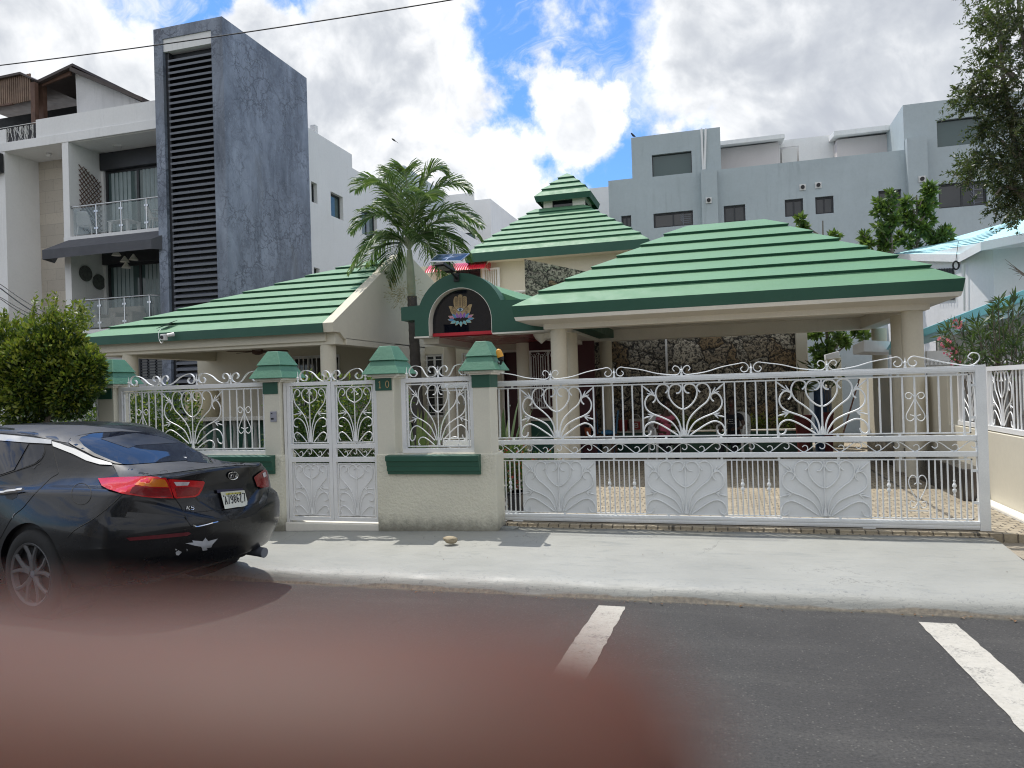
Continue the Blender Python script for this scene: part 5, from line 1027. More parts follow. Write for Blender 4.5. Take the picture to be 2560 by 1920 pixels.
for sx, lab in ((880, 'beige cushioned armchair on the lower balcony beside the fin wall'), (1010, 'beige cushioned armchair on the lower balcony near the glass door')):
    cb = on('Y', 20.3, *z(4, sx, 620)); t = thing('armchair', lab, 'armchair', (cb[0], 20.3, zl2)); bb = paint('armchair_beige', (.45, .41, .35), .9, .1) if sx == 880 else bb
    MB().box(cb[0]-.35, cb[0]+.35, 20.0, 20.6, zl2+.1, zl2+.42).build('seat', bb, t, bevel=.05); MB().box(cb[0]-.35, cb[0]+.35, 20.5, 20.7, zl2+.3, zl2+.82).build('backrest', bb, t, bevel=.06)
    for s_ in (-1, 1): MB().box(cb[0]+s_*.38-.07, cb[0]+s_*.38+.07, 20.0, 20.65, zl2+.1, zl2+.58).build('armrest', bb, t, bevel=.04)
# round wall plates and a lamp of paper shades in the lower balcony
for q, lab in (((675, 265), 'dark round woven plate on the balcony wall, upper left one'), ((780, 332), 'dark round woven plate on the balcony wall, lower right one')):
    p = on('X', xd1+.02, *z(4, *q)); m = MB(); m.lathe([(.001, 0), (.26, 0), (.27, .03), (.2, .02), (.001, .015)], (xd1+.01, p[1], p[2]), 22, 'X'); o = m.build('wall_plate', paint('woven_plate', (.10, .11, .10), .9, .4, 12), None); tag(o, lab, 'wall plate', 'round wall plates')
p = on('Y', 20.2, *z(4, 990, 150)); t = thing('shade_lamp', 'hanging cluster of four cone lamp shades on the lower balcony', 'lamp', tuple(p))
for dx, dz in ((-.28, .22), (.26, .06), (-.02, .0), (.02, -.2)): MB().lathe([(.02, .20), (.15, .0), (.13, 0)], (p[0]+dx, 20.2+dx*.3, p[2]+dz-.1), 12).build('lamp_shade', M['creamlight'], t, smooth=True)
m = MB(); m.tube([(p[0], 20.2, p[2]+.1), (p[0], 20.2, zb0)], .01, 5); m.build('cord', M['wire'], t)
m = MB(); p = on('Z', zc-.03, *z('h', 1035, 760)); m.lathe([(.16, -.04), (.18, 0)], (p[0], p[1], zc-.02), 4); m.build('ceiling_fixture', M['plastic'], ap)
m = MB(); p = on('Z', zc-.03, *z('h', 432, 832)); m.lathe([(.04, -.10), (.09, -.05), (.09, 0)], (p[0], p[1], zc-.02), 12); m.build('ceiling_fixture', M['plastic'], ap)
# rooftop: timber pergola, stained white wall, icicle lights
rt = thing('rooftop_shelter', 'brown timber rooftop shelter with sloping roof and stained white side wall', 'shelter', (-23, 21, zfb))
Q = lambda k, x, y, Y_=20.0: on('Y', Y_, *z(k, x, y))
Yr = 20.3; a, b, c, d_ = Q('h', 665, 110, Yr), Q('h', 1215, 352, Yr), Q('h', 685, 475, Yr), Q('h', 1280, 352, Yr)
m = MB(); m.prism([(c[0], Yr, zfb), (b[0]+1.2, Yr, zfb), (b[0]+.2, Yr, b[2]-.12), (a[0], Yr, a[2])], (0, 4, 0)); m.build('side_wall', paint('stained_white', (.70, .70, .70), .85, .1, .8, streak=.9, streakcol=(.20, .20, .20)), rt)
r1_, r2_ = Q('h', 700, 92, Yr), Q('h', 1280, 352, Yr)
m = MB(); m.prism([(r1_[0]-.05, Yr-.35, r1_[2]), (r2_[0]+.2, Yr-.35, r2_[2]-.06), (r2_[0]+.2, Yr-.35, r2_[2]-.2), (r1_[0]-.05, Yr-.35, r1_[2]-.14)], (0, 4.6, 0)); e1, e2 = Q('h', 410, 210, Yr), Q('h', 690, 78, Yr)
m.prism([(e1[0], Yr-.35, e1[2]-.10), (e2[0]+.12, Yr-.35, e2[2]-.06), (e2[0]+.12, Yr-.35, e2[2]+.03), (e1[0], Yr-.35, e1[2])], (0, 4.6, 0))
g1, g2, g3 = Q('h', -400, 320, Yr), Q('h', 315, 172, Yr), Q('h', 415, 215, Yr); m.prism([(g1[0], Yr-.6, g1[2]-.05), (g2[0], Yr-.6, g2[2]-.05), (g3[0], Yr-.6, g3[2]-.06), (g3[0], Yr-.6, g3[2]), (g2[0], Yr-.6, g2[2]+.03), (g1[0], Yr-.6, g1[2]+.03)], (0, 4.6, 0)); m.build('roof', paint('brown_sheet_roof', (.06, .045, .04), .6, .2), rt)
m = MB(); f1, f2 = Q('h', 415, 250, Yr), Q('h', 665, 150, Yr); m.prism([(f1[0], Yr-.2, f1[2]), (f2[0], Yr-.2, f2[2]), (f2[0], Yr-.2, f2[2]+.18), (f1[0], Yr-.2, f1[2]+.14)], (0, .06, 0)); m.build('fascia_board', M['wood'], rt)
m = MB(); p1, p2_ = Q('h', 325, 215, Yr-.3), Q('h', 388, 215, Yr); m.box(p1[0]-.06, p1[0]+.12, Yr-.5, Yr-.35, zfb-.1, p1[2]); m.box(p2_[0]-.14, p2_[0]+.06, Yr-.1, Yr+.06, zfb, p2_[2]+.1); m.build('post', M['wood'], rt)
s0, s1 = Q('h', -300, 250, Yr-.3), Q('h', 318, 170, Yr-.3); m = MB(); n = 34
for k in range(n):
    x_ = s0[0]+(s1[0]-s0[0])*k/n; m.box(x_, x_+.06, Yr-.5, Yr-.46, g2[2]-.95-.03*(n-k)*.1, g2[2]-.03)
m.build('slat_screen', M['woodl'], rt); MB().box(X0, xw1+.2, Yr-.52, Yr-.44, g2[2]-.99, g2[2]-.93).build('screen_rail', M['wood'], rt)
MB().box(-42, c[0], Yr+1.6, Yr+1.7, zfb, a[2]-.35).build('shade_sheet', paint('interior_shade', (.02, .022, .025), .8, .2), rt)  # near-black sheet; its colour stands in for the dark shelter interior
fx0, fx1 = on('Y', LY+.15, *z('h', 36, 620))[0], xg; m = MB(); m.box(fx0, fx1, LY+.12, LY+.16, zfb, zp-.1); m.build('roof_screen', paint('mesh_screen', (.05, .05, .055), .8, .2), ap)
m = MB(); rs = np.random.default_rng(3)
for k in range(46):
    x_ = fx0+(fx1-fx0)*rs.random(); l_ = .1+.55*rs.random()**1.5; y_ = LY+.10; zz = zp-.12; pts = [(x_, y_, zz)]
    while l_ > 0: x_ += rs.normal(0, .03); zz -= .08; l_ -= .08; pts.append((x_, y_, zz))
    if len(pts) > 1: m.tube(pts, .008, 3)
m.tube([(X0, LY+.08, zp-.1), (fx1, LY+.08, zp-.08)], .012, 4); o = m.build('icicle_lights', M['plastic'], None); tag(o, 'white icicle light string hanging on the rooftop parapet', 'light string')
# ground floor beside the tower
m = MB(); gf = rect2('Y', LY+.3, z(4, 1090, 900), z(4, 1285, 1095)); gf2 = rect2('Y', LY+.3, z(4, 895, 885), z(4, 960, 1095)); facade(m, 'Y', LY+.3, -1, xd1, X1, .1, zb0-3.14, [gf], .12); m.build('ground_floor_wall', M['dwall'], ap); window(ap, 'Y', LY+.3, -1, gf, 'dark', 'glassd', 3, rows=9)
# far left bit of the next bay
m = MB(); p = on('Y', LY-.05, *z('h', 0, 830)); q_ = on('Y', LY-.05, *z('h', 26, 995)); m.box(p[0]-3, q_[0], LY-.25, LY-.02, q_[2], p[2]); m.build('shutter_box', M['dark'], ap)
m = MB(); m.box(X0, xw1-.28, LY+.3, LY+.4, .1, zc-1.5); m.build('glass_wall', M['glassg'], ap)

# white long side wall of the same block, going back
wbk = thing('white_building', 'long white rendered side wall behind the palm with small dark windows', 'building', (-15, 30, .1)); XS = tx1-.12
zpp = lambda vx, vy: on('X', XS, vx, vy)
hs = [rect2('X', XS, *q) for q in (((672, 391), (686, 441)), ((714, 413), (742, 477)), ((678, 577), (691, 600)), ((714, 583), (738, 640)))]
hs2 = [rect2('X', XS, (z(2, 138, 1345)), (z(2, 243, 1555)))]
ya = ty1; yb = zpp(760, 330)[1]; yc = zpp(879, 600)[1]+8
zt1 = zpp(700, 297)[2]
m = MB(); facade(m, 'X', XS, 1, ya, yb, .1, zt1, [h for h in hs if h[1] < yb and h[0] > ya], .25); zt2 = zpp(790, 390)[2]; zt2 = zt1-.55
facade(m, 'X', XS, 1, yb, yc+12, .1, zt2, [h for h in hs+hs2 if h[0] > yb+.02], .25); m.box(XS-9, XS-.02, ya+.3, yb, zt1-.3, zt1-.25); m.box(XS-9, XS-.02, yb, yc+12, zt2-.3, zt2-.2); facade(m, 'Y', yb, 1, XS-9, XS, zt2, zt1)
m.build('side_wall', M['wwall'], wbk)
for h in hs+hs2:
    if h[0] > ya: window(wbk, 'X', XS, 1, h, 'dark', 'glassg', 1 if h[1]-h[0] < 1 else 2, .2, .06)
m = MB(); p = zpp(686, 290); m.box(XS-.3, XS-.1, p[1], p[1]+.2, zt1-.1, zt1+.35); m.build('roof_stub', M['wwall'], wbk)
def midblock(nm, lab, Y_, pl, side=None, mat_='wwall', win=()):
    """a box building: front face on plane Y=Y_, between image x's, top from image point"""
    t = thing(nm, lab, 'building', (-8, Y_, .1)); x0_, x1_ = on('Y', Y_, pl[0], pl[2])[0], on('Y', Y_, pl[1], pl[2])[0]; zt_ = on('Y', Y_, pl[1], pl[2])[2]; hs_ = [rect2('Y', Y_, *w) for w in win]
    m = MB(); facade(m, 'Y', Y_, -1, x0_, x1_, .1, zt_, hs_, .2); facade(m, 'X', x1_, 1, Y_, Y_+14, .1, zt_); facade(m, 'X', x0_, -1, Y_, Y_+14, .1, zt_); facade(m, 'Y', Y_+14, 1, x0_, x1_, .1, zt_); m.box(x0_+.1, x1_-.1, Y_+.1, Y_+13.9, zt_-.3, zt_-.2); m.build('wall', M[mat_], t)
    for h in hs_: window(t, 'Y', Y_, -1, h, 'dark', 'glassg', 2, .18)
    return t
midblock('far_building', 'grey-white building behind the palm crown, its flat top just right of the white side wall', 38, (836, 873, 357), mat_='gwall')
midblock('far_building', 'white building between the palm and the green pyramid roof', 44, (905, 983, 420), win=((z(2, 690, 1520), z(2, 880, 1590)),))
midblock('far_building', 'plain white far building with a flat top left of the cupola', 46, (960, 1059, 429))
midblock('far_building', 'low white far building peeping out right of the cupola below the grey block', 37, (1262, 1322, 402))

# ------------------------------------------------------------------ grey building at the back right
GY = 32.0
gb = thing('grey_building', 'wide grey rendered apartment building behind the carport roof', 'building', (8, GY, .1))
P = lambda vx, vy: on('Y', GY, vx, vy)
xA, zA = P(*z(2, 1738, 1172))[0], P(*z(2, 1738, 1172))[2]; xB, zB = P(*z(2, 1886, 893))[0], P(*z(2, 1886, 893))[2]; xC = P(*z(3, 257, 822))[0]; zC = P(*z(3, 257, 1090))[2]; xD, zD = P(*z(3, 1433, 676))[0], P(*z(3, 1433, 676))[2]
Hg = [(z(2, 2020, 1005), z(3, 78, 1110)), (z(2, 1822, 1400), z(2, 1888, 1468)), (z(2, 2030, 1385), z(3, 85, 1445)), (z(3, 281, 1325), z(3, 422, 1420)), (z(3, 673, 1285), z(3, 794, 1385)), (z(3, 869, 1268), z(3, 990, 1368)), (z(3, 1275, 1228), z(3, 1427, 1358)), (z(3, 1650, 775), z(3, 1965, 915)), (z(3, 1661, 1185), z(3, 1978, 1315))]
H_ = [rect2('Y', GY, *q) for q in Hg]
sub = lambda a, b, c, d: [h for h in H_ if h[0] >= a-.01 and h[1] <= b+.01 and h[2] >= c-.01 and h[3] <= d+.01]
m = MB()
for (a, b, c, d) in ((xA, xB, .1, zA), (xB, xC, .1, zB), (xC, xD, .1, zC), (xD, 30, .1, zD)): facade(m, 'Y', GY, -1, a, b, c, d, sub(a, b, c, d), .22)
facade(m, 'X', xA, -1, GY, GY+14, .1, zA); facade(m, 'X', xB, -1, GY, GY+6, zA, zB); facade(m, 'X', xC, 1, GY, GY+6, zC, zB); facade(m, 'X', xD, -1, GY, GY+6, zC, zD); facade(m, 'X', 30, 1, GY, GY+14, .1, zD)
for (a, b, d) in ((xA, xB, zA), (xB, xC, zB), (xC, xD, zC), (xD, 30, zD)): m.box(a+.02, b-.02, GY+.15, GY+6, d-.5, d-.4)
for (a, b) in ((P(*z(3, 138, 1200))[0], P(*z(3, 240, 1200))[0]), (P(*z(3, 1452, 1100))[0], P(*z(3, 1580, 1100))[0])): m.box(a, b, GY-.35, GY-.003, .1, zC-.02 if a < 6 else zC+.35)
m.build('wall', M['gwall'], gb)
for h in H_:
    tall = h[2] > 8.5; w_ = window(gb, 'Y', GY, -1, h, 'dark', 'glassg' if tall else 'glassd', 1 if tall else 2, .18, .07 if not tall else .03)
    if not tall and h[1]-h[0] > 1.4:
        mm = MB(); u0_, u1_ = (h[0]+h[1])/2+.1, h[1]-.1
        for k in range(5): zz = h[2]+.15+k*(h[3]-h[2]-.3)/4; mm.tube([(u0_+.2, GY+.15, zz+.15), ((u0_+u1_)/2, GY+.15, zz), (u1_, GY+.15, zz)], .018, 4)
        mm.tube([((u0_+u1_)/2, GY+.15, h[2]+.06), ((u0_+u1_)/2, GY+.15, h[3]-.06)], .025, 4); mm.build('bars', M['louver'], w_)
for q in ((186, 1302), (788, 1205), (889, 1192), (1540, 1168)):
    p = P(*z(3, *q)); pr_ = .36 if q[0] in (186, 1540) else .0; m = MB(); m.box(p[0]-.12, p[0]+.12, GY-pr_-.04, GY-pr_-.003, p[2]-.12, p[2]+.12); v_ = m.build('vent', M['plastic'], gb); m = MB(); m.lathe([(.001, 0), (.075, 0), (.075, .08), (.001, .08)], (p[0], GY-pr_-.10, p[2]), 12, 'Y'); m.build('vent_pipe', M['black'], v_)
m = MB(); a, b = P(*z(3, 138, 830)), P(*z(3, 152, 1095)); m.tube([(a[0], GY-.05, a[2]), (b[0]-.02, GY-.05, b[2])], .045, 6); a = P(*z(3, 166, 830)); m.tube([(a[0], GY-.06, a[2]), (b[0]+.04, GY-.06, b[2])], .045, 6); m.build('pipe', M['white'], gb)
# penthouse strip set back
PY = 36.0; pt = thing('penthouse', 'pale rooftop rooms with lean-to roofs behind the grey parapet', 'building', (8, PY, 9)); PP = lambda x_, y_: on('Y', PY, *z(3, x_, y_))
m = MB(); a, b, c, d_, e_ = PP(262, 985), PP(655, 925), PP(975, 868), PP(965, 905), PP(1432, 850)
hh = rect2('Y', PY, z(3, 642, 950), z(3, 767, 1060)); zc2 = PP(975, 866)[2]
facade(m, 'Y', PY, -1, b[0]-.6, c[0]+.1, 8, zc2, [hh], .1); m.box(b[0]-.6, c[0]+.1, PY+.3, PY+4, 8, zc2-.05); m.build('wall', M['wwall'], pt); MB().box(hh[0]+.08, hh[1]-.08, PY+.06, PY+.09, hh[2], hh[3]-.08).build('door', M['plastic'], pt)
za_, zb_2 = PP(262, 985)[2], PP(1432, 858)[2]
m = MB(); m.box(a[0]-1, PP(626, 960)[0], PY-1.0, PY+3, 8, za_-.1); m.box(PP(985, 920)[0], e_[0]+2, PY-1.0, PY+3, 8, zb_2-.25); m.build('lean_to_wall', paint('pale_pink_render', (.60, .56, .55), .85, .06, .6, streak=.2), pt)
m = MB(); m.prism([(a[0]-1, PY-1.6, za_-.12), (a[0]-1, PY-1.6, za_+.06), (a[0]-1, PY+3, za_+.7), (a[0]-1, PY+3, za_+.5)], (PP(655, 930)[0]-a[0]+1, 0, 0)); m.prism([(PP(955, 900)[0], PY-1.6, zb_2-.25), (PP(955, 900)[0], PY-1.6, zb_2-.05), (PP(955, 900)[0], PY+3, zb_2+.6), (PP(955, 900)[0], PY+3, zb_2+.4)], (e_[0]+2-PP(955, 900)[0], 0, 0)); m.build('lean_to_roof', M['wwall'], pt)

# ------------------------------------------------------------------ pale blue house on the right
bh = thing('blue_house', 'pale blue house with turquoise tiled roofs on the right', 'house', (6, 16, .1))
BX = 4.6
pe0 = on('Y', 19.5, *z(3, 1400, 1640)); cor = on('Y', 16.0, *z(7, 1970, 200)); zE = 5.0
# upper block: left wall faces the driveway, front wall faces the street
xl0 = on('Y', 20.5, *z(7, 1225, 200))[0]; fr = (cor[0], cor[1])
pl = [(xl0, 20.5), (cor[0], 16.0), (cor[0]+6, 15.0), (cor[0]+6, 22), (xl0, 22)]
zL, zR = on('Y', 20.5, *z(7, 1240, 150))[2], on('Y', 16.0, *z(7, 1970, 0))[2]
m = MB(); zt_ = [zL, zR, zR+.1, zR+.1, zL]
n_ = len(pl); m.add([(x_, y_, .1) for x_, y_ in pl]+[(x_, y_, h_) for (x_, y_), h_ in zip(pl, zt_)], [(i, (i+1) % n_, n_+(i+1) % n_, n_+i) for i in range(n_)]); m.build('upper_wall', M['bluew'], bh)
def P3(Y_, k, x_, y_): return on('Y', Y_, *z(k, x_, y_))
e0, e1, e2 = P3(20.2, 7, 1190, 110), P3(17.2, 7, 1700, 112), P3(15.4, 7, 1870, 15); e3 = P3(15.2, 3, 2230, 1495); r0_, r1_ = P3(21.5, 7, 1200, 112), P3(22.5, 3, 2230, 1395)
m = MB(); m.add([e0, e1, e2, e3, r1_, r0_], [(0, 1, 4, 5), (1, 2, 4), (2, 3, 4)]); up_ = m.build('upper_roof', M['turql'], bh, fixn=False)
m = MB(); B = lambda a, d_: (a[0], a[1], a[2]-d_)
for a, b in ((e0, e1), (e1, e2), (e2, e3)): m.add([a, b, B(b, .16), B(a, .16)], [(0, 1, 2, 3)])
m.add([B(e0, .16), B(e1, .16), (cor[0]-.1, 17.5, zR-.1), (xl0+.1, 20.4, zL-.1)], [(0, 1, 2, 3)]); m.add([B(e1, .16), B(e2, .16), B(e3, .16), (cor[0]+4, 16, zR-.1), (cor[0]-.1, 16.3, zR-.1)], [(0, 1, 2, 3, 4)]); m.build('eave_band', M['bluew'], bh, fixn=False)
# joint lines of the tiles as thin raised lips
m = MB(); E0, E1, R0, R1 = map(np.array, (e1, e2, r0_, r1_)); rs = np.random.default_rng(9); nrm = np.cross(np.array(e1)-np.array(e0), np.array(r1_)-np.array(e0)); nrm /= np.linalg.norm(nrm); nrm *= np.sign(nrm[2])
for k in range(1, 16):
    t_ = k/16; a = np.array(e0)*(1-t_)+np.array(r0_)*t_; b = np.array(e1)*(1-t_)+np.array(r1_)*t_; s0_ = 0
    while s0_ < 1:
        s1_ = min(1, s0_+.045+.03*rs.random()); o_ = rs.uniform(-.05, .05)*(b-a)[0]*0
        j = rs.uniform(-.35, .35)/16; A_ = a+(b-a)*s0_+(np.array(r0_)-np.array(e0))*j; B_ = a+(b-a)*s1_+(np.array(r0_)-np.array(e0))*j
        m.tube([A_+nrm*.008, B_+nrm*.008], .014, 4); s0_ = s1_
m.build('tile_joints', M['turqd'], up_)
q0, q1 = P3(16.9, 7, 1968, 0), 0
w_ = rect2('Y', 18.2, z(7, 1550, 222), z(7, 1662, 472)); m = MB(); ww = on('X', BX, *z(7, 1550, 225))
# lower gable roof whose raked edge climbs to the right
LYb = 13.2
k0, k1, k2 = P3(LYb+1.6, 7, 1165, 800), P3(LYb, 7, 2212, 395), P3(LYb, 7, 2212, 480); k0b = P3(LYb+1.6, 7, 1165, 850); kw1 = P3(LYb, 7, 2212, 575); kw0 = P3(LYb+1.6, 7, 1165, 905)
ext = lambda a, b: tuple(np.array(b)+(np.array(b)-np.array(a))*.35)
k1x, k2x, kw1x = ext(k0, k1), ext(k0b, k2), ext(kw0, kw1)
bk = (0.05, 1.2, -.25)
m = MB(); m.prism([k0, k1x, k2x, k0b], (0, .12, 0)); m.add([k0, k1x, tuple(np.array(k1x)+bk), tuple(np.array(k0)+bk)], [(0, 1, 2, 3)]); m.build('lower_roof', M['turq'], bh)
m = MB(); m.prism([tuple(np.array(p)+(0, .03, 0)) for p in (k0b, k2x, kw1x, kw0)], (0, .2, 0)); m.build('verge_band', paint('pale_cyan', (.55, .78, .84), .7, .05), bh)
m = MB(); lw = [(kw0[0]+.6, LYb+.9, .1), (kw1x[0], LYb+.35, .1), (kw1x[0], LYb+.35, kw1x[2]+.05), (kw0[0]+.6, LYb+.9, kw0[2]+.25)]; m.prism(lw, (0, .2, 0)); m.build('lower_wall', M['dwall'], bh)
m = MB(); g0, g1_ = P3(12.6, 7, 1430, 880), P3(12.6, 7, 1690, 985); m.box(g0[0], g1_[0], 12.5, 12.6, .1, g0[2]); m.build('garden_wall', M['wwall'], bh)
m = MB()
h0 = on('Y', 12.5, *z(7, 1430, 990)); 
for k in range(26): xx = h0[0]+k*.055; m.prism([(xx, 12.45, h0[2]+.0), (xx+.05, 12.45, h0[2]+.0), (xx+.025, 12.45, h0[2]+.07)], (0, .04, 0))
m.build('spiked_edge', M['wwall'], bh)
m = MB(); a, b = on('Y', 16.7, *z(7, 1530, 228)), on('Y', 16.7, *z(7, 1668, 475)); 
tdir = unit(np.array([cor[0]-xl0, 16.0-20.5, 0])); 
def onwall(k, x_, y_):
    d = pxray(*z(k, x_, y_)); nn = np.array([tdir[1], -tdir[0], 0]); p0 = np.array([cor[0], 16.0, 0]); t_ = nn@(p0-CAM)/(nn@d); return CAM+d*t_ - nn*np.sign(nn@d)*.02
w4 = [onwall(7, 1535, 228), onwall(7, 1660, 222), onwall(7, 1670, 470), onwall(7, 1540, 478)]; m.prism(w4, tuple(-.03*np.array([tdir[1], -tdir[0], 0])*np.sign(tdir[1])*0+np.array([0, .03, 0]))); wn = m.build('window', M['glassd'], bh); m = MB()
for k in range(7): a = w4[0]*(1-k/6)+w4[1]*(k/6); b = w4[3]*(1-k/6)+w4[2]*(k/6); m.tube([a-np.array([.02, .03, 0]), b-np.array([.02, .03, 0])], .012, 4)
m.build('bars', M['dark'], wn)
m = MB(); a = onwall(7, 1755, 190); b = onwall(7, 1757, 560); off = np.array([-.03, -.05, 0]); m.tube([a+off, b+off], .02, 5); m.build('conduit', M['plastic'], bh)
m = MB(); a = onwall(7, 1690, 205)+np.array([-.05, -.12, 0]); m.tube([a+np.array([.055*math.cos(t_), 0, .085*math.sin(t_)]) for t_ in np.linspace(0, 6.28, 15)[:-1]], .018, 6, closed=True); m.tube([a+np.array([0, 0, .08]), a+np.array([.06, 0, .5])], .006, 4); o = m.build('cable_coil', M['wire'], None); tag(o, 'small coil of black cable hanging on the pale blue wall', 'cable')
# parapet of a low outbuilding seen between the columns
m = MB(); a, b = P3(14.5, 7, 858, 835), P3(14.5, 7, 950, 790); c, d_ = P3(14.5, 7, 950, 880), P3(14.5, 7, 862, 905); m.prism([a, b, c, d_], (1.5, 2.5, 0.0)); m.build('outbuilding_coping', M['wwall'], bh)
o = thing('rear_wall', 'grey shaded wall seen between the carport columns behind the trees', 'wall', (3, 22, .1)); x_a, x_b = on('Y', 22, 1735, 800)[0], on('Y', 22, 2100, 800)[0]; MB().box(x_a-1.5, x_b, 22, 22.2, .1, 3.0).build('masonry', M['gwall'], o)
t = thing('gate_post', 'cream block post with tilted white slab behind the carport', 'post', (2.4, 16.9, .1)); a, b = on('Y', 17.2, *z(7, 650, 930)), on('Y', 17.2, *z(7, 768, 930)); MB().box(a[0], b[0], 17.2, 17.5, .15, a[2]).build('shaft', M['stucco'], t, bevel=.01); c = [P3(17.15, 7, *q) for q in ((645, 905), (752, 876), (758, 930), (650, 948))]; m = MB(); m.prism(c, (0, .3, 0)); m.build('slab', M['wwall'], t, bevel=.01)

# ------------------------------------------------------------------ overhead wires, birds
m = MB(); a = on('Y', 9.0, 0, 134); b = on('Y', 9.0, 920, 0); n = 30; d_ = b-a; pts = [a+d_*(k/n*1.6-.3)+np.array([0, 0, -.35*(1-(2*k/n-1)**2)*.25]) for k in range(n+1)]
m.tube(pts, .009, 5); o = m.build('overhead_wire', M['wire'], None); tag(o, 'single black wire crossing the sky at upper left', 'wire')
for i, (q0, q1, sg) in enumerate((((8, 352), (640, 690), .10), ((0, 378), (650, 700), .16), ((10, 455), (660, 712), .12), ((0, 462), (640, 715), .18))):
    a = on('Y', 13.5, *z(4, *q0)); b = on('Y', 12.0, *z(4, *q1)); m = MB(); pts = []
    for k in range(21): t_ = k/20*1.4-.4; p = a+(b-a)*t_; pts.append(p+np.array([0, 0, -sg*math.sin(math.pi*min(1, max(0, t_)))]))
    m.tube(pts, .010 if i != 1 else .014, 4); o = m.build('service_cable', M['wire'], None); tag(o, 'sagging black service cable running down to the left roof corner, %s' % ('highest of four', 'second and thickest of four', 'third of four', 'lowest of four')[i], 'cable', 'service cables at the left')
p = on('Y', 22, *z(2, 350, 908)); t = thing('flying_bird', 'dark bird in flight above the palm', 'bird', tuple(p)); m = MB(); m.tube([p+np.array([-.08, 0, .06]), p+np.array([-.05, 0, .04]), p, p+np.array([.06, 0, -.05])], [.008, .025, .03, .01], 8); m.build('body', M['hair'], t, smooth=True)
for s_ in (-1, 1): m = MB(); m.prism([p+np.array([-.03, 0, .025]), p+np.array([.03, 0, -.015]), p+np.array([.09, s_*.13, -.08]), p+np.array([.01, s_*.17, -.0])], (0, 0, .012)); m.build('wing', M['hair'], t)
p = on('Y', GY+.2, *z(2, 1897, 890)); t = thing('perched_bird', 'dark bird perched on the corner of the grey building', 'bird', tuple(p)); m = MB(); m.tube([p+np.array([-.07, 0, .20]), p+np.array([-.04, 0, .16]), p+np.array([.03, 0, .07]), p+np.array([.12, 0, .01])], [.02, .035, .05, .012], 8); m.build('body', M['hair'], t, smooth=True)

# ------------------------------------------------------------------ the other side of the street (behind the camera; it shades and is mirrored)
for i, (x0_, x1_, h_, c_, lab) in enumerate(((-26, -9, 9.5, (.42, .36, .28), 'sand coloured block with two window rows across the street'), (-7.5, 6, 6.2, (.20, .22, .24), 'dark grey two-storey house across the street'), (8, 26, 8.4, (.50, .50, .48), 'pale block across the street at the right'))):
    t = thing('opposite_building', lab, 'building', ((x0_+x1_)/2, -15, .1)); hs_ = [(x_, x_+1.5, zz, zz+1.3) for x_ in np.arange(x0_+1.2, x1_-2, 3.1) for zz in np.arange(1.2, h_-2, 3.0)]
    m = MB(); facade(m, 'Y', -15, 1, x0_, x1_, .0, h_, hs_, .2); m.box(x0_, x1_, -24, -15.25, 0, h_-.02); m.build('wall', paint('opposite_wall_%d' % i, c_, .8, .08, .5, streak=.3), t)
    for h in hs_: window(t, 'Y', -15, 1, h, 'dark', 'glassd', 2, .18)
    MB().box(x0_-.3, x1_+.3, -24.2, -14.7, h_, h_+.25).build('roof', M['dwall'], t)
for i, (x_, y_, h_) in enumerate(((-8.2, -12, 7.2), (6.9, -12.2, 6.4), (-20, -12, 6.6))): pass
# ------------------------------------------------------------------ vegetation
def nrmz(a): return a/(np.linalg.norm(a, axis=1)[:, None]+1e-9)
def leafobj(name, P_, D, S, aspect, mat_, parent, fold=.25, r_=rng, curl=.0):
    """one small folded blade per row"""
    n = len(P_); D = nrmz(D); R = r_.normal(size=(n, 3)); side = nrmz(np.cross(D, R)); up = np.cross(side, D); S = S[:, None]; w = S*aspect*.5
    base = P_; tip = P_+D*S - up*S*curl; mid = P_+D*S*.5; l = mid+side*w+up*w*fold; r2 = mid-side*w+up*w*fold
    V = np.stack([base, l, tip, r2], 1).reshape(-1, 3)
    me = bpy.data.meshes.new(name); off = np.array(wloc(parent)) if parent is not None else 0
    me.vertices.add(4*n); me.vertices.foreach_set('co', (V-off).astype(np.float32).ravel()); me.loops.add(4*n); me.polygons.add(n)
    me.loops.foreach_set('vertex_index', np.arange(4*n, dtype=np.int32)); me.polygons.foreach_set('loop_start', np.arange(0, 4*n, 4, dtype=np.int32)); me.polygons.foreach_set('loop_total', np.full(n, 4, np.int32)); me.update(calc_edges=True)
    me.materials.append(mat_); o = bpy.data.objects.new(name, me); C.objects.link(o)
    if parent is not None: o.parent = parent
    return o
def shell(c, rad, n, r_=rng, lo=.55, squash=(1, 1, 1)):
    d = nrmz(r_.normal(size=(n, 3))); q = r_.uniform(lo**3, 1, n)**(1/3); q *= 1+.18*np.sin(d[:, 0]*5+c[0])*np.cos(d[:, 2]*6+c[1]); return np.array(c)+d*(q*rad)[:, None]*np.array(squash), d
def crown(parent, clumps, size, aspect, mat_, r_=rng, updir=.4, name='crown', jitter=.9, lo=.5):
    Ps, Ds = [], []
    for c, rad, n, *sq in clumps:
        p, d = shell(c, rad, n, r_, lo, sq[0] if sq else (1, 1, 1)); Ps.append(p); Ds.append(d+r_.normal(size=(n, 3))*jitter*.6+np.array([0, 0, updir]))
    Pp, Dd = np.concatenate(Ps), np.concatenate(Ds); S = r_.uniform(.7, 1.25, len(Pp))*size; return leafobj(name, Pp, Dd, S, aspect, mat_, parent, r_=r_)
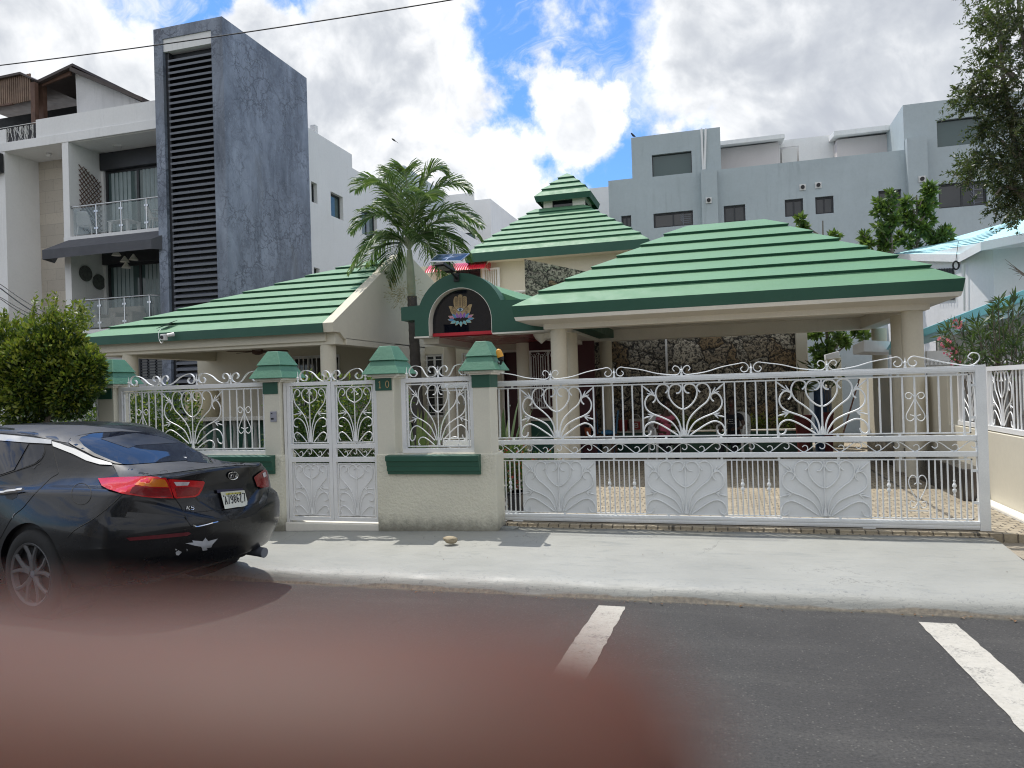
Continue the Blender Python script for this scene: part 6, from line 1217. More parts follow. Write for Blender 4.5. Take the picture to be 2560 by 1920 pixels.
# round bush in front of the left end of the fence
def at3(Y_, vx, vy): return on('Y', Y_, vx, vy)
BY = 6.95; r1 = np.random.default_rng(21)
bc = at3(BY, 95, 800); t = thing('round_bush', 'round clipped bush with yellow-green shoots at far left in front of the fence', 'bush', (bc[0], BY, .06))
cl = []
for (vx, vy, rp, n) in ((95, 815, 92, 5200), (30, 790, 95, 3600), (160, 830, 62, 2600), (60, 880, 62, 1800), (120, 760, 70, 2600), (-60, 810, 95, 2200), (190, 800, 38, 900), (150, 870, 40, 900)):
    c = at3(BY, vx, vy); cl.append((c, rp/1600*8.7, n, (1, .9, 1)))
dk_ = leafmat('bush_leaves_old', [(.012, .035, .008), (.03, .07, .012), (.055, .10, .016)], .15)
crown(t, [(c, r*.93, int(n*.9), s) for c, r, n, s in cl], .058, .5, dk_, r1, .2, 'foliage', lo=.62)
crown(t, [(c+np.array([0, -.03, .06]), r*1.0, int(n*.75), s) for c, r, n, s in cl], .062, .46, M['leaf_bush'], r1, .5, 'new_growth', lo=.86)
Ps, Ds = [], []
for k in range(34):
    vx = r1.uniform(-40, 195); vy = 745-60*math.cos((vx-90)/110*1.2)+r1.uniform(-8, 12); c = at3(BY+r1.uniform(-.35, .35), vx, vy); L_ = r1.uniform(.12, .34); lean = np.array([r1.normal(0, .15), r1.normal(0, .15), 1])
    n = int(L_*130); tt = r1.random(n); Ps.append(c+lean*(tt*L_)[:, None]+r1.normal(0, .012, (n, 3))); Ds.append(r1.normal(size=(n, 3))*.8+np.array([0, 0, .6]))
Ps, Ds = np.concatenate(Ps), np.concatenate(Ds); leafobj('shoots', Ps, Ds, r1.uniform(.035, .075, len(Ps)), .42, M['leaf_bush'], t, r_=r1)
m = MB(); b0 = at3(BY, 30, 905); m.tube([(b0[0]-.02, BY, .03), (b0[0], BY, .7), (b0[0]+.1, BY, 1.4)], [.07, .06, .05], 8); b1_ = at3(BY, 95, 910); m.tube([(b0[0]-.0, BY, .3), (b1_[0]-.2, BY, .9), (b1_[0]+.1, BY, 1.5)], [.05, .045, .03], 8); m.build('trunk', M['trunk'], t)
# hedges behind the fence
def hedge(label, x0, x1, y_, zt, n, seed):
    r_ = np.random.default_rng(seed); t = thing('hedge', label, 'hedge', ((x0+x1)/2, y_, .15)); cl = []
    k = max(2, int((x1-x0)/.38))
    for i in range(k+1):
        x_ = x0+(x1-x0)*i/k
        for zz in (.45, .95, zt-.42): cl.append(((x_+r_.normal(0, .05), y_+r_.normal(0, .05), zz+r_.normal(0, .04)), .42, int(n/(3*k))))
    crown(t, cl, .055, .5, M['leaf_dark'], r_, .2, 'foliage', lo=.6)
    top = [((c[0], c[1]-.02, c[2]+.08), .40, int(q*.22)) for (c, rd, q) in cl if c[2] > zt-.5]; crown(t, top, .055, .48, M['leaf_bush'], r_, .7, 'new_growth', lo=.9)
    m = MB()
    for i in range(k+1): x_ = x0+(x1-x0)*i/k; m.tube([(x_, y_, .1), (x_+.05, y_, .9)], .025, 6)
    m.build('trunk', M['trunk'], t)
hx = lambda vx: on('Y', 8.7, vx, 850)[0]
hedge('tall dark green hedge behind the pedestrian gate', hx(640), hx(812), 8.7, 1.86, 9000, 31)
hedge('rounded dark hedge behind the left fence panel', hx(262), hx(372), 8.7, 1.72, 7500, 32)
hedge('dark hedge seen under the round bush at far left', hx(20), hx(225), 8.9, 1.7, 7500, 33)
# palm
PYd = 13.6; pc = at3(PYd, 886, 528); t = thing('palm_tree', 'small feathery palm with ringed trunk behind the entry arch', 'palm tree', (pc[0], PYd, .15)); rp = np.random.default_rng(5)
b_ = at3(PYd, 903, 800); m = MB(); n = 60; pts = []; rad = []
for k in range(n+1):
    u = k/n; zz = .15+(at3(PYd, 893, 640)[2]-.15)*u; x_ = b_[0]+(at3(PYd, 890, 640)[0]-b_[0])*u; pts.append((x_, PYd, zz)); rad.append(.120-.028*u+(.006 if k % 3 == 0 else 0))
m.tube(pts, rad, 14); m.build('trunk', M['palmtrunk'], t, smooth=True)
m = MB(); a = at3(PYd, 889.5, 640); b = at3(PYd, 884, 540); m.tube([a, a*.8+b*.2, a*.35+b*.65, b], [.078, .088, .072, .05], 14); m.build('crownshaft', M['crownshaft'], t, smooth=True)
fr = []   # image-plane aim (dx, dy px from the crown) and depth lean
spec = [(-118, -140, 0), (-60, -170, .5), (20, -150, -.6), (75, -160, .2), (115, -130, .6), (150, -30, .1), (140, 20, -.5), (100, 60, -.8), (60, 50, .9), (-115, -60, -.3), (-120, 10, .3), (-95, -100, .9), (-60, 50, .2), (-30, -120, -1.0), (95, -85, -1.1), (130, -70, .9), (-95, 30, -.8)]
sc_ = at3(PYd, 1000, 528)[0]-at3(PYd, 900, 528)[0]; sc_ /= 100
c0 = np.array([b[0], PYd, b[2]])
for i, (dx, dy, dd) in enumerate(spec):
    up = max(.35, -dy/150); dirh = np.array([dx*sc_, dd*.9, 0]); L_ = math.hypot(dx, dy)*sc_
    end = c0+np.array([dx*sc_, dd*.9, -dy*sc_-.05]); ctrl = c0+np.array([dx*sc_*.38, dd*.3, max(-dy*sc_, 0)*.85+.50+.15*abs(dx)/100])
    P_ = [c0*(1-u)**2+2*u*(1-u)*ctrl+u*u*end for u in np.linspace(0, 1, 22)]
    if dy > -100: P_ = [p+np.array([0, 0, -.12*u**3]) for p, u in zip(P_, np.linspace(0, 1, 22))]
    P_ = np.array(P_); f = bpy.data.objects.new('frond', None)
    m = MB(); m.tube(P_, list(np.linspace(.018, .003, 22)), 5)
    T = np.gradient(P_, axis=0); T = nrmz(T); vs = []; fs = []
    for k in range(70):
        u = .12+.88*k/70; j = u*21; j0 = int(j); w = j-j0; p = P_[j0]*(1-w)+P_[min(21, j0+1)]*w; tg = T[j0]
        sd = np.cross(tg, (0, 0, 1)); sd /= np.linalg.norm(sd)+1e-6
        ll = .60*math.sin(math.pi*min(1, (.18+.80*u)))**.6*(.9+.2*rp.random())
        for s_ in (1, -1):
            d_ = unit(sd*s_*.95+tg*(.55+.5*u)+np.array([0, 0, .30-.25*rp.random()])+rp.normal(size=3)*.10); wv = unit(np.cross(d_, sd*s_+np.array([0, 0, .6])+rp.normal(size=3)*.35))
            q0 = p; q1 = p+d_*ll*.45; q2 = p+d_*ll*.8+np.array([0, 0, -.13*ll]); q3 = p+d_*ll*.99+np.array([0, 0, -.30*ll]); wd = .0135
            b_i = len(vs); vs += [q0+wv*wd*.4, q0-wv*wd*.4, q1+wv*wd, q1-wv*wd, q2+wv*wd*.75, q2-wv*wd*.75, q3]; fs += [(b_i, b_i+1, b_i+3, b_i+2), (b_i+2, b_i+3, b_i+5, b_i+4), (b_i+4, b_i+5, b_i+6)]
    mr = m.build('frond', M['crownshaft'], t); m = MB(); m.add(vs, fs); m.build('leaflets', M['leaf_palm'], mr, fixn=False)
dp = at3(PYd-.1, 868, 640); n = 700; p_ = np.array([dp[0], PYd-.1, dp[2]])
dirs = nrmz(rp.normal(size=(n, 3))*np.array([1, .8, .8])+np.array([-.8, 0, -.1])); P_ = p_+np.array([.10, 0, .08])+dirs*rp.uniform(.05, .42, n)[:, None]; leafobj('dry_blossom', P_, dirs+rp.normal(size=(n, 3))*.4, rp.uniform(.04, .09, n), .12, M['leaf_dry'], t, r_=rp)

# trees behind the carport
def tree(label, x_, y_, ztop, blobs, leaf, size, aspect, trunk_r, seed, branches=True, dens=1.0, name='tree', mat2='trunk', ground=.1, cat='tree'):
    r_ = np.random.default_rng(seed); t = thing(name, label, cat, (x_, y_, ground)); m = MB()
    m.tube([(x_, y_, ground), (x_+.05, y_, ground+(ztop-ground)*.35), (x_-.04, y_, ground+(ztop-ground)*.7), (x_, y_, ztop)], [trunk_r, trunk_r*.8, trunk_r*.5, trunk_r*.2], 8)
    for c, rd, n in blobs:
        c = np.array(c); zz = max(ground+.8, c[2]-rd*1.2-.4*abs(c[0]-x_)); s_ = np.array([x_, y_, zz]); m.tube(spline([s_, (s_+c)/2+np.array([0, 0, -.1*rd]), c, c+(c-s_)*.15], 3), [trunk_r*.40]*3+[trunk_r*.28]*3+[trunk_r*.15]*4, 5) 
    m.build('trunk', M[mat2], t)
    cl = []
    for c, rd, n in blobs:
        for k in range(max(3, int(n/70))): cc = np.array(c)+nrmz(r_.normal(size=(1, 3)))[0]*rd*.85*np.array([1, 1, .9]); cl.append((cc, rd*.22, int(n/max(3, int(n/70))*dens)))
    crown(t, cl, size, aspect, M[leaf], r_, .1, 'crown', lo=.3); return t
def blobs(Y_, L): 
    out = []
    for vx, vy, rpx, n in L: c = at3(Y_, vx, vy); Zd = (c-CAM)@f0; out.append((tuple(c), rpx/1600*Zd, n))
    return out
V3 = lambda x_, y_: z(3, x_, y_)
def T(label, Y_, x0, L, *a, **k): 
    B = blobs(Y_, L); xx = on('Y', Y_, x0, 700)[0]; return tree(label, xx, Y_, max(b[0][2] for b in B), B, *a, **k)
q = lambda x_, y_, r_, n: (*V3(x_, y_), r_*.32, int(n*.5))
T('slim broad-leaved tree in front of the grey wall, left of the pair', 20, V3(1385, 1500)[0], [q(1335, 1300, 65, 330), q(1320, 1400, 75, 380), q(1290, 1480, 70, 330), q(1200, 1530, 50, 240), q(1360, 1540, 75, 330), q(1270, 1570, 60, 260)], 'leaf_tree', .19, .42, .07, 41, name='broadleaf_tree')
T('fuller broad-leaved tree in front of the grey wall, right of the pair', 20.6, V3(1550, 1500)[0], [q(1570, 1250, 75, 420), q(1620, 1320, 70, 380), q(1500, 1340, 80, 420), q(1440, 1420, 60, 300), q(1560, 1440, 90, 460), q(1640, 1520, 80, 360), q(1490, 1530, 90, 460), q(1720, 1520, 45, 200), q(1580, 1580, 80, 360)], 'leaf_tree', .19, .42, .08, 42, name='broadleaf_tree')
V7 = lambda x_, y_: z(7, x_, y_); w_ = lambda x_, y_, r_, n: (*V7(x_, y_), r_*.26, int(n*.55))
T('dark leafy tree behind the carport, between its back columns', 19.3, V7(650, 900)[0], [(*V3(790, 1430), 18, 190), w_(700, 770, 110, 420), w_(600, 760, 95, 360), w_(580, 900, 80, 360), w_(640, 880, 85, 330), w_(560, 960, 70, 300), w_(770, 800, 60, 220), w_(880, 760, 80, 300), (*V3(1000, 1530), 9, 60)], 'leaf_tree', .17, .45, .07, 43, name='broadleaf_tree')
# drooping fine-leaved tree at the upper right
YT = 10.5; r4 = np.random.default_rng(44); tx = at3(YT, 2330, 600)[0]; t = thing('overhanging_tree', 'drooping fine-leaved tree hanging in at the upper right corner', 'tree', (tx, YT, .1)); m = MB(); hub = at3(YT, 2300, 420)
m.tube(spline([(tx, YT, .1), (tx+.05, YT, 2.0), tuple(hub)], 4), list(np.linspace(.16, .09, 9)), 8); cl = []
V_ = lambda *p: at3(YT+r4.normal(0, .35), *V3(*p)) if 0 else None
def V3Y(x_, y_, d_=0): return at3(YT+d_, *V3(x_, y_))
br = [((2300, 1300), (2500, 800), (2700, 500), (2850, 200)), ((2320, 1200), (2560, 1000), (2850, 900)), ((2300, 1300), (2150, 900), (2080, 500), (2050, 100), (2000, -200)), ((2300, 1350), (2180, 1050), (2060, 900), (1930, 820)), ((2240, 900), (2080, 640), (1960, 620), (1850, 640)), ((2280, 1350), (2120, 1150), (2000, 1020), (1860, 1060)), ((2280, 1400), (2180, 1240), (2090, 1200), (2030, 1250)), ((2300, 700), (2200, 200), (2150, -300)), ((2150, 500), (2050, 430), (1960, 460)), ((2120, 200), (2000, 140), (1930, 60))]
for k, b in enumerate(br):
    dd = r4.uniform(-.4, .4); pts = spline([V3Y(x_, y_, dd*j/3) for j, (x_, y_) in enumerate(b)], 5); m.tube([hub if k in (0, 1, 3, 4) else pts[0]]+list(pts), list(np.linspace(.045, .008, len(pts)+1)), 5)
m.build('trunk', M['trunk'], t)
tw = [(1960, 120, 60), (2060, 60, 110), (2150, 150, 130), (2100, 300, 100), (2010, 240, 60), (2180, 420, 120), (1990, 330, 35), (2080, 520, 90), (1950, 470, 45), (1900, 560, 60), (1870, 640, 80), (1960, 640, 70), (2050, 680, 90), (2160, 640, 110), (2020, 800, 70), (1970, 860, 40), (2130, 860, 110), (2200, 760, 100), (1960, 1000, 60), (1900, 1060, 40), (2020, 1060, 70), (2110, 1020, 80), (1870, 1120, 25), (2060, 1180, 70), (2140, 1200, 90), (2190, 1080, 90), (2120, 1310, 60), (2180, 1380, 60), (1860, 1070, 20), (2230, 300, 120), (2230, 950, 110), (2250, 1250, 90), (2050, -60, 120), (2200, 0, 130)]+[(int(r4.uniform(2300, 3000)), int(r4.uniform(-500, 1250)), 130) for _ in range(34)]
Ps, Ds = [], []
for (x_, y_, r_) in tw:
    c = V3Y(x_, y_, r4.normal(0, .35)); R_ = r_*.336/1600*11.5
    for k in range(int(10+r_*.26)):
        s0_ = c+r4.normal(size=3)*R_*.42; d_ = unit(np.array([-.5, 0, -.25])+r4.normal(size=3)*.6); L_ = r4.uniform(.12, .30); n = 26; tt = r4.random(n); Ps.append(s0_+d_*(tt*L_)[:, None]+r4.normal(0, .008, (n, 3))); Ds.append(d_+r4.normal(size=(n, 3))*.65)
Ps, Ds = np.concatenate(Ps), np.concatenate(Ds); leafobj('crown', Ps, Ds, r4.uniform(.035, .06, len(Ps)), .34, M['leaf_ficus'], t, r_=r4)

# oleander behind the right wall
def spray(parent, stems, mat_, size, aspect, seed, per=26, name='leaves', stemr=.010, stemmat='trunk', spread=.55):
    r_ = np.random.default_rng(seed); Ps, Ds = [], []; m = MB()
    for pts in stems:
        s_ = np.array(spline(pts, 6)); m.tube(s_, list(np.linspace(stemr, stemr*.3, len(s_))), 5); n = per; u = r_.uniform(.35, 1, n)**.7; j = u*(len(s_)-1); j0 = j.astype(int); w = (j-j0)[:, None]; p = s_[j0]*(1-w)+s_[np.minimum(j0+1, len(s_)-1)]*w
        tg = nrmz(s_[np.minimum(j0+1, len(s_)-1)]-s_[np.maximum(j0-1, 0)]); Ps.append(p); Ds.append(tg*.8+nrmz(r_.normal(size=(n, 3)))*spread*1.6)
    m.build('stems', M[stemmat], parent); P_, D_ = np.concatenate(Ps), np.concatenate(Ds); return leafobj(name, P_, D_, r_.uniform(.7, 1.2, len(P_))*size, aspect, mat_, parent, r_=r_, curl=.12)
OY = 10.6; t = thing('oleander', 'oleander bush with narrow leaves and pink flowers behind the right wall', 'shrub', (3.9, OY, .1)); r5 = np.random.default_rng(51)
ends = [(1560, 750), (1600, 690), (1680, 660), (1640, 830), (1580, 800), (1760, 700), (1830, 650), (1850, 720), (1790, 800), (1880, 850), (1930, 640), (1980, 610), (2010, 470), (1960, 540), (2050, 560), (2100, 500), (2140, 460), (2190, 520), (2120, 640), (2180, 700), (2060, 720), (2000, 780), (1950, 860), (2040, 880), (2130, 830), (2200, 880), (1760, 900), (1700, 880), (1840, 930), (2150, 760), (1990, 920), (1900, 760)]
stems = []
for i, e_ in enumerate(ends):
    p1 = at3(OY+r5.uniform(-.4, .4), *V7(*e_)); bx = on('Y', OY, *V7(1980+(e_[0]-1980)*.35, 1200)); stems.append([(bx[0]+r5.normal(0, .05), OY, .2), ((bx[0]+p1[0])/2+.08, OY, 1.3), tuple(p1*.75+np.array([bx[0]+.05, OY, 1.5])*.25), tuple(p1)])
spray(t, stems, leafmat('oleander_leaves', [(.02, .05, .02), (.045, .09, .035), (.09, .14, .05)], .25), .155, .15, 52, per=36, name='leaves', stemr=.012)
fl = [(1680, 665), (1570, 800), (1600, 820), (1640, 885), (1610, 870), (1670, 975)]; Ps, Ds = [], []
for f_ in fl: c = at3(OY-.1, *V7(*f_)); n = 34 if f_ == fl[0] else 16; d_ = nrmz(r5.normal(size=(n, 3))); Ps.append(c+d_*.04); Ds.append(d_)
leafobj('flowers', np.concatenate(Ps), np.concatenate(Ds), np.full(sum(map(len, Ps)), .035), .8, M['flowers'], t, r_=r5)
bb_ = [at3(10.4, *V7(*p)) for p in ((2212, 260), (2130, 220), (2070, 150))]; m = MB()
for k in range(9): e_ = at3(10.4, *V7(2060+k*14, 150+k*16+(k % 3)*20)); m.tube([at3(10.4, *V7(2260, 300)), at3(10.4, *V7(2160+k*5, 230+k*6)), e_], [.007, .005, .002], 4)
m.build('bare_twigs', M['trunk'], t)
# low planting inside
def tuft(label, name, c, n, h, seed, mat_='leaf_spear', w=.045, cat='plant', sp=.28):
    r_ = np.random.default_rng(seed); t = thing(name, label, cat, c); m = MB()
    for k in range(n):
        a = r_.uniform(0, 6.28); l = h*r_.uniform(.55, 1.05); o = np.array([math.cos(a), math.sin(a), 0])*sp*r_.random(); b = np.array(c)+o*.35; ww = w*r_.uniform(.7, 1.1); s_ = unit(np.array([-math.sin(a), math.cos(a), 0])+r_.normal(size=3)*.2); vs = []; 
        for j, (u, f) in enumerate(((0, .5), (.3, 1), (.6, .95), (.85, .6), (1, .04))): p = b+np.array([0, 0, l*u])+o*1.3*u*u; vs += [p-s_*ww*f*.5, p+s_*ww*f*.5]
        m.add(vs, [(2*j, 2*j+1, 2*j+3, 2*j+2) for j in range(4)])
    m.build('leaves', M[mat_], t, fixn=False); return t
p = on('Y', 9.6, *z(6, 180, 1500)); tuft('snake plant with upright striped leaves behind the left end of the sliding gate', 'snake_plant', (p[0], 9.6, .15), 26, 1.30, 61, sp=.35, w=.06)
p = on('Y', 9.4, *z('a', 1350, 500)); tuft('snake plants seen through the square window grille', 'snake_plant', (p[0], 9.4, .15), 26, 1.25, 62, sp=.45, w=.06)
def shrub(label, c, rad, n, seed, mats=('leaf_dark',), h=.6, size=.06):
    r_ = np.random.default_rng(seed); t = thing('garden_shrub', label, 'shrub', c); cl = [((c[0]+r_.normal(0, rad*.5), c[1]+r_.normal(0, rad*.4), c[2]+h*r_.uniform(.35, .9)), rad*.6, int(n/8)) for k in range(8)]; crown(t, cl, size, .45, M[mats[0]], r_, .3, 'foliage', lo=.2)
    if len(mats) > 1: crown(t, [(a, b, int(k*.35)) for a, b, k in cl], size*.7, .7, M[mats[1]], r_, .3, 'red_leaves', lo=.6)
    m = MB()
    for k in range(5): m.tube([c, (c[0]+r_.normal(0, .1), c[1], c[2]+h*.6)], .008, 4)
    m.build('stems', M['trunk'], t)
M['leaf_red'] = leafmat('red_bedding', [(.25, .02, .02), (.40, .05, .04), (.12, .03, .02)], .2)
p = on('Y', 8.7, *z('b', 230, 420)); shrub('low mixed shrub with red leaves just inside the gate beside the pillar', (p[0], 8.7, .15), .36, 1700, 63, ('leaf_dark', 'leaf_red'), .75)
for i, (kx, lab) in enumerate(((1530, 'small bright green plant at the left of the long planter'), (1700, 'small yellow-green plant in the middle of the long planter'))): p = on('Y', 16.55, *z(6, kx, 1450)); shrub(lab, (p[0], 16.55, .5), .28, 500, 64+i, ('leaf_bush',), .35)
for i, (kx, lab) in enumerate(((90, 'leafy yellow-green plant at the right of the long planter'), (350, 'small leafy plant beside the oxblood pot'))): p = on('Y', 16.55, *z(7, kx, 1450)); shrub(lab, (p[0], 16.55, .5), .26, 420, 68+i, ('leaf_bush',), .35)

for i, (x_, y_, lab) in enumerate(((-8.3, -12.3, 'round street tree across the street at the left'), (7.0, -12.2, 'round street tree across the street at the right'))):
    tree(lab, x_, y_, 5.5, [((x_, y_, 4.6), 1.9, 900), ((x_-1.2, y_, 3.8), 1.3, 500), ((x_+1.2, y_+.3, 4.0), 1.4, 500)], 'leaf_tree', .26, .5, .14, 90+i, name='street_tree')
# ------------------------------------------------------------------ the black sedan
from mathutils.geometry import delaunay_2d_cdt
CT = math.radians(9.0); CO = Vector((-4.86, 5.20, .0))
car = thing('sedan_car', 'black sedan with matte roof, seen from behind at the left kerb', 'car', CO, -CT)
CM = Matrix.Translation(CO) @ Matrix.Rotation(-CT, 4, 'Z'); CMI = CM.inverted()
#        x     zbot  ws   wm    z5w   zb    wb    wg    zm    wr    zr
ST = [(-3.74, .34, .55, .62, .60, .56, .56, .45, .62, .30, .64),
      (-3.66, .26, .70, .76, .74, .62, .70, .58, .69, .38, .72),
      (-3.40, .20, .80, .87, .85, .70, .80, .66, .78, .42, .81),
      (-2.80, .18, .82, .905, .895, .80, .84, .70, .87, .45, .91),
      (-2.30, .17, .82, .900, .895, .88, .84, .74, .96, .60, 1.00),
      (-1.95, .17, .82, .895, .893, .90, .84, .76, 1.10, .62, 1.20),
      (-1.50, .17, .82, .893, .892, .915, .84, .765, 1.20, .60, 1.395),
      (-1.00, .17, .82, .893, .892, .93, .84, .745, 1.21, .55, 1.425),
      (-.55, .18, .82, .898, .896, .945, .84, .715, 1.18, .50, 1.395),
      (-.15, .19, .825, .910, .905, .950, .83, .665, 1.10, .42, 1.305),
      (.20, .21, .825, .908, .902, .950, .805, .61, 1.03, .36, 1.185),
      (.48, .23, .82, .900, .890, .945, .78, .58, .995, .34, 1.085),
      (.75, .25, .80, .882, .870, .938, .76, .60, .985, .38, 1.050),
      (.93, .28, .77, .860, .845, .935, .74, .62, .995, .42, 1.048)]
ST = np.array(ST)
def stp(x): return np.array([np.interp(x, ST[:, 0], ST[:, i]) for i in range(ST.shape[1])])
def ring(x):
    _, zb0, ws, wm, w5, zb, wb, wg, zm, wr, zr = stp(x)
    half = [(0, zb0), (ws*.7, zb0), (ws-.02, zb0+.015), (ws+.03, zb0+.07), (wm, zb0+.26), (wm+.004, .58), (w5-.004, .74), (wb+.035, zb-.045), (wb+.005, zb-.005), (wb-.035, zb+.018), ((wb+wg)/2+.012, zb+(zm-zb)*.35), (wg-.01, zm), (wr+.09, zr-(zr-zm)*.24), (wr, zr-.018-(zr-zm)*.02), (wr*.5, zr-.004), (0, zr)]
    r_ = np.array(half); L_ = [tuple(p) for p in r_]; L_ = L_+[(-a, b) for a, b in L_[-2:0:-1]]
    return spline([(x, a, b) for a, b in L_], 4, closed=True)
xs = np.concatenate([np.linspace(-3.74, -3.4, 8)[:-1], np.linspace(-3.4, .75, 70)[:-1], np.linspace(.75, .93, 7)])
# smooth the station table with a spline
NS = 6; xx_ = spline([tuple(r) for r in ST], NS); ST = np.array(xx_); ST = ST[np.argsort(ST[:, 0])]
rings = [np.array(ring(x)) for x in xs]; nr = len(rings[0]); cen = np.array([0, 0, .62])
last = rings[-1]
for k, (sc, dx) in enumerate(((.985, .030), (.95, .052), (.88, .066), (.70, .075), (.45, .080), (.2, .082), (.02, .083))):
    q = last.copy(); q[:, 1] *= sc; q[:, 2] = cen[2]+(q[:, 2]-cen[2])*(sc*.9+.1 if sc > .6 else sc); q[:, 0] = .93+dx; rings.append(q)
fr_ = rings[0]; front = []
for sc, dx in ((.9, -.03), (.6, -.05), (.3, -.06), (.02, -.06)):
    q = fr_.copy(); q[:, 1] *= sc; q[:, 2] = .50+(q[:, 2]-.50)*sc; q[:, 0] = -3.74+dx; front.append(q)
rings = front[::-1]+rings
A_ = np.stack(rings)
def shape(p):
    x, y, zz = p[..., 0].copy(), p[..., 1].copy(), p[..., 2].copy(); w = np.clip((x-.25)/.75, 0, 1)**1.5; wf = np.clip((-3.0-x)/.75, 0, 1)**1.5
    tail = np.interp(zz, [.2, .36, .48, .66, .735, .76, .93, 1.0, 1.04, 1.06, 1.12], [-.10, -.03, .045, .055, .03, -.035, -.035, -.01, .03, .03, .0])
    f = np.clip((x-.80)/.16, 0, 1); f = f*f*(3-2*f); x = x+tail*f - .27*w*np.abs(y/.9)**2.6 + .35*wf*np.abs(y/.9)**2.4
    zz = zz+.0*x; return np.stack([x, y, zz], -1)
A_ = shape(A_); vs = [tuple(p) for r_ in A_ for p in r_]; n1 = len(A_); fs = [(i*nr+k, i*nr+(k+1) % nr, (i+1)*nr+(k+1) % nr, (i+1)*nr+k) for i in range(n1-1) for k in range(nr)]+[tuple(range(nr)), tuple((n1-1)*nr+k for k in range(nr))[::-1]]
m = MB(); m.add(vs, fs); body = m.build('body', M['carblack'], car, local=True)
cut = []
for xw in (0.0, -2.795):
    for s_ in (1, -1):
        mm = MB(); mm.lathe([(.372, -.36), (.372, .36)], (xw, s_*.95, .345), 48, 'Y'); c = mm.build('c', M['carblack'], None); cut.append(c)
        b = body.modifiers.new('b', 'BOOLEAN'); b.operation = 'DIFFERENCE'; b.object = c; b.solver = 'EXACT'; c.matrix_world = CM
bpy.context.view_layer.update(); dg = bpy.context.evaluated_depsgraph_get(); me2 = bpy.data.meshes.new_from_object(body.evaluated_get(dg)); body.modifiers.clear(); body.data = me2; me2.shade_smooth(); me2.set_sharp_from_angle(angle=math.radians(34)); me2.materials.clear(); me2.materials.append(M['carblack'])
for c in cut: bpy.data.objects.remove(c)
bvh = BVHTree.FromPolygons([Vector(v) for v in vs], fs)
co_l = CMI @ Vector(CAM)
def hit(vx, vy):
    d = CMI.to_3x3() @ Vector(pxray(vx, vy)); l, n_, i, _ = bvh.ray_cast(co_l, d.normalized())
    if l is None: return None, None
    if n_.dot(d) > 0: n_ = -n_
    return l, n_
def snap(vx, vy):      # nearest hit if the ray misses the body by a little
    l, n_ = hit(vx, vy)
    if l is None:
        d = (CMI.to_3x3() @ Vector(pxray(vx, vy))).normalized(); t_ = (Vector((.5, 0, .9))-co_l).dot(d); l, n_, _, _ = bvh.find_nearest(co_l+d*t_)
        if n_.dot(d) > 0: n_ = -n_
    return l, n_
def patch(name, pts, mat_, off=.004, step=7, k=8, parent=car, conv=True, label=None, sm=True):
    P_ = [z(k, *p) for p in pts] if conv else pts; P_ = [Vector(p) for p in P_]; n = len(P_)
    # densify border
    B = []
    for i in range(n):
        a, b = P_[i], P_[(i+1) % n]; q = max(1, int((b-a).length/step)); B += [a.lerp(b, j/q) for j in range(q)]
    from mathutils.geometry import intersect_point_tri_2d
    xs_, ys_ = [p.x for p in B], [p.y for p in B]; I = []
    def inside(x, y):
        c = False; j = len(B)-1
        for i in range(len(B)):
            if (B[i].y > y) != (B[j].y > y) and x < (B[j].x-B[i].x)*(y-B[i].y)/(B[j].y-B[i].y)+B[i].x: c = not c
            j = i
        return c
    x = min(xs_)+step*.5
    while x < max(xs_):
        y = min(ys_)+step*.5
        while y < max(ys_):
            if inside(x, y) and min((Vector((x, y))-b).length for b in B) > step*.45: I.append(Vector((x, y)))
            y += step
        x += step
    nb = len(B); V_, _, F_, *_r = delaunay_2d_cdt(B+I, [(i, (i+1) % nb) for i in range(nb)], [], 1, 1e-6)
    out = []; ok = []
    for v in V_:
        l, n_ = snap(v.x, v.y); out.append(l+n_*off)
    mb_ = MB(); mb_.add([tuple(o) for o in out], [tuple(f) for f in F_]); o = mb_.build(name, mat_, parent, local=True, smooth=sm, fixn=False, label=label)
    return o
def seam(name, pts, mat_, r_=.0035, k=8, off=.0, parent=car, sp=5, closed=False):
    q = spline([(*z(k, *p), 0) for p in pts], sp, closed); L_ = []
    for p in q: l, n_ = snap(p[0], p[1]); L_.append(tuple(l+n_*off))
    m = MB(); m.tube(L_, r_, 5, closed=closed); return m.build(name, mat_, parent, local=True)
patch('roof_wrap', [(-90, 196), (0, 188), (310, 184), (620, 189), (900, 217), (1068, 240), (900, 234), (700, 243), (590, 262), (520, 285), (500, 318), (385, 298), (250, 266), (0, 246), (-90, 248)], M['carmatte'], .003, 9)
patch('trunk_wrap', [(842, 488), (960, 484), (1250, 462), (1500, 444), (1640, 434), (1760, 455), (1905, 482), (1740, 486), (1560, 502), (1240, 545), (1090, 563), (882, 576)], M['carmatte'], .003, 8)
rw = patch('rear_window', [(505, 318), (530, 283), (620, 262), (760, 247), (900, 238), (1065, 243), (1200, 275), (1400, 338), (1615, 432), (1500, 443), (1250, 460), (950, 481), (850, 474), (700, 420), (560, 350)], M['carglass'], .006, 8)
patch('sunroof_shade', [(745, 292), (1000, 250), (1190, 280), (1330, 320), (1010, 340), (950, 362)], paint('headliner_black', (.004, .004, .005), .35, .1), .0075, 9, parent=rw)
patch('window_frit', [(905, 480), (820, 450), (700, 398), (620, 345), (585, 300), (600, 280), (660, 262), (620, 262), (530, 283), (505, 318), (560, 350), (700, 420), (850, 474)], M['black'], .0072, 7, parent=rw)
patch('sticker', [(1355, 428), (1470, 428), (1480, 442), (1390, 442)], M['filler'], .0082, 5, parent=rw)
patch('door_window', [(-90, 306), (0, 308), (213, 327), (105, 520), (0, 556), (-90, 580)], M['carglass'], .005, 9); patch('quarter_window', [(226, 332), (325, 336), (332, 378), (312, 430), (255, 474), (118, 524)], M['carglass'], .005, 8)
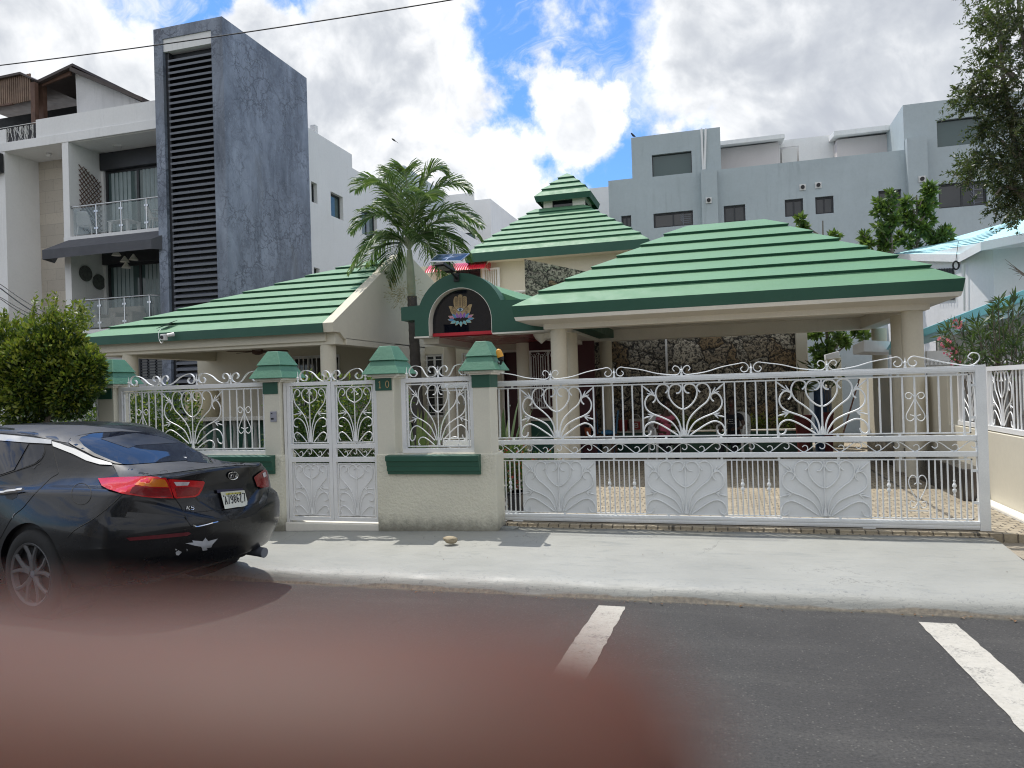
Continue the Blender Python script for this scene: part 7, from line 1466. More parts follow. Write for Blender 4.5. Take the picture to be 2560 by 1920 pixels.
patch('chrome_strip', [(-90, 253), (0, 257), (200, 275), (383, 300), (385, 329), (200, 318), (0, 302), (-90, 298)], M['chrome'], .008, 8); patch('pillar_trim', [(386, 310), (450, 328), (560, 366), (690, 430), (826, 470), (833, 486), (740, 481), (640, 452), (540, 402), (395, 346)], M['plastic'], .008, 7)
seam('window_seal', [(328, 338), (334, 378), (312, 432), (255, 478), (105, 530), (0, 564), (-90, 588)], M['rubber'], .006)
tlt = patch('tail_light', [(728, 588), (900, 579), (1090, 576), (1222, 578), (1245, 600), (1262, 660), (1279, 727), (1180, 726), (1090, 720), (900, 696), (800, 668), (755, 645)], M['tail'], .012, 7)
patch('indicator', [(1000, 638), (1040, 606), (1085, 588), (1216, 585), (1232, 610), (1242, 642), (1130, 640)], M['amber'], .0142, 7, parent=tlt); patch('lower_lens', [(960, 690), (985, 655), (1010, 645), (1130, 647), (1245, 650), (1272, 718), (1090, 712)], M['tailin'], .0142, 7, parent=tlt)
tl2 = patch('tail_light', [(1240, 584), (1300, 588), (1420, 594), (1503, 598), (1510, 610), (1490, 665), (1468, 702), (1438, 719), (1300, 729), (1285, 722), (1262, 650)], M['tail'], .012, 7); patch('reverse_light', [(1280, 604), (1397, 605), (1385, 630), (1300, 634)], M['clearlens'], .0142, 6, parent=tl2); patch('lower_lens', [(1290, 645), (1400, 640), (1480, 650), (1455, 695), (1430, 708), (1305, 716)], M['tailin'], .0142, 7, parent=tl2)
tl3 = patch('tail_light', [(1873, 572), (1905, 545), (1950, 514), (1966, 522), (1978, 580), (1986, 640), (1930, 655), (1897, 640)], M['tailin'], .010, 6); patch('reverse_light', [(1935, 545), (1955, 530), (1965, 565), (1945, 575)], M['clearlens'], .012, 5, parent=tl3)
pl_ = patch('number_plate', [(1620, 682), (1795, 668), (1826, 790), (1655, 818)], M['plate'], .020, 8, sm=False)
patch('plate_band', [(1655, 691), (1770, 682), (1772, 693), (1660, 703)], M['yellow'], .0225, 5, parent=pl_); patch('plate_bracket', [(1592, 665), (1786, 655), (1790, 668), (1600, 690)], paint('bracket_navy', (.015, .015, .05), .4, .1), .017, 6)
def lettering(name, txt, org, ux, uy, mat_, parent, off, rad=.0035, k=8):
    """stroke font drawn on the car: org, ux, uy in crop pixels, glyph cell 1 x 1"""
    G = {'A': [[(0, 0), (.35, 1), (.7, 0)], [(.12, .35), (.58, .35)]], '7': [[(0, 1), (.6, 1), (.2, 0)]], '9': [[(.6, .6), (.3, .45), (.03, .7), (.3, 1), (.6, .8), (.6, .3), (.3, 0), (.05, .12)]], '8': [[(.3, .52), (.05, .75), (.3, 1), (.55, .75), (.3, .52), (0, .25), (.3, 0), (.6, .25), (.3, .52)]],
         '6': [[(.55, .9), (.3, 1), (.0, .65), (0, .25), (.3, 0), (.6, .28), (.3, .55), (.02, .3)]], '2': [[(.03, .8), (.3, 1), (.57, .78), (.0, 0), (.6, 0)]], 'K': [[(0, 0), (0, 1)], [(.6, 1), (.04, .45), (.62, 0)]], 'I': [[(.3, 0), (.3, 1)]], '5': [[(.6, 1), (.08, 1), (.03, .55), (.4, .6), (.6, .3), (.35, 0), (0, .08)]], 'V': [[(0, 0), (.35, 1), (.7, 0)]], '.': [[(.1, .0), (.4, .0)], [(.1, .3), (.4, .3)], [(.0, .7), (.3, .9)]]}
    m = MB(); ux, uy = np.array(ux, float), np.array(uy, float)
    for i, ch in enumerate(txt):
        if ch == ' ': continue
        for st in G[ch]:
            L_ = []
            for p in spline([(a, b, 0) for a, b in st], 2) if ch in '98625' else [(a, b, 0) for a, b in st]:
                q = np.array(org)+ux*(i+p[0])+uy*p[1]; l, n_ = snap(*z(k, *q)); L_.append(tuple(l+n_*off))
            m.tube(L_, rad, 5)
    return m.build(name, mat_, parent, local=True)
lettering('plate_number', 'A798627', (1660, 785), (22.2, -4.2), (-11, -58), M['ink'], pl_, .021, .0040); lettering('plate_text', '.', (1640, 726), (20, -2), (-4, -17), M['ink'], pl_, .021, .003)
lettering('plate_country', 'I2KI5I8IV78', (1664, 703), (10, -1.1), (-1, -9), M['ink'], pl_, .0225, .0014)
cx_, cy_ = 1719, 558; bad = patch('badge', [(cx_+36*math.cos(a), cy_+28*math.sin(a)) for a in np.linspace(0, 6.283, 25)[:-1]], M['black'], .008, 6); seam('badge_ring', [(cx_+36*math.cos(a), cy_+28*math.sin(a)) for a in np.linspace(0, 6.283, 21)[:-1]], M['chrome'], .0042, off=.010, parent=bad, sp=2, closed=True); lettering('badge_letters', 'KIV', (1698, 573), (17, -1.5), (2, -25), M['chrome'], bad, .012, .0042)
lettering('model_letters', 'K5', (1380, 812), (33, 3), (2, -27), M['chrome'], car, .008, .0032)
patch('bumper_reflector', [(933, 1020), (1150, 1000), (1395, 978), (1413, 990), (1385, 1005), (1150, 1028), (960, 1042)], M['reflector'], .006, 8)
patch('bare_filler_patch', [(1372, 1060), (1430, 1055), (1423, 1040), (1500, 1046), (1520, 1020), (1540, 1045), (1612, 1026), (1572, 1070), (1565, 1090), (1530, 1095), (1536, 1110), (1500, 1116), (1490, 1086), (1440, 1078)], M['filler'], .003, 5); patch('bare_filler_patch', [(1297, 1100), (1346, 1125), (1322, 1150), (1303, 1146)], M['filler'], .003, 5); patch('bare_filler_patch', [(1380, 1100), (1390, 1106), (1384, 1122)], M['filler'], .003, 4)
seam('fuel_door', [(603+73*math.cos(a), 696+78*math.sin(a)) for a in np.linspace(0, 6.283, 25)[:-1]], M['rubber'], .0032, sp=2, closed=True)
S_ = M['rubber']
for nm, pts in (('door_seam', [(388, 335), (405, 420), (430, 520), (425, 550), (370, 585), (250, 705), (170, 800), (90, 872), (0, 1030)]), ('lid_seam', [(836, 488), (870, 540), (884, 576)]), ('bumper_seam', [(905, 702), (820, 780), (760, 830), (680, 890), (560, 960), (500, 1020)]), ('lid_side_seam', [(1300, 735), (1345, 800), (1385, 890), (1418, 935)]), ('bumper_top_seam', [(1418, 935), (1560, 910), (1700, 885), (1850, 860), (1940, 800), (1975, 740), (1990, 660)]), ('lid_crease', [(1440, 832), (1600, 815), (1780, 790), (1900, 765)])): seam(nm, pts, S_, .0038)
for i, (a, b) in enumerate(((1090, 560), (1215, 540), (1410, 517), (1565, 500), (1650, 490), (1730, 484), (1800, 480))): seam('lip_clip', [(a-28, b-2), (a-20, b-10), (a+18, b-13), (a+28, b-6), (a+10, b)], S_, .005)
seam('bumper_chrome', [(1425, 925), (1450, 938), (1500, 930), (1610, 902)], M['chrome'], .006, off=.006)
h_ = [(-60, 690), (60, 678), (185, 672), (188, 682), (150, 690), (60, 697), (-60, 706)]; patch('door_cup', [(20, 660), (60, 645), (110, 642), (140, 670), (125, 720), (90, 740), (50, 730)], M['black'], .002, 7); seam('door_handle', [(-40, 692), (40, 690), (120, 682), (182, 678)], M['chrome'], .014, off=.022)
# tow of body scratches near the wheel arch
seam('scratch', [(92, 876), (104, 850), (112, 842)], M['filler'], .003, off=.002)
# wheels
def wheel(x_, y_, s_):
    w = bpy.data.objects.new('wheel', None); C.objects.link(w); w.parent = car; w.location = (x_, y_, .334)
    m = MB(); R_ = .334; m.lathe([(.222, -.10), (.24, -.112), (.30, -.112), (.322, -.095), (R_, -.07), (R_, .07), (.322, .095), (.30, .112), (.24, .112), (.222, .10)], (0, 0, 0), 48, 'Y', caps=False); m.build('tyre', M['rubber'], w, local=True, smooth=True)
    m = MB(); m.lathe([(.215, -.105), (.232, -.115), (.236, -.105), (.225, -.09), (.212, .09), (.236, .11)], (0, 0, 0), 48, 'Y', caps=False); rm = m.build('rim', M['rim'], w, local=True, smooth=True); m = MB(); m.lathe([(.001, .0), (.214, .0)], (0, 0, 0), 32, 'Y'); m.build('wheel_back', M['black'], rm, local=True)
    m = MB()
    for k in range(5):
        a0 = k*2*math.pi/5+.31
        for da in (-.2, .2):
            P_ = [(.035, 0), (.10, da*.55), (.16, da*1.1), (.218, da*1.6)]; m.tube([(r_*math.cos(a0+d_), s_*(.085 if r_ > .04 else .075)+s_*.015*(r_/.22), r_*math.sin(a0+d_)) for r_, d_ in P_], [.030, .019, .015, .017], 6)
    m.lathe([(.001, s_*.05), (.055, s_*.055), (.062, s_*.088), (.001, s_*.095)], (0, 0, 0), 20, 'Y'); m.build('spokes', M['rim'], rm, local=True, smooth=True)
    m = MB()
    for k in range(5): a0 = k*2*math.pi/5; m.lathe([(.001, 0), (.008, 0), (.008, s_*.006), (.001, s_*.008)], (.040*math.cos(a0), s_*.088, .040*math.sin(a0)), 8, 'Y')
    m.lathe([(.001, s_*.100), (.028, s_*.098), (.030, s_*.088)], (0, 0, 0), 18, 'Y'); m.build('hub_cap', M['louver'], rm, local=True)
for xw in (0, -2.795):
    for s_ in (-1, 1): wheel(xw, s_*.795, s_)
m = MB()
for xw in (0, -2.795):
    for s_ in (1, -1): m.lathe([(.385, s_*.58), (.385, s_*.86)], (xw, 0, .345), 32, 'Y')
m.box(-2.795, .3, -.58, .58, .22, .40); m.build('wheel_well', M['black'], car, local=True, fixn=False)
m = MB(); m.box(.42, .80, -.55, .45, .23, .36); m.box(-.6, .4, -.55, .55, .17, .30); m.build('underbody', M['rubber'], car, local=True, bevel=.03)
m = MB(); pe = z(8, 1965, 1095); 
m.tube([(.50, .50, .27), (.84, .53, .255), (.91, .53, .25)], [.03, .042, .044], 16); m.tube([(.84, .53, .255), (.912, .53, .25)], .038, 16); m.build('exhaust', M['louver'], car, local=True, smooth=True)
m = MB(); m.prism([(.33, -.90, .10), (.33, -.66, .10), (.335, -.66, .34), (.335, -.90, .36)], (.008, 0, 0)); m.build('mud_flap', M['rubber'], car, local=True)
# far lamps, glass and mirror of the unseen front
for s_ in (-1, 1):
    m = MB(); m.tube([(-2.05, s_*.86, .98), (-2.05, s_*1.0, 1.02)], [.03, .05], 8); m.frus((-2.12, -1.98, s_*1.0-.08, s_*1.0+.08), .97, (-2.10, -2.0, s_*1.0-.07, s_*1.0+.07), 1.09); m.build('side_mirror', M['carblack'], car, local=True, bevel=.01)
def drop(name, f, mat_, nu=14, nv=8, off=.005):
    vs_ = []; 
    for j in range(nv+1):
        for i in range(nu+1):
            o_, d_ = f(i/nu, j/nv); l, n_, *_ = bvh.ray_cast(Vector(o_), Vector(d_)); 
            if l is None: l, n_, *_ = bvh.find_nearest(Vector(o_))
            if n_.dot(Vector(d_)) > 0: n_ = -n_
            vs_.append(tuple(l+n_*off))
    m = MB(); m.add(vs_, [(j*(nu+1)+i, j*(nu+1)+i+1, (j+1)*(nu+1)+i+1, (j+1)*(nu+1)+i) for j in range(nv) for i in range(nu)]); m.build(name, mat_, car, local=True, smooth=True, fixn=False)
drop('windscreen', lambda u, v: ((-2.28+.72*v, (u-.5)*(1.30-.16*v), 2), (0, 0, -1)), M['carglass'])
drop('far_side_window', lambda u, v: ((-1.75+1.35*u, 2, 1.0+.30*v*min(1, 1.4-abs(2*u-1))), (0, -1, 0)), M['carglass'])
drop('near_front_window', lambda u, v: ((-1.85+.95*u, -2, 1.0+.30*v*min(1, .35+u*1.2)), (0, 1, 0)), M['carglass'])
for s_ in (-1, 1): drop('headlight', lambda u, v: ((-4.5, s_*(.40+.36*u), .60+.12*v), (1, 0, 0)), M['clearlens'], 8, 5)
# ------------------------------------------------------------------ things in the carport
def fig(name, label, joints, edges, radii, mat_, sub=2):
    me = bpy.data.meshes.new('body'); me.from_pydata(joints, edges, []); o = bpy.data.objects.new('body', me); C.objects.link(o); me.materials.append(mat_)
    sk = o.modifiers.new('skin', 'SKIN'); sk.use_smooth_shade = True
    for v, r in zip(me.skin_vertices[0].data, radii): v.radius = r if isinstance(r, tuple) else (r, r)
    me.skin_vertices[0].data[0].use_root = True
    s = o.modifiers.new('sub', 'SUBSURF'); s.levels = s.render_levels = sub; return o
def seated(name, label, loc, rot, shirt, pants, cap=False, lean=.12, arms='table', hairbun=False):
    """a person on a 0.44 m seat, local +y is the way they face"""
    t = thing(name, label, 'person', loc, rot)
    J = [(0, 0, .52), (0, .03-lean*.0, .72), (0, lean*.4, .95), (0, lean*.8, 1.05), (0, lean, 1.16), (0, lean+.02, 1.25),
         (.10, .02, .50), (.13, .42, .49), (.13, .46, .10), (.13, .60, .05), (-.10, .02, .50), (-.13, .42, .49), (-.13, .40, .10), (-.13, .54, .05),
         (.17, lean*.8, 1.02), (.24, .06, .78), (.20, .30, .72), (.16, .38, .72), (-.17, lean*.8, 1.02), (-.26, .08, .79), (-.20, .32, .76), (-.15, .40, .77)]
    E = [(0, 1), (1, 2), (2, 3), (3, 4), (4, 5), (0, 6), (6, 7), (7, 8), (8, 9), (0, 10), (10, 11), (11, 12), (12, 13), (3, 14), (14, 15), (15, 16), (16, 17), (3, 18), (18, 19), (19, 20), (20, 21)]
    R = [(.15, .11), (.125, .095), (.145, .10), (.10, .075), .048, .05, .085, .062, .045, .035, .085, .062, .045, .035, .055, .040, .030, .022, .055, .040, .030, .022]
    b = fig('body', label, J, E, R, M['skin']); b.parent = t
    for s_, w in ((1, (.16, .38, .72)), (-1, (-.15, .40, .77))):     # hands with separate fingers, rooted in the palm
        w = np.array(w); m = MB(); m.tube([w-np.array([0, .02, 0]), w+np.array([-s_*.01, .035, -.005]), w+np.array([-s_*.015, .075, -.012])], [.020, .032, .028], 8)
        for k in range(4): a = w+np.array([-.024+.016*k, .07, -.010]); L_ = (.058, .070, .066, .050)[k if s_ < 0 else 3-k]; m.tube([a, a+np.array([0, L_*.5, .002]), a+np.array([0, L_*.85, -.018]), a+np.array([0, L_, -.03])], [.009, .0085, .0075, .005], 6)
        a = w+np.array([-s_*.028, .01, 0]); m.tube([a, a+np.array([-s_*.025, .03, -.005]), a+np.array([-s_*.03, .055, -.012])], [.011, .009, .006], 6); m.build('hand', M['skin'], t, local=True, smooth=True)
    t.scale = (.88, .88, .86)
    h = np.array([0, lean+.035, 1.33]); m = MB()
    m.lathe([(.001, -.125), (.038, -.115), (.058, -.085), (.070, -.03), (.076, .02), (.074, .06), (.055, .10), (.03, .118), (.001, .124)], tuple(h), 18)
    m.v = [(x_*(.98), h[1]+(y_-h[1])*1.18+(.012 if z_ < h[2]-.04 and y_ > h[1] else 0), z_) for x_, y_, z_ in m.v]; hd = m.build('head', M['skin'], t, local=True, smooth=True)
    m = MB(); m.tube([h+np.array([0, .085, .02]), h+np.array([0, .108, -.022]), h+np.array([0, .088, -.03])], [.008, .015, .008], 6)
    for s_ in (-1, 1): m.tube([h+np.array([s_*.076, -.005, .02]), h+np.array([s_*.085, -.012, -.0]), h+np.array([s_*.076, -.002, -.03])], [.010, .014, .008], 6)
    m.build('nose_and_ears', M['skin'], hd, local=True, smooth=True); m = MB()
    for s_ in (-1, 1): m = MB(); m.tube([h+np.array([s_*.038, .082, .012]), h+np.array([s_*.020, .088, .010])], [.0045, .0045], 6); m.build('eye', M['counter'], hd, local=True)
    m = MB(); m = MB(); m.tube([h+np.array([-.024, .085, -.062]), h+np.array([0, .092, -.060]), h+np.array([.024, .085, -.062])], [.004, .008, .004], 6); m.build('mouth', M['redd'], hd, local=True)
    m = MB(); m.lathe([(.072, -.02), (.084, .02), (.084, .06), (.066, .105), (.035, .128), (.001, .134)], (h[0], h[1]-.008, h[2]), 18); m.v = [(x_, h[1]+(y_-h[1])*1.15-(.03 if z_ < h[2]+.03 and y_ > h[1]+.05 else 0), z_) for x_, y_, z_ in m.v]
    if hairbun: m.lathe([(.001, -.045), (.04, -.03), (.052, 0), (.04, .03), (.001, .045)], (0, h[1]-.07, h[2]+.12), 12)
    m.build('hair', M['hair'], t, local=True, smooth=True)
    # clothing: a slightly larger skin over the same skeleton
    b = fig('top', label, [J[0], J[1], J[2], (0, lean*.8, 1.04), J[14], (.205, .09, .92), J[18], (-.21, .09, .92)], [(0, 1), (1, 2), (2, 3), (3, 4), (4, 5), (3, 6), (6, 7)] if not cap else [(0, 1), (1, 2), (2, 3), (3, 4), (3, 6), (4, 5), (6, 7)], [(.165, .125), (.140, .110), (.158, .112), (.112, .085), .066, .052 if shirt == 'shirtblack' else .03, .066, .052 if shirt == 'shirtblack' else .03], M[shirt]); b.name = 'top'; b.parent = t
    b = fig('trousers', label, [(0, 0, .52)]+[J[i] for i in (6, 7, 8, 10, 11, 12)], [(0, 1), (1, 2), (2, 3), (0, 4), (4, 5), (5, 6)], [(.165, .122), .098, .074, .056, .098, .074, .056], M[pants]); b.name = 'trousers'; b.parent = t
    for s_, (fx, fy) in ((1, (.13, .46)), (-1, (-.13, .40))): m = MB(); m.tube([(fx*s_*s_, fy-.05, .045), (fx, fy+.06, .05), (fx, fy+.17, .035), (fx, fy+.20, .03)], [.035, .042, .036, .02], 8); m.build('shoe', M['black'], t, local=True, smooth=True)
    return t
G0 = .15
def gpt(Y_, vx): return on('Y', Y_, vx, 900)[0]
def lx(k, a): return z(k, a, 0)[0]
YP = 14.6
px1 = gpt(YP, lx('f', 955)); px2 = gpt(YP+.2, lx('f', 1600))
pchair('plastic_chair', 'white plastic chair under the person in the pink top', px1, YP, G0, math.radians(25), 1, group='white plastic chairs in the carport'); pchair('plastic_chair', 'white plastic chair under the person in the black shirt', px2, YP+.2, G0, math.radians(-20), 1, group='white plastic chairs in the carport')
seated('person', 'person in a pink top seated on a white chair in the carport', (px1, YP-.04, G0-.06), math.radians(205), 'shirtpink', 'shirtblack', lean=.16, hairbun=True)
seated('person', 'person in a black printed shirt seated nearer the right heart panel', (px2, YP+.16, G0-.06), math.radians(160), 'shirtblack', 'shirtblack', lean=.05)
# print on the black shirt: three short pale lines across the back
p0 = on('Y', YP-.03, *z('f', 1572, 330)); m = MB()
for k, (w, dz) in enumerate(((.09, .06), (.07, .015), (.13, -.035))):
    xs = np.linspace(-w/2, w/2, 6+2*k)
    for a, b in zip(xs[:-1:2], xs[1::2]): m.tube([(p0[0]+a, p0[1], p0[2]+dz), (p0[0]+b, p0[1], p0[2]+dz+.012)], .0045, 4)
o = m.build('shirt_print', M['plastic'], None); pr_ = [q for q in C.objects if q.name.startswith('person') and 'black' in q.get('label', '')][0]; o.parent = pr_; o.matrix_parent_inverse = Matrix.Translation(pr_.location).inverted() @ Matrix.Identity(4); o.matrix_parent_inverse = (Matrix.Translation(pr_.location) @ Matrix.Rotation(pr_.rotation_euler.z, 4, 'Z')).inverted()
# person standing behind, half turned, dark
# bags and boxes on the planter edge
YQ = 16.05; pl = on('Y', YQ, *z('f', 640, 470)); zt_ = .62
def boxthing(name, label, cat, x0, x1, y0, y1, z0, z1, mat_, bev=.015):
    t = thing(name, label, cat, ((x0+x1)/2, (y0+y1)/2, z0)); MB().frus((x0+.02, x1-.02, y0+.02, y1-.02), z0, (x0, x1, y0, y1), z1).build('body', mat_, t, bevel=bev); return t
F = lambda x_, y_, Y_=YQ: on('Y', Y_, *z('f', x_, y_))
a, b = F(628, 370), F(760, 475); yb0 = 16.08; t = boxthing('shopping_bag', 'white shopping bag with a red square B emblem on the planter edge', 'bag', a[0], b[0]+.05, yb0, yb0+.22, .622, a[2]+.02, paint('bag_white', (.45, .42, .38), .6, .1), .03)
c = F(703, 418, yb0-.005); m = MB(); m.box(c[0]-.085, c[0]+.085, yb0-.008, yb0-.004, c[2]-.09, c[2]+.085); e = m.build('emblem', paint('bag_red', (.28, .03, .03), .6, .1), t)
m = MB(); X_ = c[0]; Z_ = c[2]; T_ = lambda pts: m.tube([(X_+p, yb0-.011, Z_+q_) for p, q_ in pts], .009, 5)
T_([(-.030, -.045), (-.030, .045)]); T_(spline([(-.030, .045), (.015, .043), (.030, .022), (.015, .003), (-.030, .0)], 4)); T_(spline([(-.030, 0), (.022, -.003), (.036, -.022), (.020, -.043), (-.030, -.045)], 4)); m.build('letter', M['plastic'], e)
m = MB(); m.tube(spline([(a[0]+.06, yb0+.1, a[2]), (a[0]+.10, yb0+.1, a[2]+.1), (b[0]-.10, yb0+.1, a[2]+.1), (b[0]-.04, yb0+.1, a[2])], 4), .006, 5); m.build('handle', M['plastic'], t)
a, b = F(530, 372), F(628, 475); t = boxthing('red_box', 'dull red cardboard box beside the white shopping bag', 'box', a[0], b[0]-.02, 16.1, 16.32, .622, a[2], paint('dull_red', (.20, .025, .02), .7, .1)); 
a, b = F(290, 352), F(392, 505); t = boxthing('backpack', 'black backpack with white scribbled print left of the carport column', 'bag', a[0], b[0], 15.2, 15.45, .60, a[2]-.04, M['shirtblack'], .05); m = MB(); rs = np.random.default_rng(8)
for k in range(9): x_ = a[0]+.07+rs.random()*(b[0]-a[0]-.12); zz = a[2]-.10-rs.random()*.28; m.tube(spline([(x_, 15.17, zz), (x_+.03, 15.165, zz+.04), (x_+.01, 15.165, zz+.07)], 3), .006, 4)
m.build('print', M['plastic'], t); m = MB(); m.tube(spline([(a[0]+.1, 15.3, a[2]-.05), (a[0]+.15, 15.3, a[2]+.03), (a[0]+.2, 15.3, a[2]-.05)], 4), .012, 5); m.build('handle', M['black'], t)
o = thing('side_table', 'dark low table holding the backpack and parcels in the carport', 'table', (a[0]+.3, 15.35, .15)); x_a, x_b = F(150, 505, 15.3)[0], F(520, 505, 15.3)[0]; MB().box(x_a, x_b, 15.05, 15.65, .56, .60).build('tabletop', M['wood'], o, bevel=.006)
for xx in (x_a+.06, x_b-.06):
    for yy in (15.1, 15.6): MB().box(xx-.025, xx+.025, yy-.025, yy+.025, .15, .56).build('leg', M['wood'], o)
a, b = F(228, 435), F(300, 505); boxthing('orange_parcel', 'orange and brown parcel on the low table', 'parcel', F(228, 435, 15.2)[0], F(290, 435, 15.2)[0], 15.12, 15.3, .60, F(240, 437, 15.2)[2], paint('parcel_orange', (.38, .09, .03), .6, .4, 14))
t = thing('blue_bag', 'crumpled light blue plastic bag on the low table', 'bag', (F(440, 470, 15.2)[0], 15.2, .6)); c = F(445, 475, 15.2); rockmesh((c[0], 15.25, .655), (.17, .10, .06), 12).build('body', paint('blue_film', (.06, .22, .42), .35, .3, 10), t)
t = thing('blue_ladder', 'narrow light blue stepladder frame between the columns', 'stepladder', (F(420, 400)[0], 15.5, .15)); bl = paint('ladder_blue', (.07, .20, .36), .5, .1)
for (xa, ya, xb, yb_, Yq) in ((332, 285, 345, 470, 15.7), (275, 290, 285, 450, 15.7), (536, 280, 515, 500, 15.7), (500, 330, 490, 500, 15.7)):
    p, q_ = F(xa, ya, Yq), F(xb, yb_, Yq); d_ = (q_-p); e_ = p+d_*((.15-p[2])/d_[2]); m = MB(); m.strip([p, e_], .035, .02); m.build('rail', bl, t)
m = MB()
for h_ in (.45, .75, 1.0): p, q_ = F(280, 300, 15.7), F(338, 300, 15.7); m.box(p[0], q_[0]+.02, 15.68, 15.72, h_, h_+.03)
m.build('rung', bl, t)
# blue barrel, pots, broom handle at the right
a, b = on('Y', 16.0, *z(7, 548, 1170)), on('Y', 16.0, *z(7, 698, 1420)); rr = (b[0]-a[0])/2; t = thing('blue_barrel', 'dark blue plastic barrel behind the right heart panel of the gate', 'barrel', ((a[0]+b[0])/2, 16.0, .15)); m = MB(); H = a[2]; m.lathe([(rr*.93, .15), (rr, .22), (rr, .45), (rr*1.04, .47), (rr*1.04, .50), (rr, .52), (rr, H-.30), (rr*1.04, H-.28), (rr*1.04, H-.25), (rr, H-.23), (rr, H-.06), (rr*.93, H), (rr*.88, H-.01), (rr*.85, H-.05)], ((a[0]+b[0])/2, 16.0, 0), 26); m.build('body', M['barrel'], t, smooth=True)
def potplant(label, k, x0, x1, y0, y1, Y_, z0, seed, h):
    a, b = on('Y', Y_, *z(k, x0, y0)), on('Y', Y_, *z(k, x1, y1)); r_ = (b[0]-a[0])/2; c = ((a[0]+b[0])/2, Y_); t = thing('potted_plant', label, 'potted plant', (c[0], Y_, z0)); H = a[2]; m = MB(); m.lathe([(r_*.68, z0), (r_*.92, H-.05), (r_*1.02, H-.05), (r_*1.02, H), (r_*.88, H), (r_*.85, H-.04)], (c[0], Y_, 0), 22); m.build('pot', M['pot'], t, smooth=True)
    rs = np.random.default_rng(seed); st = [[(c[0], Y_, H-.03), (c[0]+rs.normal(0, .05), Y_, H+h*.5), (c[0]+rs.normal(0, .22), Y_+rs.normal(0, .1), H+h*rs.uniform(.7, 1))] for i in range(8)]; spray(t, st, M['leaf_spear'], .26, .2, seed, per=7, stemr=.008)
potplant('large oxblood pot with a leafy plant at the planter end', 'c' if 0 else 7, 395, 540, 1385, 1495, 15.9, .15, 71, .9); potplant('smaller oxblood pot in front of the blue barrel', 7, 618, 712, 1362, 1425, 15.6, .15, 72, .95)
a, b = on('Y', 13.6, *z(7, 910, 1100)), on('Y', 13.3, *z(7, 785, 1525)); m = MB(); m.tube([a, b], .013, 8); o = m.build('broom_handle', paint('brown_stick', (.14, .06, .035), .5, .2), None); tag(o, 'thin brown stick leaning inside the carport near the cream wall', 'stick')
a, b = on('Y', 8.3, *z('b', 218, 482)), on('Y', 8.3, *z('b', 325, 622)); t = thing('black_planter_box', 'small black planter box just inside the gate by the pillar', 'planter box', ((a[0]+b[0])/2, 8.4, .15)); MB().frus((a[0]+.02, b[0]-.02, 8.3, 8.55), .15, (a[0], b[0], 8.28, 8.58), a[2]).build('box', M['dark'], t, bevel=.008); m = MB(); rect(m, a[0]-.01, b[0]+.01, 8.27, 8.59, a[2]-.03, a[2], .02); m.build('rim', M['dark'], t)
# cream urn in the left porch
a = on('Y', 12.6, *z(4, 1600, 1180)); b = on('Y', 12.6, *z(4, 1500, 1300)); t = thing('garden_urn', 'cream bell-shaped urn behind the left porch balustrade', 'urn', (a[0], 12.6, .42)); r_ = a[0]-b[0]; m = MB(); m.lathe([(r_*.5, .42), (r_*.4, .75), (r_*.95, 1.2), (r_*1.1, a[2]-.2), (r_*.95, a[2]-.03), (r_*.85, a[2]), (r_*.8, a[2]-.03)], (a[0], 12.6, 0), 26); m.build('body', paint('urn_cream', (.62, .54, .36), .7, .1), t, smooth=True)
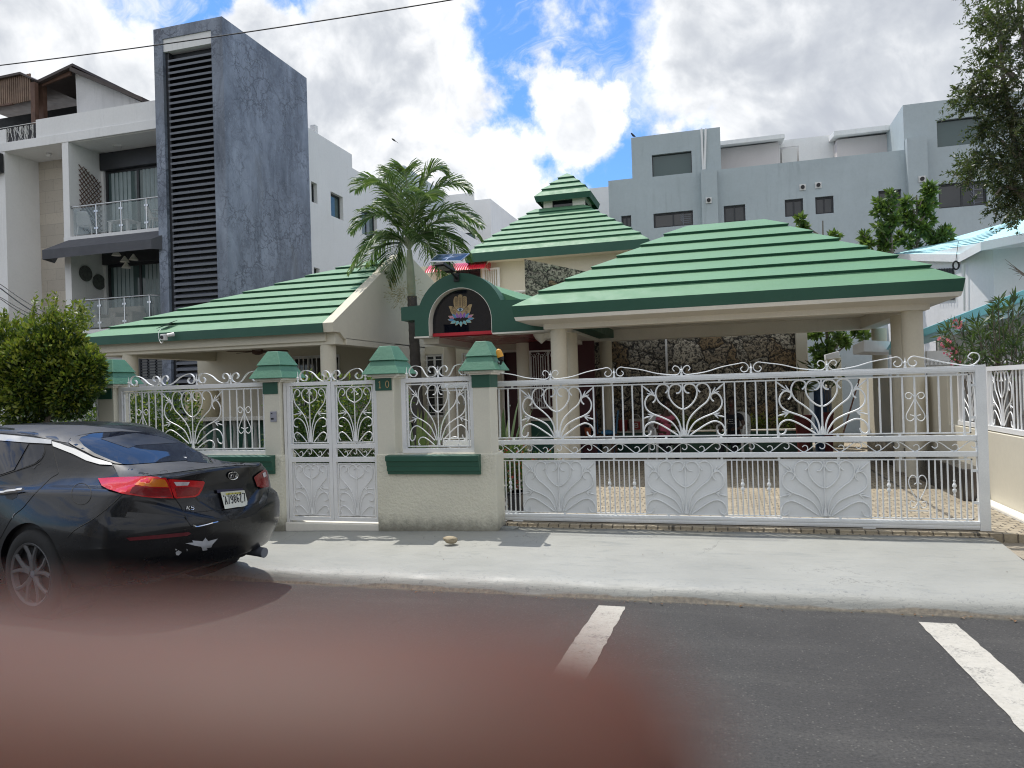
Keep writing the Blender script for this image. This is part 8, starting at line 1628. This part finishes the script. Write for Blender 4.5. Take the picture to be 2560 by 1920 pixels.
# ------------------------------------------------------------------ the photographer's hand round the phone; its index fingertip reaches in front of the lens
def m_fskin():
    m_, nt, pb = nodes('finger_skin'); P = pos(nt); c = mixc(nt, rng_(nt, nz(nt, P, 900, 4), .3, .7), (.082, .032, .019), (.112, .043, .026)); lk(nt, c, pb.inputs['Base Color'])
    pb.inputs['Roughness'].default_value = .55; pb.inputs['Specular IOR Level'].default_value = .25; pb.inputs['Subsurface Weight'].default_value = .6; pb.inputs['Subsurface Radius'].default_value = (1.0, .22, .10); pb.inputs['Subsurface Scale'].default_value = .0025; return m_
U = lambda r_, u_, f_: np.array(CAM)+RC*r_/1000+UC*u_/1000+f0*f_/1000      # millimetres right, up, forward of the lens
hand = thing('hand', 'blurred fingertip of the photographer covering the lower left of the view', 'hand', tuple(U(-70, -40, 10)))
J = [U(-78, -58, 6), U(-95, -90, -4), U(-100, -120, -10),                                            # palm root, wrist, forearm
     U(-72, -30, 12), U(-50, -14.8, 26), U(-24, -16.6, 27), U(2.6, -17.2, 27), U(7.2, -17.9, 27),                    # index: knuckle, joint, joint, tip
     U(-72, -44, 14), U(-50, -38, 23), U(-28, -40, 22), U(-12, -42, 18),
     U(-72, -60, 14), U(-52, -58, 22), U(-34, -60, 21), U(-20, -61, 17),
     U(-74, -74, 10), U(-58, -76, 16), U(-46, -77, 15), U(-36, -77, 12),
     U(-82, -40, -8), U(-70, -25, -22), U(-50, -22, -26), U(-36, -22, -25)]
E_ = [(0, 1), (1, 2), (0, 3), (3, 4), (4, 5), (5, 6), (6, 7), (0, 8), (8, 9), (9, 10), (10, 11), (0, 12), (12, 13), (13, 14), (14, 15), (0, 16), (16, 17), (17, 18), (18, 19), (0, 20), (20, 21), (21, 22), (22, 23)]
R_ = [.024, .024, .028, .012, .0092, .0088, .0090, .0068, .012, .0098, .009, .0065, .012, .0095, .0085, .006, .0105, .0085, .0075, .0055, .014, .012, .0105, .0078]
hl = wloc(hand); b = fig('body', '', [tuple(Vector(j)-hl) for j in J], E_, R_, m_fskin(), 3); b.name = 'skin'; b.parent = hand
m = MB(); m.grid(lambda u, v: tuple(U(-3+12*v, -17.4+(u-.5)*9*(1-.35*v*v), 35.2-3.0*(2*u-1)**2-1.4*v*v)), 8, 8); o = m.build('fingernail', paint('nail', (.60, .38, .32), .3, .05), hand, smooth=True, fixn=False); o.modifiers.new('s', 'SOLIDIFY').thickness = .0006
ph = thing('phone', 'dark phone held in front of the photographer, its lens where the picture is taken', 'phone', tuple(U(40, -25, -6)))
m = MB(); m.hexa([U(-28, -64, -1.6), U(132, -64, -1.6), U(132, -64, -9.5), U(-28, -64, -9.5)], [U(-28, 14, -1.6), U(132, 14, -1.6), U(132, 14, -9.5), U(-28, 14, -9.5)]); m.build('body', M['black'], ph, bevel=.003)
m = MB(); m.hexa([U(-22, -60, -9.51), U(126, -60, -9.51), U(126, -60, -9.7), U(-22, -60, -9.7)], [U(-22, 10, -9.51), U(126, 10, -9.51), U(126, 10, -9.7), U(-22, 10, -9.7)]); m.build('screen', M['glassd'], ph)
